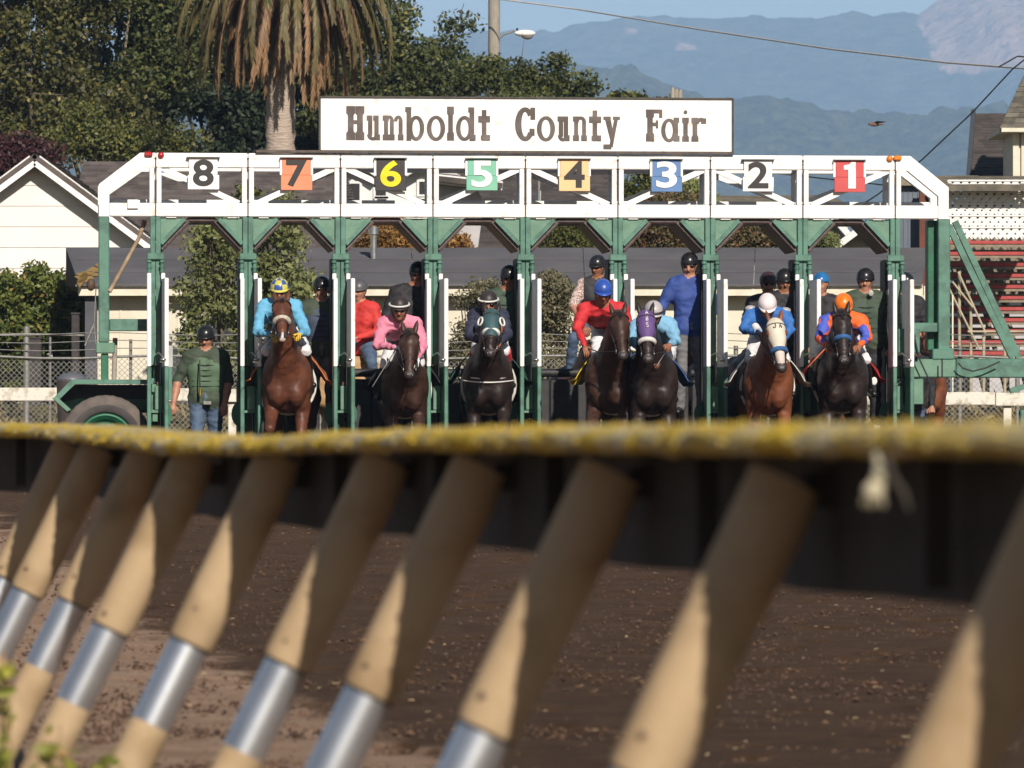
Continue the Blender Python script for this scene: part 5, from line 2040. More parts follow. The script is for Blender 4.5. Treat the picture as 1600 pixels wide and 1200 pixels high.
wood = mix_node(ramp(noise_node(14, 6), .35, .65), (.36, .32, .24), (.46, .42, .34))
base = mix_node(ramp(noise_node(4.2, 9, None, .78), .40, .57), wood, (.50, .345, .035))
base = mix_node(ramp(noise_node(11, 6, None, .7), .60, .67), base, (.50, .47, .38))
base = mix_node(ramp(noise_node(40, 4), .62, .72), base, (.25, .20, .10))
nt.links.new(base, b_.inputs['Base Color'])
bp = nt.nodes.new('ShaderNodeBump')
bp.inputs['Distance'].default_value = .004
nt.links.new(noise_node(60, 6, None, .7), bp.inputs['Height'])
nt.links.new(bp.outputs[0], b_.inputs['Normal'])
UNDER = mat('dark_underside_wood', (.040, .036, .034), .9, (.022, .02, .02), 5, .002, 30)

# plank: cross-section swept along the rail; left nose rounded and lichen-crusted
path = []
topoff = {0: -.006, 3: -.006, 4: -.010, 5: -.016, 6: -.026, 7: -.034, 8: -.030, 9: -.018, 10: -.008, 11: -.004, 12: .0, 13: .004, 14: .006, 15: .006}
for i, (x, y) in enumerate(PR):
    x0, y0 = PR[max(i - 1, 0)]
    x1, y1 = PR[min(i + 1, len(PR) - 1)]
    t = Vector((x1 - x0, y1 - y0, 0)).normalized()
    perp = Vector((-t.y, t.x, 0))
    if perp.x < 0:
        perp = -perp
    off = .0
    for k in sorted(topoff):
        if k <= i:
            off = topoff[k]
    path.append((Vector((x, y, 0)) + perp * .2025, perp, off, t))


def pspl(s):
    i = min(int(s), len(path) - 2)
    f = s - i
    f2 = f * f * (3 - 2 * f)
    a, b = path[i], path[i + 1]
    return a[0].lerp(b[0], f), a[1].lerp(b[1], f).normalized(), a[2] + (b[2] - a[2]) * f2


sec = [(.13, .002), (-.085, .0), (-.104, .004), (-.112, .014), (-.108, .024), (-.094, .033), (-.070, .037), (.13, .040)]
cuts = [0, 2.03, 4.1, 6.05, 8.08, 10.1, 12.2, 15]
for ci in range(len(cuts) - 1):
    s0_, s1_ = cuts[ci], cuts[ci + 1] - .004
    n_ = int((s1_ - s0_) * 44)
    vs, fs, mi = [], [], []
    for k in range(n_ + 1):
        s = s0_ + (s1_ - s0_) * k / n_
        p, pe, off = pspl(s)
        for j, (qx, qz) in enumerate(sec):
            w_ = mnoise.noise(Vector((p.x * 9, p.y * 9, j * .7))) * .008 + mnoise.noise(Vector((p.x * 34, p.y * 34, j * 1.3))) * .006
            if 1 < j < 7:
                qx2, qz2 = qx - abs(w_) * .8 + .003, qz + w_ * .7
            elif j == 1:
                qx2, qz2 = qx, qz - abs(w_) * 1.2
            else:
                qx2, qz2 = qx, qz
            v = p + pe * qx2
            vs.append((v.x, v.y, HC - .046 + off + qz2))
    m_ = len(sec)
    for k in range(n_):
        for j in range(m_):
            j2 = (j + 1) % m_
            fs.append((k * m_ + j, k * m_ + j2, (k + 1) * m_ + j2, (k + 1) * m_ + j))
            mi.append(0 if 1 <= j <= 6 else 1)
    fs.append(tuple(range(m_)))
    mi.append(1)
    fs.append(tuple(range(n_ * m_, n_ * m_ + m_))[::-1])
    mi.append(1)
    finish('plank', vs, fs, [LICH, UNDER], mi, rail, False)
# lichen crust standing proud along the nose of the planks
lv = []
rr = random.Random(8)
for k in range(5200):
    s = rr.uniform(0, 14.9)
    p, pe, off = pspl(s)
    qx, qz = rr.choice([(-.109, .010), (-.111, .016), (-.108, .024), (-.098, .033), (-.085, .035), (-.103, .004), (-.092, .001), (-.07, .038), (-.03, .039)])
    if mnoise.noise(Vector((p.x * 6, p.y * 6, qz * 40))) < -.12:
        continue
    v = p + pe * (qx + rr.uniform(-.003, .004))
    lv.append((v.x, v.y, HC - .046 + off + qz + rr.uniform(-.003, .003)))
V, Fq = leaf_quads(lv, .0050, 4, .005, seed=77, elong=1.2)
o = finish('lichen_crust', V, Fq, mat('lichen_flakes', (.52, .36, .045), .95, (.42, .35, .18), 5, lo=.38, hi=.50, island=.15), None, rail)
o['kind'] = 'stuff'
# dark boards hanging on the track side under the plank
cuts = [0, 3.1, 6.05, 9.1, 12.05, 15]
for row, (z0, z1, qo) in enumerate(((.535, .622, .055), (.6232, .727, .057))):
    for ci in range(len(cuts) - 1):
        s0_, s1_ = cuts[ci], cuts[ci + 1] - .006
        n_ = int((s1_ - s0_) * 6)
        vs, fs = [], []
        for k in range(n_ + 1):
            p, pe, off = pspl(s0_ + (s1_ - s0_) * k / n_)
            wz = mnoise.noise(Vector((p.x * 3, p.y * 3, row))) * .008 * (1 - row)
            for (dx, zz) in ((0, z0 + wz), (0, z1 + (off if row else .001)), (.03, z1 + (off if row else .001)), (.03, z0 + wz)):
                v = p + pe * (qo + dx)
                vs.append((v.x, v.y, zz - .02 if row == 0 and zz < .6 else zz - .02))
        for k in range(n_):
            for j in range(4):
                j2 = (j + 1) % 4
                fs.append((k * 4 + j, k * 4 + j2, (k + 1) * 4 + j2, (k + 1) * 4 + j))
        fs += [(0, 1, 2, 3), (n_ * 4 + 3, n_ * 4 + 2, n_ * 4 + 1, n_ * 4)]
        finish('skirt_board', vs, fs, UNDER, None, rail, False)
for i in range(2, len(PR) - 1):
    p, pe, off = pspl(i + .5)
    a = p + pe * .02
    tt = path[i][3]
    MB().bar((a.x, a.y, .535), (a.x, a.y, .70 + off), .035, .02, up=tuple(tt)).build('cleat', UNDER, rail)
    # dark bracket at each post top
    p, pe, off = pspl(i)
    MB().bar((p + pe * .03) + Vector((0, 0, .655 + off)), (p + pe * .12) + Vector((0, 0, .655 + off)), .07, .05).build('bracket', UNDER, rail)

# frayed rope end hanging from the rail near the right
p = Vector(((1368 - 800) * 6.55 / F, 6.55, 0))
ro = thing('frayed_rope_end', 'pale frayed rope end dangling under the lichened rail at the right', 'rope', (p.x, p.y, HC - .1))
ROPE = mat('pale_rope', (.50, .44, .31), .9, (.36, .31, .21), 40, .002, 120)
zz = HC - .045
mb = MB()
mb.tube([(p.x + .004, p.y + .06, zz + .004), (p.x + .006, p.y + .02, zz - .014), (p.x + .002, p.y, zz - .028)], [.004, .006, .009], 8)
mb.ell((p.x - .002, p.y, zz - .038), (.013, .012, .012), nu=10, nv=8)
mb.build('knot', ROPE, ro)
mb = MB()
rr = random.Random(2)
for k in range(22):
    dx, dy = rr.uniform(-.018, .012), rr.uniform(-.012, .012)
    mb.tube([(p.x - .002, p.y, zz - .038), (p.x + dx * .6, p.y + dy * .6, zz - .046), (p.x + dx, p.y + dy, zz - .048 - rr.uniform(0, .010))], [.003, .002, .0008], 4)
mb.build('frayed_strands', ROPE, ro)
mb = MB()
mb.tube([(p.x + .012, p.y, zz - .0), (p.x + .02, p.y + .01, zz - .022), (p.x + .034, p.y + .02, zz - .04), (p.x + .04, p.y + .02, zz - .06)], [.006, .005, .004, .002], 6)
mb.build('loose_tail', mat('dark_twine', (.06, .05, .04), .9), ro)

# weeds at the foot of the rail, lower left
def weed(px, py, Y, n, name, label, seed, spread=.05, leaf=.04):
    p = at(px, py, Y)
    root = thing(name, label, 'weed', (p.x, Y, gz(Y)))
    rr = random.Random(seed)
    mb, C = MB(), []
    for k in range(n):
        tip = Vector((p.x + rr.uniform(-spread, spread) * 1.6, Y + rr.uniform(-.1, .1), p.z + rr.uniform(-.30, .02)))
        b0 = Vector((p.x + rr.uniform(-.05, .05), Y, gz(Y) - .05))
        mb.tube([b0, b0.lerp(tip, .6) + Vector((rr.uniform(-.02, .02), 0, 0)), tip], [.005, .004, .002], 5)
        for q in range(4):
            C.append(tuple(b0.lerp(tip, rr.uniform(.55, 1.02))))
    mb.build('stems', mat('dry_stem', (.34, .22, .12), .8), root)
    V, Fq = leaf_quads(C, leaf, 4, spread * .7, seed=seed)
    finish('leaves', V, Fq, leafmat('weed_leaves', (.14, .17, .03), (.36, .34, .06), .3, (.45, .26, .10)), None, root)


weed(18, 1120, 11.5, 26, 'leafy_weed', 'blurry yellow green weed at the lower left corner under the rail', 4, .075, .036)
weed(128, 1196, 11.8, 14, 'leafy_weed', 'small green weed tuft at the bottom between two rail posts', 5, .05, .032)
weed(-4, 985, 12.5, 4, 'leafy_weed', 'single leaf stalk reaching in from the left edge', 6, .02, .03)

# ------------------------------------------------------------------ HORSES
BAY = mat('bay_coat', (.13, .044, .021), 0.5, (.075, .025, .014), 7, .005, 22, spec=.38, detail=8)
REDBAY = mat('chestnut_coat', (.20, .066, .027), 0.52, (.13, .040, .018), 7, .005, 22, spec=.38, detail=8)
DARKBAY = mat('dark_bay_coat', (.060, .026, .017), 0.5, (.030, .014, .010), 7, .005, 22, spec=.38, detail=8)
SEAL = mat('seal_brown_coat', (.028, .016, .014), 0.48, (.014, .009, .008), 7, .005, 22, spec=.38, detail=8)
TANC = mat('buckskin_coat', (.44, .27, .13), .55, (.34, .20, .09), 4, .002, 30)
POINTS = mat('black_points', (.014, .010, .010), .5, (.022, .014, .012), 6)
MUZ = mat('dark_muzzle', (.045, .030, .028), .5, (.025, .018, .017), 20)
BLAZE = mat('white_face_marking', (.62, .52, .47), .6)
HAIR = mat('black_horse_hair', (.012, .009, .009), .45)
CHHAIR = mat('chestnut_mane_hair', (.15, .05, .022), .5)
LEATHER = mat('dark_leather', (.022, .014, .011), .45)
EYE = mat('horse_eye', (.010, .006, .005), .08, spec=.8)
FLEECE = mat('grey_fleece', (.50, .45, .38), .95, (.38, .33, .28), 30, .004, 90)
SOCK = mat('white_leg_marking', (.66, .62, .57), .7)


def horse(name, label, ox, oy, coat, poll, muz, yaw=0, hood=None, cloth=None, pts=None, scale=1.0, legs=(0, 0), hair=None, blaze=False, socks=False,
          noseband=None, ears=None, ground=None, group='racehorses breaking from the starting gate', voxel=.021, yroll=0.0, snip=False, blink=None):
    zg = gz(oy) if ground is None else ground
    root = thing(name, label, 'horse', (ox, oy + .8, zg), group)
    ca, sa = math.cos(yaw), math.sin(yaw)
    S = scale

    def T(x, y, z):
        x, y, z = x * S, y * S, z * S
        return Vector((ox + x * ca - y * sa, oy + x * sa + y * ca, zg + z))
    Bx = (Vector((ca, sa, 0)), Vector((-sa, ca, 0)), Vector((0, 0, 1)))
    hair = hair or HAIR
    pts = pts or POINTS
    b = Body(voxel, .05)
    E = lambda c, r_, m=0, k=None: b.ell(T(*c), tuple(q * S for q in r_), Bx, m, k)
    Cn = lambda a, c, ra, rb, m=0, k=None: b.cone(T(*a), T(*c), ra * S, rb * S, m, k)
    E((0, .20, 1.13), (.25, .33, .32))
    E((0, .75, 1.13), (.305, .62, .33))
    E((0, 1.32, 1.20), (.275, .40, .33))
    E((0, .42, 1.42), (.085, .28, .13))
    for s in (-1, 1):
        E((s * .155, .12, 1.18), (.12, .24, .27), k=.06)        # shoulder
        E((s * .100, -.05, 1.04), (.108, .125, .155), k=.030)     # breast
        E((s * .16, .10, .95), (.095, .15, .15), k=.03)
        Cn((s * .20, .0, 1.12), (s * .10, .12, 1.42), .055, .04, 0, .03)
        Cn((s * .045, .02, 1.40), (s * .05, -.06, 1.10), .05, .045, 0, .03)          # forearm top
        E((s * .19, 1.42, 1.02), (.13, .24, .26), k=.06)        # thigh
    # neck
    pl = Vector(poll)
    mz = Vector(muz)
    nb = T(0, .12, 1.30)
    nb2 = T(0, .02, 1.16)
    thr = pl + (mz - pl) * .22 + Vector((0, .07, -.03))
    b.cone(nb, pl + Vector((0, .05, -.03)), .20 * S, .085 * S, 0, .08)
    b.cone(nb2, thr, .175 * S, .085 * S, 0, .08)
    b.cone(T(0, .25, 1.40), pl + Vector((0, .07, .0)), .11 * S, .06 * S, 0, .06)
    # head
    ax = (mz - pl)
    L = ax.length
    ax = ax.normalized()
    TL = max(L, .50)                     # true head length; foreshortening comes from its own depth
    lat = Vector((ca, sa, 0))
    lat = (lat - ax * lat.dot(ax)).normalized()
    if yroll:
        from mathutils import Matrix
        lat = Matrix.Rotation(yroll, 3, ax) @ lat
    dor = lat.cross(ax)
    if dor.y > 0:
        dor = -dor
    H = lambda t, l_, d_: pl + ax * (t * TL) + lat * l_ + dor * d_
    HB = (lat, dor, ax)
    blz = 5 if blaze else 0
    b.ell(H(.10, 0, .0), (.095, .085, .12), HB, 0, .04)
    b.ell(H(.30, 0, -.035), (.085, .105, .16), HB, 0, .04)
    b.cone(H(.20, 0, .01), H(.80, 0, .012), .080, .047, blz, .03)
    b.cone(H(.45, 0, -.05), H(.88, 0, -.035), .062, .036, 0, .03)
    for s in (-1, 1):
        b.ell(H(.34, s * .055, -.055), (.035, .075, .11), HB, 0, .03)
        b.ell(H(.235, s * .078, .022), (.026, .034, .045), HB, 0, .02)
        b.ell(H(.93, s * .030, .005), (.030, .034, .042), HB, 2, .015)
    b.ell(H(.93, 0, -.015), (.050, .048, .055), HB, 5 if snip else 2, .02)
    b.ell(H(.90, 0, -.055), (.033, .028, .040), HB, 2, .02)
    # forelegs: lifted or planted
    for s, lf in zip((-1, 1), legs):
        el = (s * .165, .14, .90)
        kn = (s * (.155 + .02 * lf), .06 - .34 * lf, .50 + .17 * lf)
        ft = (s * .15, .08 - .10 * lf, .22 + .16 * lf) if lf else (s * .155, .05, .20)
        hf = (s * .15, .02 + .10 * lf, .03 + .18 * lf)
        Cn(el, kn, .088, .052, 0, .04)
        E(kn, (.052, .05, .058), 0, .02)
        Cn(kn, ft, .042, .034, 5 if socks else 1, .02)
        E(ft, (.042, .045, .045), 5 if socks else 1, .02)
        Cn(ft, hf, .036, .052, 1, .02)
    for s in (-1, 1):
        st = (s * .185, 1.35, .86)
        hk = (s * .165, 1.68 - .25 * (s * legs[0] > 0), .52)
        Cn((s * .18, 1.40, .98), st, .14, .11, 0, .05)
        Cn(st, hk, .10, .052, 0, .04)
        Cn(hk, (s * .165, 1.56, .20), .044, .034, 5 if socks else 1, .02)
        Cn((s * .165, 1.56, .20), (s * .165, 1.48, .03), .036, .052, 1, .02)
    b.build('body', [coat, pts, MUZ, coat, coat, BLAZE if blaze or snip else SOCK], root, None, (0,), .0042)
    # ears
    for s in (-1, 1):
        ea = ears or (.0, .0)
        base = H(-.02, s * .052, .0)
        up = (-ax * .9 + dor * .25 + lat * s * .22)
        if up.z < .5:
            up.z = .9
        up.normalize()
        mb = MB()
        q0, q1, q2, q3 = base - up * .02, base + up * .05, base + up * .11, base + up * .155
        mb.tube([q0, q1, q2, q3], [.028, .034, .024, .003], 10, flat=.75)
        mb.build('ear', coat if not hood else coat, root)
        MB().ell(H(.235, s * .098, .030), (.014, .018, .022), HB, nu=12, nv=8).build('eye', EYE, root)
        mb = MB()
        mb.ell(H(.965, s * .030, .030), (.010, .009, .016), HB, nu=8, nv=6)
        mb.build('nostril', DARK, root)
    # mane and forelock, tail
    mb = MB()
    rr = random.Random(int(ox * 100) + 7)
    for k in range(26):
        t = k / 25
        p = T(0, .30, 1.53).lerp(pl + Vector((0, .10, .06)), t)
        side = -1 if ox > -1 else 1
        e = p + Vector((side * rr.uniform(.07, .13), rr.uniform(-.02, .06), -rr.uniform(.12, .22)))
        mb.tube([p, p.lerp(e, .5) + Vector((side * .025, 0, .02)), e], [.022, .018, .004], 5, flat=.5)
    for k in range(0 if hood else 9):
        p = H(-.03, rr.uniform(-.03, .03), .05)
        e = H(rr.uniform(.10, .20), rr.uniform(-.035, .035), .105)
        mb.tube([p, p.lerp(e, .5) + dor * .015, e], [.013, .012, .002], 5)
    mb.build('mane', hair, root)['kind'] = 'stuff'
    mb = MB()
    tb = T(0, 1.70, 1.32)
    for k in range(9):
        dx = rr.uniform(-.07, .07)
        mb.tube([tb, tb + Vector((dx * .5, .12, -.18)), tb + Vector((dx, .14, -.55)), tb + Vector((dx * .8, .12, -.85))], [.03, .035, .028, .004], 6)
    mb.build('tail', hair, root)['kind'] = 'stuff'
    # bridle
    br = MB()
    ring = lambda t, rl, rd, w, cx=0.0, n=18: [H(t, rl * math.cos(2 * math.pi * k / n), cx + rd * math.sin(2 * math.pi * k / n)) for k in range(n + 1)]
    br.tube(ring(.62, .072, .078, .01, -.012), .010, 5)
    for s in (-1, 1):
        br.tube([H(.02, s * .085, .03), H(.35, s * .100, -.03), H(.80, s * .058, -.02)], .008, 5)
    br.tube(ring(.08, .102, .095, .01, 0), .008, 5)
    for s in (-1, 1):
        br.ell(H(.80, s * .062, -.02), (.006, .022, .022), (lat, dor, ax), nu=10, nv=6)
    br.build('bridle', LEATHER, root)
    for s in (-1, 1):
        MB().tube([H(.80 + .04 * math.cos(a_), s * .068, -.02 + .022 * math.sin(a_)) for a_ in [k * math.pi / 5 for k in range(11)]], .004, 5).build('bit_ring', STEEL, root)
    if noseband:
        nbm = Body(.014, .012)
        n = 14
        t0 = noseband[1] if isinstance(noseband, tuple) else .62
        nm = noseband[0] if isinstance(noseband, tuple) else noseband
        for k in range(n):
            a0_, a1_ = -.30 + (math.pi + .6) * k / n, -.30 + (math.pi + .6) * (k + 1) / n
            nbm.cone(H(t0, .074 * math.cos(a0_), -.01 + .070 * math.sin(a0_)), H(t0, .074 * math.cos(a1_), -.01 + .070 * math.sin(a1_)), .026, .026)
        nbm.build('noseband', [nm], root)
    if hood:
        hd_ = Body(.014, .03)
        hd_.ell(H(.10, 0, .0), (.105, .095, .13), HB, 0, .04)
        hd_.ell(H(.30, 0, .0), (.098, .085, .12), HB, 0, .04)
        hd_.cone(H(.20, 0, .012), H(.52, 0, .014), .089, .070, 0, .03)
        hd_.build('hood', [hood], root)
        for s in (-1, 1):
            mb = MB()
            # eye openings with rims or blinker cups
            c = H(.235, s * .102, .035)
            if blink:
                n = 14
                for kx in range(2):
                    pass
                nn = (lat * s * .75 + dor * .6).normalized()
                u1 = ax
                u2 = nn.cross(u1).normalized()
                mb.tube([c + nn * .022 + u1 * .050 * math.cos(2 * math.pi * k / n) + u2 * .040 * math.sin(2 * math.pi * k / n) for k in range(n + 1)], .011, 6)
                mb.build('blinker_rim', blink, root)
                MB().ell(c + nn * .004, (.016, .034, .044), (nn, u2, u1), nu=12, nv=8).build('blinker_cup', MUZ, root)
            else:
                MB().ell(c + dor * .004, (.014, .030, .040), (lat, dor, ax), nu=12, nv=8).build('eye_opening', coat, root)
    # breast girth and saddle cloth
    if cloth:
        for s in (-1, 1):
            cv, cf_ = [], []
            yy = [.42, .55, .70, .85, .98]
            prof = [(.10, 1.53), (.22, 1.48), (.315, 1.37), (.355, 1.27), (.395, 1.19), (.45, 1.13)]
            for j, y in enumerate(yy):
                for (xx, z_) in prof:
                    fl = (.04 * math.sin(y * 14 + z_ * 9) if z_ < 1.3 else 0)
                    cv.append(T(s * (xx + fl * .5 + (.05 if j < 2 and z_ < 1.3 else 0)), y, z_ + (.04 if j == 0 and z_ < 1.15 else 0)))
            np_ = len(prof)
            for j in range(len(yy) - 1):
                for k in range(np_ - 1):
                    cf_.append((j * np_ + k, j * np_ + k + 1, (j + 1) * np_ + k + 1, (j + 1) * np_ + k))
            nv_ = len(cv)
            cen = T(0, .7, 1.1)
            cv2 = cv + [p + (cen - p).normalized() * .012 for p in cv]
            cf2 = cf_ + [tuple(i + nv_ for i in f[::-1]) for f in cf_]
            edge = [(k, k + 1) for k in range(np_ - 1)] + [((len(yy) - 1) * np_ + k, (len(yy) - 1) * np_ + k + 1) for k in range(np_ - 1)] + \
                   [(j * np_ + np_ - 1, (j + 1) * np_ + np_ - 1) for j in range(len(yy) - 1)]
            cf2 += [(a_, b_, b_ + nv_, a_ + nv_) for a_, b_ in edge]
            finish('saddlecloth', cv2, cf2, cloth, None, root, True)
        sdl = Body(.02, .03)
        sdl.ell(T(0, .68, 1.50), (.15 * S, .20 * S, .06 * S), Bx)
        sdl.build('saddle', [LEATHER], root)
        MB().tube([T(.300 * math.cos(a_), .50, 1.13 + .325 * math.sin(a_)) for a_ in [2 * math.pi * k / 24 for k in range(25)]], .018, 5).build('girth', WHITE2, root)
    root['_H'] = 0
    del root['_H']
    return root, H, T


def PW(px, py, Y):
    return at(px, py, Y)


WHB = mat('white_tack', (.70, .68, .64), .6)
BLUEN = mat('blue_fleece', (.030, .115, .30), .9, (.02, .08, .22), 20, .003, 80)
PURP = mat('purple_hood_cloth', (.115, .060, .20), .7, (.09, .045, .16), 10)
DGREEN = mat('dark_teal_hood_cloth', (.035, .085, .095), .6, (.025, .06, .07), 10)
CREAMH = mat('cream_hood_cloth', (.62, .56, .46), .7, (.55, .49, .40), 10)
C_OR = mat('orange_cloth', (.80, .26, .09), .7, (.68, .21, .07), 12)
C_DG = mat('dark_green_cloth', (.03, .12, .07), .7, (.02, .08, .05), 12)
C_YE = mat('yellow_cloth', (.78, .58, .03), .7, (.70, .50, .02), 12)
C_BL = mat('blue_cloth', (.05, .13, .36), .7)
C_WH = mat('white_cloth', (.80, .77, .72), .7, (.7, .67, .6), 10)
C_RD = mat('red_cloth', (.60, .020, .022), .7, (.5, .015, .018), 12)

H7, h7, t7 = horse('racehorse', 'reddish bay racehorse with grey fleece noseband and orange saddlecloth in stall seven', PW(448, 0, 62.5).x, 62.5, BAY,
                   PW(440, 474, 62.0), PW(441, 530, 61.62), cloth=C_OR, noseband=(FLEECE, .50), legs=(.9, .35), pts=POINTS, snip=True)
H6, h6, t6 = horse('racehorse', 'dark bay racehorse with pricked ears and no noseband under the pink jockey', PW(632, 0, 62.7).x, 62.7, DARKBAY,
                   PW(640, 522, 62.0), PW(640, 590, 61.7), cloth=BLKPN, legs=(.3, .7), scale=.95)
H5, h5, t5 = horse('racehorse', 'black racehorse wearing a dark teal blinker hood with white rimmed cups in stall five', PW(763, 0, 62.6).x, 62.6, SEAL,
                   PW(768, 492, 62.05), PW(766, 556, 61.70), hood=DGREEN, blink=WHB, noseband=(WHB, .44), cloth=C_DG, legs=(.1, .8), scale=1.0)
H4, h4, t4 = horse('racehorse', 'dark bay racehorse with yellow saddlecloth under the red jacketed jockey', PW(952, 0, 61.7).x, 61.7, DARKBAY,
                   PW(967, 494, 61.1), PW(974, 560, 60.8), cloth=C_YE, legs=(.9, .4), yaw=R(-8), scale=1.0, yroll=R(-6))
H3, h3, t3 = horse('racehorse', 'black racehorse wearing a purple hood with pale letters', PW(1022, 0, 61.5).x, 61.5, SEAL,
                   PW(1009, 494, 60.95), PW(1013, 566, 60.65), hood=PURP, noseband=(WHB, .56), cloth=C_BL, legs=(.5, .2), yaw=R(4), scale=.98)
H2, h2, t2 = horse('racehorse', 'chestnut racehorse in a cream hood with blue noseband and white blaze', PW(1202, 0, 62.2).x, 62.2, REDBAY,
                   PW(1211, 506, 61.6), PW(1222, 580, 61.3), hood=CREAMH, noseband=(BLUEN, .58), cloth=C_WH, legs=(.3, .6), blaze=True, hair=CHHAIR, pts=REDBAY, scale=.98, yroll=R(-5))
H1, h1, t1 = horse('racehorse', 'black racehorse with blue fleece noseband and red saddlecloth in stall one', PW(1318, 0, 62.6).x, 62.6, SEAL,
                   PW(1315, 492, 62.0), PW(1319, 568, 61.7), noseband=(BLUEN, .50), cloth=C_RD, legs=(.2, .5), scale=1.02)


def strokes(mb, H, glyph_, t0, l0, sz, d0, r_=.0065):
    for st in glyph_:
        mb.tube([H(t0 + y * sz / .5, l0 + x * sz, d0) for x, y in st], r_, 4)


GL = {'J': [[(.3, -.5), (.3, .3), (.1, .5), (-.15, .45), (-.25, .2)]], 'A': [[(-.3, .5), (0, -.5), (.3, .5)], [(-.18, .15), (.18, .15)]],
      'B': [[(-.2, .5), (-.2, -.5), (.15, -.45), (.2, -.2), (-.2, 0), (.22, .1), (.2, .4), (-.2, .5)]],
      'S': [[(.25, -.4), (0, -.5), (-.25, -.35), (-.15, -.05), (.18, .08), (.25, .35), (0, .5), (-.25, .4)]]}
mb = MB()
strokes(mb, h2, GL['J'], .14, -.032, .045, .103, .006)
strokes(mb, h2, GL['A'], .14, .034, .045, .103, .006)
mb.build('hood_letters', LET, H2)
mb = MB()
strokes(mb, h3, GL['A'], .02, 0, .046, .101)
strokes(mb, h3, GL['B'], .16, 0, .046, .104)
strokes(mb, h3, GL['S'], .30, 0, .046, .103)
mb.build('hood_letters', mat('lilac_lettering', (.66, .60, .70), .7), H3)
# white breast girth lines on the black horse in five
mb = MB()
for dz, w_ in ((1.205, .245), (1.165, .262)):
    pts = []
    for k in range(17):
        a_ = math.pi * k / 16
        pts.append(t5(-w_ * 1.08 * math.cos(a_),   .12 - (.315 + .01) * math.sin(a_), dz - .03 * math.sin(a_) * 0 + .012 * math.cos(a_ * 2)))
    mb.tube(pts, .0085, 6)
mb.build('breast_girth', WHB, H5)
mb = MB()
c = t1(.36, .46, 1.15)
mb.ell(c, (.035, .01, .045), nu=12, nv=8)
mb.build('cloth_number_disc', WHB, H1)

# outriders' ponies behind the stalls
def pony(name, label, px, Y, coat, face, yaw, hair, scale=.95):
    ox = PW(px, 0, Y).x
    d = Vector((math.sin(yaw), -math.cos(yaw), 0))
    zg = gz(Y)
    pl = Vector((ox, Y, zg + 1.78 * scale)) + d * .55 * scale
    mz_ = Vector((ox, Y, zg + 1.38 * scale)) + d * .88 * scale
    return horse(name, label, ox, Y, coat, pl, mz_, yaw=yaw, scale=scale, hair=hair, group="outriders' ponies behind the gate", voxel=.026)


pony('pony', 'buckskin pony under the rider in red behind stall six', 508, 69.2, TANC, None, R(-62), HAIR, .98)
pony('pony', 'brown pony standing behind the red jacketed jockey', 912, 68.8, BAY, None, R(8), HAIR, .92)
pony('pony', 'reddish pony behind the tall man in the blue jacket', 1075, 68.9, REDBAY, None, R(10), CHHAIR, .98)
pony('pony', 'dark pony whose rump shows left of the chestnut racehorse', 1168, 65.6, SEAL, None, R(20), HAIR, .95)
pony('pony', 'brown pony behind the black racehorse in stall one', 1284, 68.6, BAY, None, R(-6), HAIR, .93)
pony('pony', 'chestnut pony whose legs show under the green beam at the right', 1446, 66.4, REDBAY, None, R(2), CHHAIR, .95)

# ------------------------------------------------------------------ PEOPLE
def shirt(name, c, c2=None, **k):
    return mat(name, c, k.pop('rough', .75), c2 or tuple(q * .8 for q in c), k.pop('scale', 9), .004, 26, **k)


JEANS = shirt('blue_denim', (.075, .115, .19))
GREYP = shirt('grey_trousers', (.16, .155, .165))
BLKP = shirt('black_trousers', (.016, .015, .018))
WPANT = shirt('white_breeches', (.76, .74, .76))
HAIRM = mat('dark_hair', (.02, .014, .011), .6)
MOUTH = mat('lips', (.25, .08, .06), .5)
EYEW = mat('eye_dark', (.02, .015, .012), .3)


def bz(a, b, c, t):
    return a.lerp(b, t).lerp(b.lerp(c, t), t)


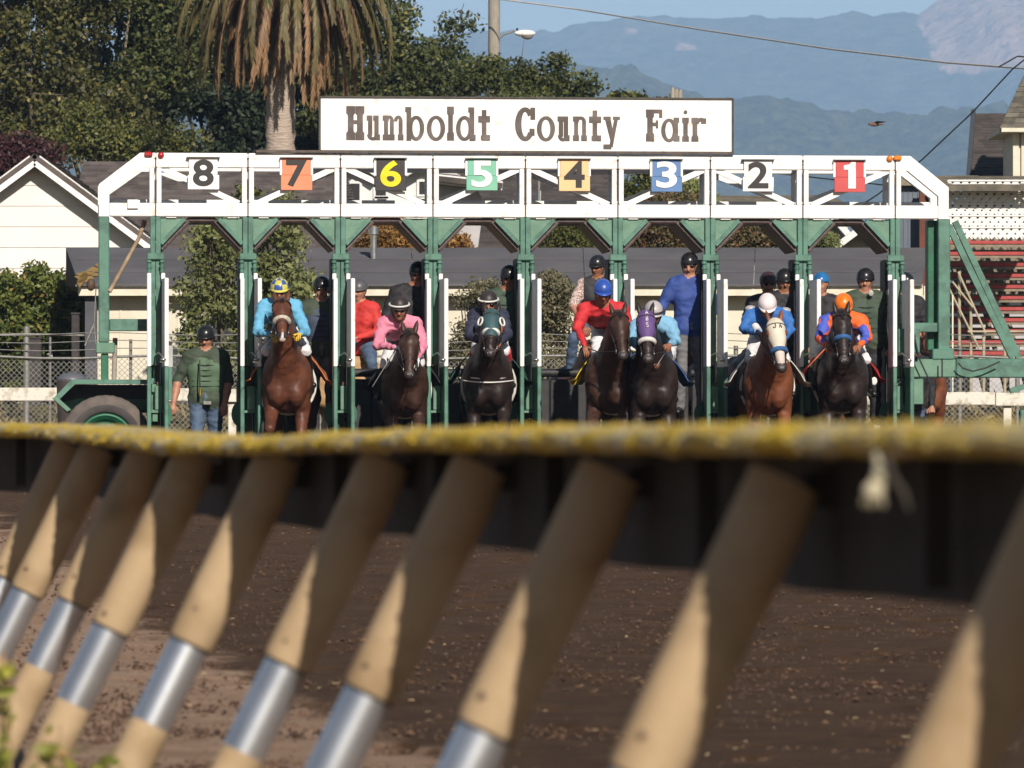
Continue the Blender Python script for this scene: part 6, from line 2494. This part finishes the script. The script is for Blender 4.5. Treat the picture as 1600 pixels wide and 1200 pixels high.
def person(name, label, J, sh, pants, skin=None, boots=None, gloves=None, face=(0, -1, -.12), helmet=None, glasses=None, group=None,
           voxel=.0155, sleeve=None, legs=True, vest=None, hem=0, forearm=None, collar=None, band=None, peak=True, build=1.0, cat='person', tilt=0.0, hair=None):
    """J: joints in world space. One continuous body; clothes are zones of it, gear is children."""
    skin = skin or SKIN
    boots = boots or BOOT
    gloves = gloves or skin
    mats = [skin, sh, pants, boots, gloves, sleeve or sh, forearm or sleeve or sh]
    J = {k: Vector(v) for k, v in J.items()}
    low = min((v.z for v in J.values()))
    root = thing(name, label, cat, (J['pel'].x, J['pel'].y, low), group)
    b = Body(voxel, .03)
    W = build
    head, neck, pel = J['head'], J['neck'], J['pel']
    f = Vector(face).normalized()
    up0 = Vector((tilt, 0, 1))
    lat = f.cross(up0).normalized()        # person's own left-right axis
    if lat.x < 0:
        lat = -lat
    up = lat.cross(f)
    if up.z < 0:
        up = -up
    HB = (lat, f, up)
    b.ell(head + up * .018, (.076, .094, .100), HB, 0)
    b.ell(head - up * .045 + f * .018, (.058, .070, .075), HB, 0, .02)
    b.ell(head - up * .093 + f * .055, (.030, .026, .024), HB, 0, .02)
    b.cone(head + f * .088 + up * .012, head + f * .110 - up * .032, .011, .018, 0, .012)
    for s in (-1, 1):
        b.ell(head + lat * s * .078 - up * .005 - f * .008, (.012, .022, .032), HB, 0, .008)
        b.ell(head + lat * s * .036 - up * .03 + f * .068, (.024, .020, .024), HB, 0, .02)
    b.ell(head + up * .028 + f * .082, (.060, .018, .014), HB, 0, .015)
    b.cone(head - up * .06 - f * .02, neck, .052, .058, 0, .03)
    sl, sr = J['shL'], J['shR']
    sc = (sl + sr) / 2
    wd = (sr - sl).normalized()
    chest = sc.lerp(pel, .30)
    belly = sc.lerp(pel, .66)
    TW = 1.14 if build < 1 else 1.0
    for s, q in ((-1, sl), (1, sr)):
        b.cone(neck + Vector((0, 0, -.02)), q, .062 * W, .066 * W, 1, .05)
        b.cone(sc + wd * s * .10 * W, chest + wd * s * .085 * W * TW, .095 * W * TW, .115 * W * TW, 1, .06)
        b.cone(chest + wd * s * .08 * W * TW, belly + wd * s * .06 * W * TW, .118 * W * TW, .105 * W * TW, 1, .06)
        b.cone(belly + wd * s * .06 * W, pel + wd * s * .065 * W + (pel - belly) * .06, .112 * W, .128 * W, 1, .04)
    b.cone(pel + wd * -.07 * W, pel + wd * .07 * W, .118 * W, .118 * W, 2, .04)
    ex = MB()
    for tag_ in ('L', 'R'):
        s_, e_, h_ = J['sh' + tag_], J['el' + tag_], J['ha' + tag_]
        pf = 1.16 if build < 1 else 1.08
        b.cone(s_, s_.lerp(e_, .5), .066 * W * pf, .060 * W * pf, 5, .04)
        b.cone(s_.lerp(e_, .5), e_, .060 * W * pf, .050 * W * pf, 5, .03)
        b.cone(e_, e_.lerp(h_, .45), .046 * W, .043 * W, 6, .03)
        b.cone(e_.lerp(h_, .45), e_.lerp(h_, .92), .042 * W, .031 * W, 6, .02)
        d = (h_ - e_).normalized()
        hx, hy, hd = basis(d)
        side = wd if abs(d.dot(wd)) < .8 else Vector((0, 0, 1))
        pn = d.cross(side).normalized()
        side = pn.cross(d).normalized()
        fwd = d
        palm = h_ + d * .045
        b.ell(palm, (.040, .020, .048), (side, pn, d), 4, .015)
        cur = -1 if pn.z > 0 else 1
        for q in range(4):
            L = (.074, .084, .078, .060)[q]
            o_ = side * ((q - 1.5) * .0195)
            p0 = palm + d * .032 + o_
            p1 = p0 + d * L * .45 + pn * cur * L * .12
            p2 = p1 + d * L * .16 + pn * cur * L * .42
            p3 = p2 - d * L * .12 + pn * cur * L * .25
            ex.tube([p0 - d * .02, p1, p2, p3], [.0105, .0100, .0092, .0070], 7, m=4)
        th_s = -1 if tag_ == 'R' else 1
        p0 = palm - d * .012 + side * th_s * .030
        ex.tube([p0, p0 + side * th_s * .024 + d * .026 + pn * cur * .008, p0 + side * th_s * .020 + d * .056 + pn * cur * .020], [.0135, .0115, .008], 7, m=4)
    if legs:
        for tag_, s in (('L', -1), ('R', 1)):
            hip = pel + wd * s * .085 * W - Vector((0, 0, .02))
            k_, a_ = J['kn' + tag_], J['an' + tag_]
            b.cone(hip, hip.lerp(k_, .5), .098 * W, .080 * W, 2, .04)
            b.cone(hip.lerp(k_, .5), k_, .080 * W, .060 * W, 2, .03)
            b.ell(k_, (.062 * W, .062 * W, .062 * W), None, 2, .02)
            hi = .45 if boots is BOOT and J.get('boot') else 2.0
            if J.get('boot'):
                b.cone(k_.lerp(a_, .12), k_.lerp(a_, .5), .056 * W, .058 * W, 3, .02)
                b.cone(k_.lerp(a_, .5), a_, .056 * W, .040 * W, 3, .02)
            else:
                b.cone(k_, k_.lerp(a_, .4), .060 * W, .062 * W, 2, .02)
                b.cone(k_.lerp(a_, .4), a_, .060 * W, .054 * W, 2, .02)
            toe = J.get('toe' + tag_) or (a_ + Vector((s * .03, -.15, -.055)))
            b.cone(a_ - Vector((0, -.03, .035)), toe, .044, .036, 3, .02)
    b.build('body', mats, root, ex, folds=(1, 2, 5, 6) if forearm is None else (1, 2, 5), amp=.009 if build < 1 else .007)
    # face details
    if glasses:
        g_ = MB()
        for s in (-1, 1):
            g_.ell(head + lat * s * .034 + up * .010 + f * .089, (.029, .012, .021), HB, nu=12, nv=8)
        g_.bar(head - lat * .075 + up * .016 + f * .082, head + lat * .075 + up * .016 + f * .082, .008, .008)
        for s in (-1, 1):
            g_.bar(head + lat * s * .073 + up * .016 + f * .078, head + lat * s * .082 + up * .012 - f * .01, .005, .008)
        g_.build('goggles' if glasses == 'goggles' else 'sunglasses', DARK, root)
    else:
        for s in (-1, 1):
            MB().ell(head + lat * s * .031 + up * .010 + f * .083, (.012, .010, .006), HB, nu=10, nv=6).build('eye', EYEW, root)
            MB().bar(head + lat * s * .018 + up * .030 + f * .094, head + lat * s * .047 + up * .028 + f * .086, .006, .006).build('eyebrow', HAIRM, root)
    mo = MB()
    mo.ell(head - up * .055 + f * .090, (.022, .008, .006), HB, nu=10, nv=6)
    mo.build('mouth', MOUTH, root)
    if helmet:
        m1 = helmet[0]
        m2 = helmet[1] if len(helmet) > 1 else m1
        hc = head + up * .044 - f * .006
        pat = (lambda u, v: 1 if ((int(u * 8 + .5) + int(v * 3.2)) % 2) else 0) if len(helmet) > 1 else (lambda u, v: 0)
        hm_ = MB()
        hm_.ell(hc, (.102, .120, .106), HB, nu=26, nv=12, v0=0, v1=.53, mf=pat)
        hm_.ell(hc, (.098, .114, .104), HB, nu=26, nv=6, v0=0, v1=.54, mf=lambda u, v: 0)
        ho = hm_.build('helmet', [m1, m2], root)
        if peak:
            pk_ = Body(.010, .012)
            for k in range(17):
                a_ = math.pi * (k + .5) / 17
                p0 = hc - up * .012 + lat * .092 * math.cos(a_) + f * .100 * math.sin(a_)
                p1 = hc - up * .026 + lat * .098 * math.cos(a_) + f * (.105 * math.sin(a_) + .036 * math.sin(a_))
                pk_.cone(p0, p1, .0105, .0090)
            pk_.build('peak', [m2 if peak == 2 else m1], ho)
        if band:
            bn_ = MB()
            pts = [hc + up * .008 + lat * .110 * math.cos(2 * math.pi * k / 24) + f * .128 * math.sin(2 * math.pi * k / 24) for k in range(25)]
            bn_.tube(pts, .0115, 6)
            bn_.build('helmet_band', band, ho)
        st_ = MB()
        for s in (-1, 1):
            st_.tube([hc + lat * s * .095 - up * .02, head + lat * s * .070 - up * .07 + f * .02, head - up * .118 + f * .045], .006, 5)
        st_.build('chin_strap', LEATHER, root)
    if hair:
        hb = Body(.014, .02)
        hb.ell(head + up * .03 - f * .012, (.086, .100, .098), HB, 0)
        hb.build('hair', [hair], root)
    if vest:
        vb = Body(.017, .05)
        for s in (-1, 1):
            vb.cone(sc + wd * s * .075 * W - Vector((0, 0, .03)), chest + wd * s * .085 * W, .098 * W, .128 * W, 0)
            vb.cone(chest + wd * s * .082 * W, belly + wd * s * .065 * W, .131 * W, .122 * W, 0)
            vb.cone(belly + wd * s * .06 * W, sc.lerp(pel, .80) + wd * s * .06 * W, .122 * W, .120 * W, 0)
        v_ = vb.build('vest', [vest], root)
        nrm = Vector((0, -1, 0))
        nrm = (nrm - wd * nrm.dot(wd)).normalized()
        for k in range(5):
            t = .20 + .13 * k
            p = sc.lerp(pel, t)
            MB().tube([p + wd * q * .15 * W + nrm * (.138 * W * math.sqrt(max(0, 1 - (abs(q) * .62) ** 2)) + .0) for q in (-1, -.6, -.2, 0, .2, .6, 1)], .0045, 4).build('vest_seam', BLKP, v_)
    if collar:
        MB().tube([neck + lat * .062 * math.cos(2 * math.pi * k / 16) - f * .0 + f * .060 * math.sin(2 * math.pi * k / 16) + up * .012 for k in range(17)], .016, 6).build('collar', collar, root)
    return root


def stand(px, Y, zf, h=1.78, yaw=0.0, armL=None, armR=None, lean=0.0, head_dx=0.0, stride=.0, sit=None):
    """standing figure: feet at height zf; arms as offsets (elbow, hand) from the shoulder, person's image-left first"""
    x = PW(px, 0, Y).x
    k = h / 1.78
    ca, sa = math.cos(yaw), math.sin(yaw)
    V_ = lambda a, b_, c: Vector((x + (a * ca - b_ * sa) * k + lean * c * .3, Y + (a * sa + b_ * ca) * k, zf + c * k))
    d = dict(head=V_(0, -.02, 1.64) + Vector((head_dx, 0, 0)), neck=V_(0, 0, 1.49), shL=V_(-.185, 0, 1.43), shR=V_(.185, 0, 1.43), pel=V_(0, .01, .98),
             knL=V_(-.10, -.03 - stride, .52), knR=V_(.10, -.02 + stride, .52), anL=V_(-.12, .02 - stride * 1.1, .10), anR=V_(.12, .03 + stride * 1.2, .10))
    aL = armL or ((-.07, .03, -.29), (-.09, -.08, -.54))
    aR = armR or ((.07, .03, -.29), (.09, -.08, -.54))
    for t_, a_, s in (('L', aL, -.185), ('R', aR, .185)):
        d['el' + t_] = V_(s + a_[0][0], a_[0][1], 1.43 + a_[0][2])
        d['ha' + t_] = V_(s + a_[1][0], a_[1][1], 1.43 + a_[1][2])
    return d


def jockey(name, label, px, py, cx, Yh, shy, hw, hands, knees, sh, pants=None, helm=None, face=(0, -1, -.25), skin=None, gloves=None, glasses='goggles',
           band=None, sleeve=None, forearm=None, peak=True, dx_el=(0, 0), tilt=0, el_y=None, boots=None, hip=0):
    """crouched rider. px,py helmet centre; cx horse's middle; shy shoulder row; hw half shoulder width in px; hands and knees in photo px"""
    Yd = Yh + .10
    J = dict(head=PW(px, py + 9, Yd), neck=PW(px, shy - 3, Yd + .13), pel=PW(cx + hip, shy + 26, Yh + .92),
             shL=PW(px - hw, shy + 6, Yd + .17), shR=PW(px + hw, shy + 6, Yd + .17))
    (hl, hr), (kl, kr) = hands, knees
    J['haL'], J['haR'] = PW(hl[0], hl[1], Yh - .16), PW(hr[0], hr[1], Yh - .16)
    ey = el_y or (shy + 44)
    J['elL'] = PW(min(px - hw, hl[0]) - 9 + dx_el[0], ey, Yh + .14)
    J['elR'] = PW(max(px + hw, hr[0]) + 9 + dx_el[1], ey, Yh + .14)
    J['knL'], J['knR'] = PW(kl[0], kl[1], Yh + .30), PW(kr[0], kr[1], Yh + .30)
    J['anL'], J['anR'] = PW(kl[0] - 7, kl[1] + 47, Yh + .72), PW(kr[0] + 7, kr[1] + 47, Yh + .72)
    J['toeL'], J['toeR'] = J['anL'] + Vector((-.04, -.14, -.05)), J['anR'] + Vector((.04, -.14, -.05))
    J2 = dict(J)
    J2['boot'] = Vector((1, 1, 99))
    low = min(v.z for v in J.values())
    J2['boot'] = J['pel']
    return person(name, label, J2, sh, pants or WPANT, skin or SKIN_D, boots, gloves, face, helm, glasses, 'jockeys on the racehorses', sleeve=sleeve,
                  forearm=forearm, band=band, peak=peak, build=.90, cat='person', tilt=tilt)


SKYB = shirt('sky_blue_silks', (.13, .40, .62))
PINK = shirt('pink_silks', (.72, .23, .34))
NAVY = shirt('navy_silks', (.022, .026, .055))
REDS = shirt('red_silks', (.55, .022, .028))
PALEB = shirt('pale_blue_silks', (.20, .42, .62))
ROYAL = shirt('royal_blue_silks', (.035, .15, .46))
YELG = mat('yellow_cuff', (.72, .44, .04), .7)
HYEL = mat('yellow_helmet', (.60, .56, .10), .35)
HBLU = mat('blue_helmet', (.05, .10, .34), .35)
HROY = mat('royal_blue_helmet', (.030, .085, .40), .35)
HGRY = mat('silver_helmet', (.42, .39, .40), .35)
HPNK = mat('pale_pink_helmet', (.76, .66, .68), .35)
HORG = mat('orange_helmet', (.85, .20, .015), .35, (.75, .14, .01), 20)
HTEAL = mat('shiny_blue_helmet', (.02, .17, .42), .25, (.02, .10, .26), 8)
HMAR = mat('dark_maroon_helmet', (.045, .022, .025), .45)
CHECK = bpy.data.materials.new('orange_blue_patch_silks')
CHECK.use_nodes = True
_n = CHECK.node_tree
_b = _n.nodes['Principled BSDF']
_b.inputs['Roughness'].default_value = .7
_c = _n.nodes.new('ShaderNodeTexVoronoi')
_c.feature = 'F1'
_c.inputs['Scale'].default_value = 10
_g = _n.nodes.new('ShaderNodeNewGeometry')
_n.links.new(_g.outputs['Position'], _c.inputs['Vector'])
_s = _n.nodes.new('ShaderNodeSeparateColor')
_n.links.new(_c.outputs['Color'], _s.inputs[0])
_r = _n.nodes.new('ShaderNodeMath')
_r.operation = 'GREATER_THAN'
_r.inputs[1].default_value = .5
_n.links.new(_s.outputs[0], _r.inputs[0])
_m = _n.nodes.new('ShaderNodeMix')
_m.data_type = 'RGBA'
_m.inputs[6].default_value = (.055, .09, .46, 1)
_m.inputs[7].default_value = (.80, .12, .015, 1)
_n.links.new(_r.outputs[0], _m.inputs[0])
_n.links.new(_m.outputs[2], _b.inputs['Base Color'])
PLAID = mat('plaid_sleeve', (.62, .52, .48), .8, (.30, .16, .14), 60, lo=.45, hi=.55)

j7 = jockey('jockey', 'jockey in sky blue silks and a blue and yellow helmet in stall seven', 437, 446, 443, 62.3, 474, 25, ((424, 524), (468, 522)), ((417, 548), (478, 548)),
            SKYB, helm=(HBLU, HYEL), gloves=YELG, peak=2)
j6 = jockey('jockey', 'jockey in pink silks with a black helmet banded in white', 624, 474, 630, 62.4, 500, 25, ((619, 543), (652, 560)), ((602, 568), (655, 566)),
            PINK, helm=(BLKPN,), band=WHB, gloves=WPANT, el_y=540)
j5 = jockey('jockey', 'jockey in navy silks with orange bands and red cuffed white breeches', 763, 466, 764, 62.4, 488, 21, ((756, 536), (780, 536)), ((744, 548), (789, 548)),
            NAVY, helm=(BLKPN,), band=WHB, el_y=524, peak=False)
j4 = jockey('jockey', 'jockey in red silks with a plain royal blue helmet leaning forward', 942, 448, 948, 61.6, 478, 30, ((914, 541), (960, 545)), ((932, 558), (978, 552)),
            REDS, helm=(HROY,), el_y=512, face=(.1, -1, -.45))
j3 = jockey('jockey', 'jockey in pale blue silks with a silver helmet beside the purple hooded horse', 1021, 482, 1030, 61.4, 502, 26, ((1018, 560), (1047, 538)), ((1000, 570), (1042, 570)),
            PALEB, helm=(HGRY,), band=BLKPN, el_y=532, face=(.12, -1, -.4), hip=6)
j2 = jockey('jockey', 'jockey in royal blue silks with a pale pink helmet bent over the chestnut horse', 1199, 470, 1197, 62.1, 488, 27, ((1186, 520), (1214, 540)), ((1172, 560), (1226, 562)),
            ROYAL, helm=(HPNK,), face=(0, -1, -.8), glasses=None, el_y=514)
j1 = jockey('jockey', 'jockey in orange and blue patchwork silks with a bright orange helmet in stall one', 1318, 470, 1316, 62.4, 496, 28, ((1292, 540), (1343, 540)), ((1281, 552), (1352, 562)),
            CHECK, helm=(HORG,), face=(0, -1, -.7), el_y=528)
# silks details
OB = mat('orange_band', (.78, .16, .02), .7)
RDB = mat('red_cuff', (.48, .02, .03), .7)
for dz in (0, .055):
    s_, e_ = PW(763 - 21, 494, 62.67), PW(733, 524, 62.54)
    p = s_.lerp(e_, .62 + dz * 4.2)
    d = (e_ - s_).normalized()
    MB().tube([p - d * .018, p + d * .018], .057, 14).build('arm_band', OB, j5)
mbx = MB()
a, b = PW(776, 500, 62.35), PW(772, 526, 62.30)
MB().ell((a + b) / 2 + Vector((.02, 0, 0)), (.06, .05, .12), nu=14, nv=10).build('chest_panel', OB, j5)
for k_, a_ in (((744, 548), (737, 595)), ((789, 548), (796, 595))):
    p, q = PW(k_[0], k_[1], 62.7), PW(a_[0], a_[1], 63.12)
    MB().tube([p.lerp(q, .02), p.lerp(q, .28)], .068, 14).build('boot_cuff', RDB, j5)
for (x, y) in ((1173, 484), (1227, 487)):
    p = PW(x, y, 62.35)
    MB().ell(p + Vector((0, .03, .012)), (.065, .06, .038), nu=14, nv=8).build('shoulder_patch', HGRY, j2)
MB().tube([PW(1180, 510, 62.1), PW(1185, 518, 61.98)], .044, 12).build('white_cuff', WPANT, j2)
for (x, y) in ((922, 580),):
    MB().tube([PW(929, 566, 61.95), PW(925, 590, 62.1)], .068, 12).build('boot_top', mat('purple_boot_top', (.10, .05, .24), .6), j4)


def reins(name, label, H, hands, m):
    root = thing(name, label, 'reins', H(.8, 0, 0))
    for s, h_ in zip((-1, 1), hands):
        a = H(.80, s * .066, -.02)
        MB().tube([a, a.lerp(h_, .5) + Vector((s * .01, 0, -.03)), h_], .007, 5).build('rein', m, root)


for H_, hands, lab in ((h7, (PW(424, 524, 62.14), PW(468, 522, 62.14)), 'thin reins of the bay horse in stall seven'), (h6, (PW(619, 545, 62.24), PW(652, 560, 62.24)), 'thin reins of the dark bay horse under the pink jockey'),
                       (h5, (PW(756, 538, 62.24), PW(780, 538, 62.24)), 'thin reins of the hooded black horse in stall five'), (h4, (PW(914, 543, 61.44), PW(960, 547, 61.44)), 'black reins held up by the red jacketed jockey'),
                       (h3, (PW(1018, 562, 61.24), PW(1047, 540, 61.24)), 'reins of the purple hooded horse'), (h2, (PW(1186, 523, 61.94), PW(1214, 542, 61.94)), 'reins of the chestnut horse in the cream hood'),
                       (h1, (PW(1292, 542, 62.24), PW(1343, 542, 62.24)), 'reins of the black horse in stall one')):
    reins('reins', lab, H_, hands, LEATHER)


def whip(label, a, b, m):
    o = thing('riding_whip', label, 'whip', a)
    MB().tube([a, a.lerp(b, .12)], .010, 6).build('handle', LEATHER, o)
    MB().tube([a.lerp(b, .12), b], [.007, .004], 6).build('shaft', m, o)


whip('pale whip pointing down from the pink jockey\'s left hand', PW(619, 545, 62.15), PW(582, 604, 62.1), mat('grey_whip', (.20, .20, .19), .5))
whip('orange whip pointing down left beside the red saddlecloth', PW(1292, 542, 62.15), PW(1262, 574, 62.1), mat('orange_whip', (.80, .14, .03), .5))
whip('dark whip held by the blue and yellow helmeted jockey', PW(424, 524, 62.1), PW(392, 560, 62.1), LEATHER)
whip('dark whip held by the jockey with the silver helmet', PW(1047, 538, 61.2), PW(1026, 572, 61.1), mat('silver_whip', (.30, .29, .28), .4))

# ---- gate crew standing on the ledges, and the walking man
OLIVE = shirt('olive_green_shirt', (.050, .070, .045))
VEST_G = shirt('green_padded_vest', (.085, .145, .085))
VEST_D = shirt('dark_green_vest', (.045, .075, .050))
VEST_N = shirt('navy_padded_vest', (.045, .060, .105))
BLKS = shirt('black_shirt', (.018, .016, .020))
DKGREY = shirt('charcoal_shirt', (.028, .026, .030))
REDJ = shirt('red_sweatshirt', (.58, .035, .030))
BLUJ = shirt('blue_track_jacket', (.028, .062, .26))
CREW = 'gate crew standing in the stalls'


def feet_for(top_py, Y, h=1.78):
    return HC + (HOR - top_py) * Y / F - h - .02


man = person('gate_worker', 'man in a green padded vest and jeans walking left of stall seven',
             stand(322, 63.9, gz(63.9), 1.80, 0, ((-.13, .02, -.26), (-.17, -.10, -.52)), ((.06, .05, -.27), (.03, -.05, -.52)), stride=.10), OLIVE, JEANS, SKIN, helmet=(BLACKG,), vest=VEST_G, forearm=SKIN,
             build=1.03, peak=True, face=(-.15, -1, -.2))
wm_ = MB()
p = PW(312, 560, 63.68)
wm_.tube([PW(312, 562, 63.70), PW(312, 595, 63.66), PW(313, 612, 63.66)], .008, 5)
wm_.build('lanyard', LEATHER, man)
MB().tube([PW(313, 606, 63.66), PW(313, 618, 63.66)], .016, 8).build('whistle', mat('brass', (.55, .38, .08), .3, metal=.8), man)
MB().box(PW(318, 632, 63.72), PW(330, 627, 63.76)).build('belt_buckle', STEEL, man)

A_def = lambda **k: k
person('gate_worker', 'gate worker in dark sunglasses and a navy padded vest at the right of stall seven',
       stand(503, 63.98, feet_for(430, 63.98), 1.78, 0, ((-.06, 0, -.27), (-.05, -.16, -.50)), None), OLIVE, GREYP, SKIN, helmet=(BLACKG,), glasses='sun', vest=VEST_N, group=CREW, forearm=SKIN, peak=False)
person('gate_worker', 'moustached gate worker in a black shirt and sunglasses above the pink jockey',
       stand(645, 64.02, feet_for(409, 64.02), 1.80, 0, ((-.11, 0, -.24), (-.05, -.2, -.44)), None, head_dx=.06), BLKS, GREYP, SKIN_D, helmet=(BLACKG,), glasses='sun', group=CREW, build=1.05)
person('gate_worker', 'gate worker in a dark green vest and shiny black helmet in stall five',
       stand(790, 64.02, feet_for(415, 64.02), 1.80, 0, ((-.08, 0, -.27), (-.06, -.16, -.48)), None, head_dx=.04), VEST_D, GREYP, SKIN_D, helmet=(BLACKG,), glasses='sun', vest=VEST_D, group=CREW)
person('gate_worker', 'tall gate worker in a bright blue jacket and grey trousers in stall three',
       stand(1080, 63.98, feet_for(392, 63.98, 1.84), 1.84, 0, ((-.13, -.02, -.22), (-.18, -.14, -.42)), ((.05, .03, -.28), (.03, -.1, -.5)), head_dx=-.02), BLUJ, GREYP, SKIN, helmet=(BLACKG,), glasses='sun', group=CREW, face=(-.15, -1, -.25), build=1.05, peak=False)
person('gate_worker', 'orange faced gate worker in a black helmet behind the pink helmeted jockey',
       stand(1226, 64.02, feet_for(418, 64.02, 1.76), 1.76, 0, ((-.05, -.05, -.24), (.05, -.24, -.18)), None), BLKS, BLKP, SKIN_D, helmet=(BLACKG,), group=CREW, face=(.05, -1, -.15))
person('gate_worker', 'gate worker in a dark green vest with a pale badge in stall one',
       stand(1352, 64.02, feet_for(417, 64.02, 1.78), 1.78, 0, ((-.08, 0, -.27), (-.07, -.16, -.46)), None), OLIVE, BLKP, SKIN, helmet=(BLACKG,), vest=VEST_D, group=CREW, build=1.08, face=(-.1, -1, -.05))
bdg = MB().ell(PW(1361, 458, 63.86), (.030, .008, .034), nu=12, nv=8)
o = [q for q in bpy.data.objects if q.name.startswith('vest') and q.type == 'MESH'][-1]
bdg.build('badge', mat('dull_badge', (.45, .44, .40), .5), o)

# riders on the ponies
def rider(name, label, px, Y, top_py, yaw, sh, pants, helm, skin=SKIN, arms=None, face=None, glasses=None, **k):
    x = PW(px, 0, Y).x
    zt = HC + (HOR - top_py) * Y / F
    ca, sa = math.cos(yaw), math.sin(yaw)
    V_ = lambda a, b_, c: Vector((x + a * ca - b_ * sa, Y + a * sa + b_ * ca, zt + c))
    J = dict(head=V_(0, -.02, -.15), neck=V_(0, .01, -.30), shL=V_(-.18, .01, -.37), shR=V_(.18, .01, -.37), pel=V_(0, .04, -.80),
             knL=V_(-.30, -.30, -1.02), knR=V_(.30, -.30, -1.02), anL=V_(-.34, -.12, -1.42), anR=V_(.34, -.12, -1.42))
    a = arms or ((-.27, -.02, -.64), (-.10, -.28, -.72), (.27, -.02, -.64), (.10, -.28, -.72))
    J['elL'], J['haL'], J['elR'], J['haR'] = (V_(*q) for q in a)
    return person(name, label, J, sh, pants, skin, helmet=helm, face=face or (math.sin(yaw), -math.cos(yaw), -.1), glasses=glasses, group='outriders on ponies behind the gate', **k)


rider('outrider', 'rider in a red sweatshirt and grey helmet half hidden behind the stall six divider', 563, 69.45, 436, R(-25), REDJ, JEANS, (mat('grey_helmet', (.10, .095, .10), .4),))
rider('outrider', 'rider in a dark cap and plaid sleeve behind the red jacketed jockey', 934, 69.3, 398, R(0), DKGREY, JEANS, (BLACKG,), skin=SKIN_D, arms=((-.30, -.05, -.62), (-.17, -.30, -.88), (.27, -.02, -.64), (.10, -.28, -.72)),
      sleeve=PLAID, forearm=SKIN, face=(-.5, -1, -.2), glasses='sun')
rider('outrider', 'rider in a dark maroon helmet left of the orange faced gate worker', 1200, 66.1, 424, R(6), DKGREY, JEANS, (HMAR,), glasses='sun')
rider('outrider', 'woman with a shiny blue helmet and black open necked shirt in stall one', 1283, 69.1, 425, R(0), BLKS, BLKP, (HTEAL,), face=(-.35, -1, -.05), peak=False)
rider('outrider', 'rider in a black jacket and helmet behind the right end post', 1414, 66.9, 425, R(12), BLKS, BLKP, (BLACKG,), face=(.3, -1, -.1))
person('gate_worker', 'mostly hidden worker in jeans with one bare hand below the green battery box',
       stand(1424, 65.2, gz(65.2), 1.72, 0, ((-.06, 0, -.27), (-.06, -.08, -.52)), ((.06, .02, -.27), (.05, -.10, -.50))), BLKS, JEANS, SKIN, helmet=(BLACKG,), forearm=BLKS)
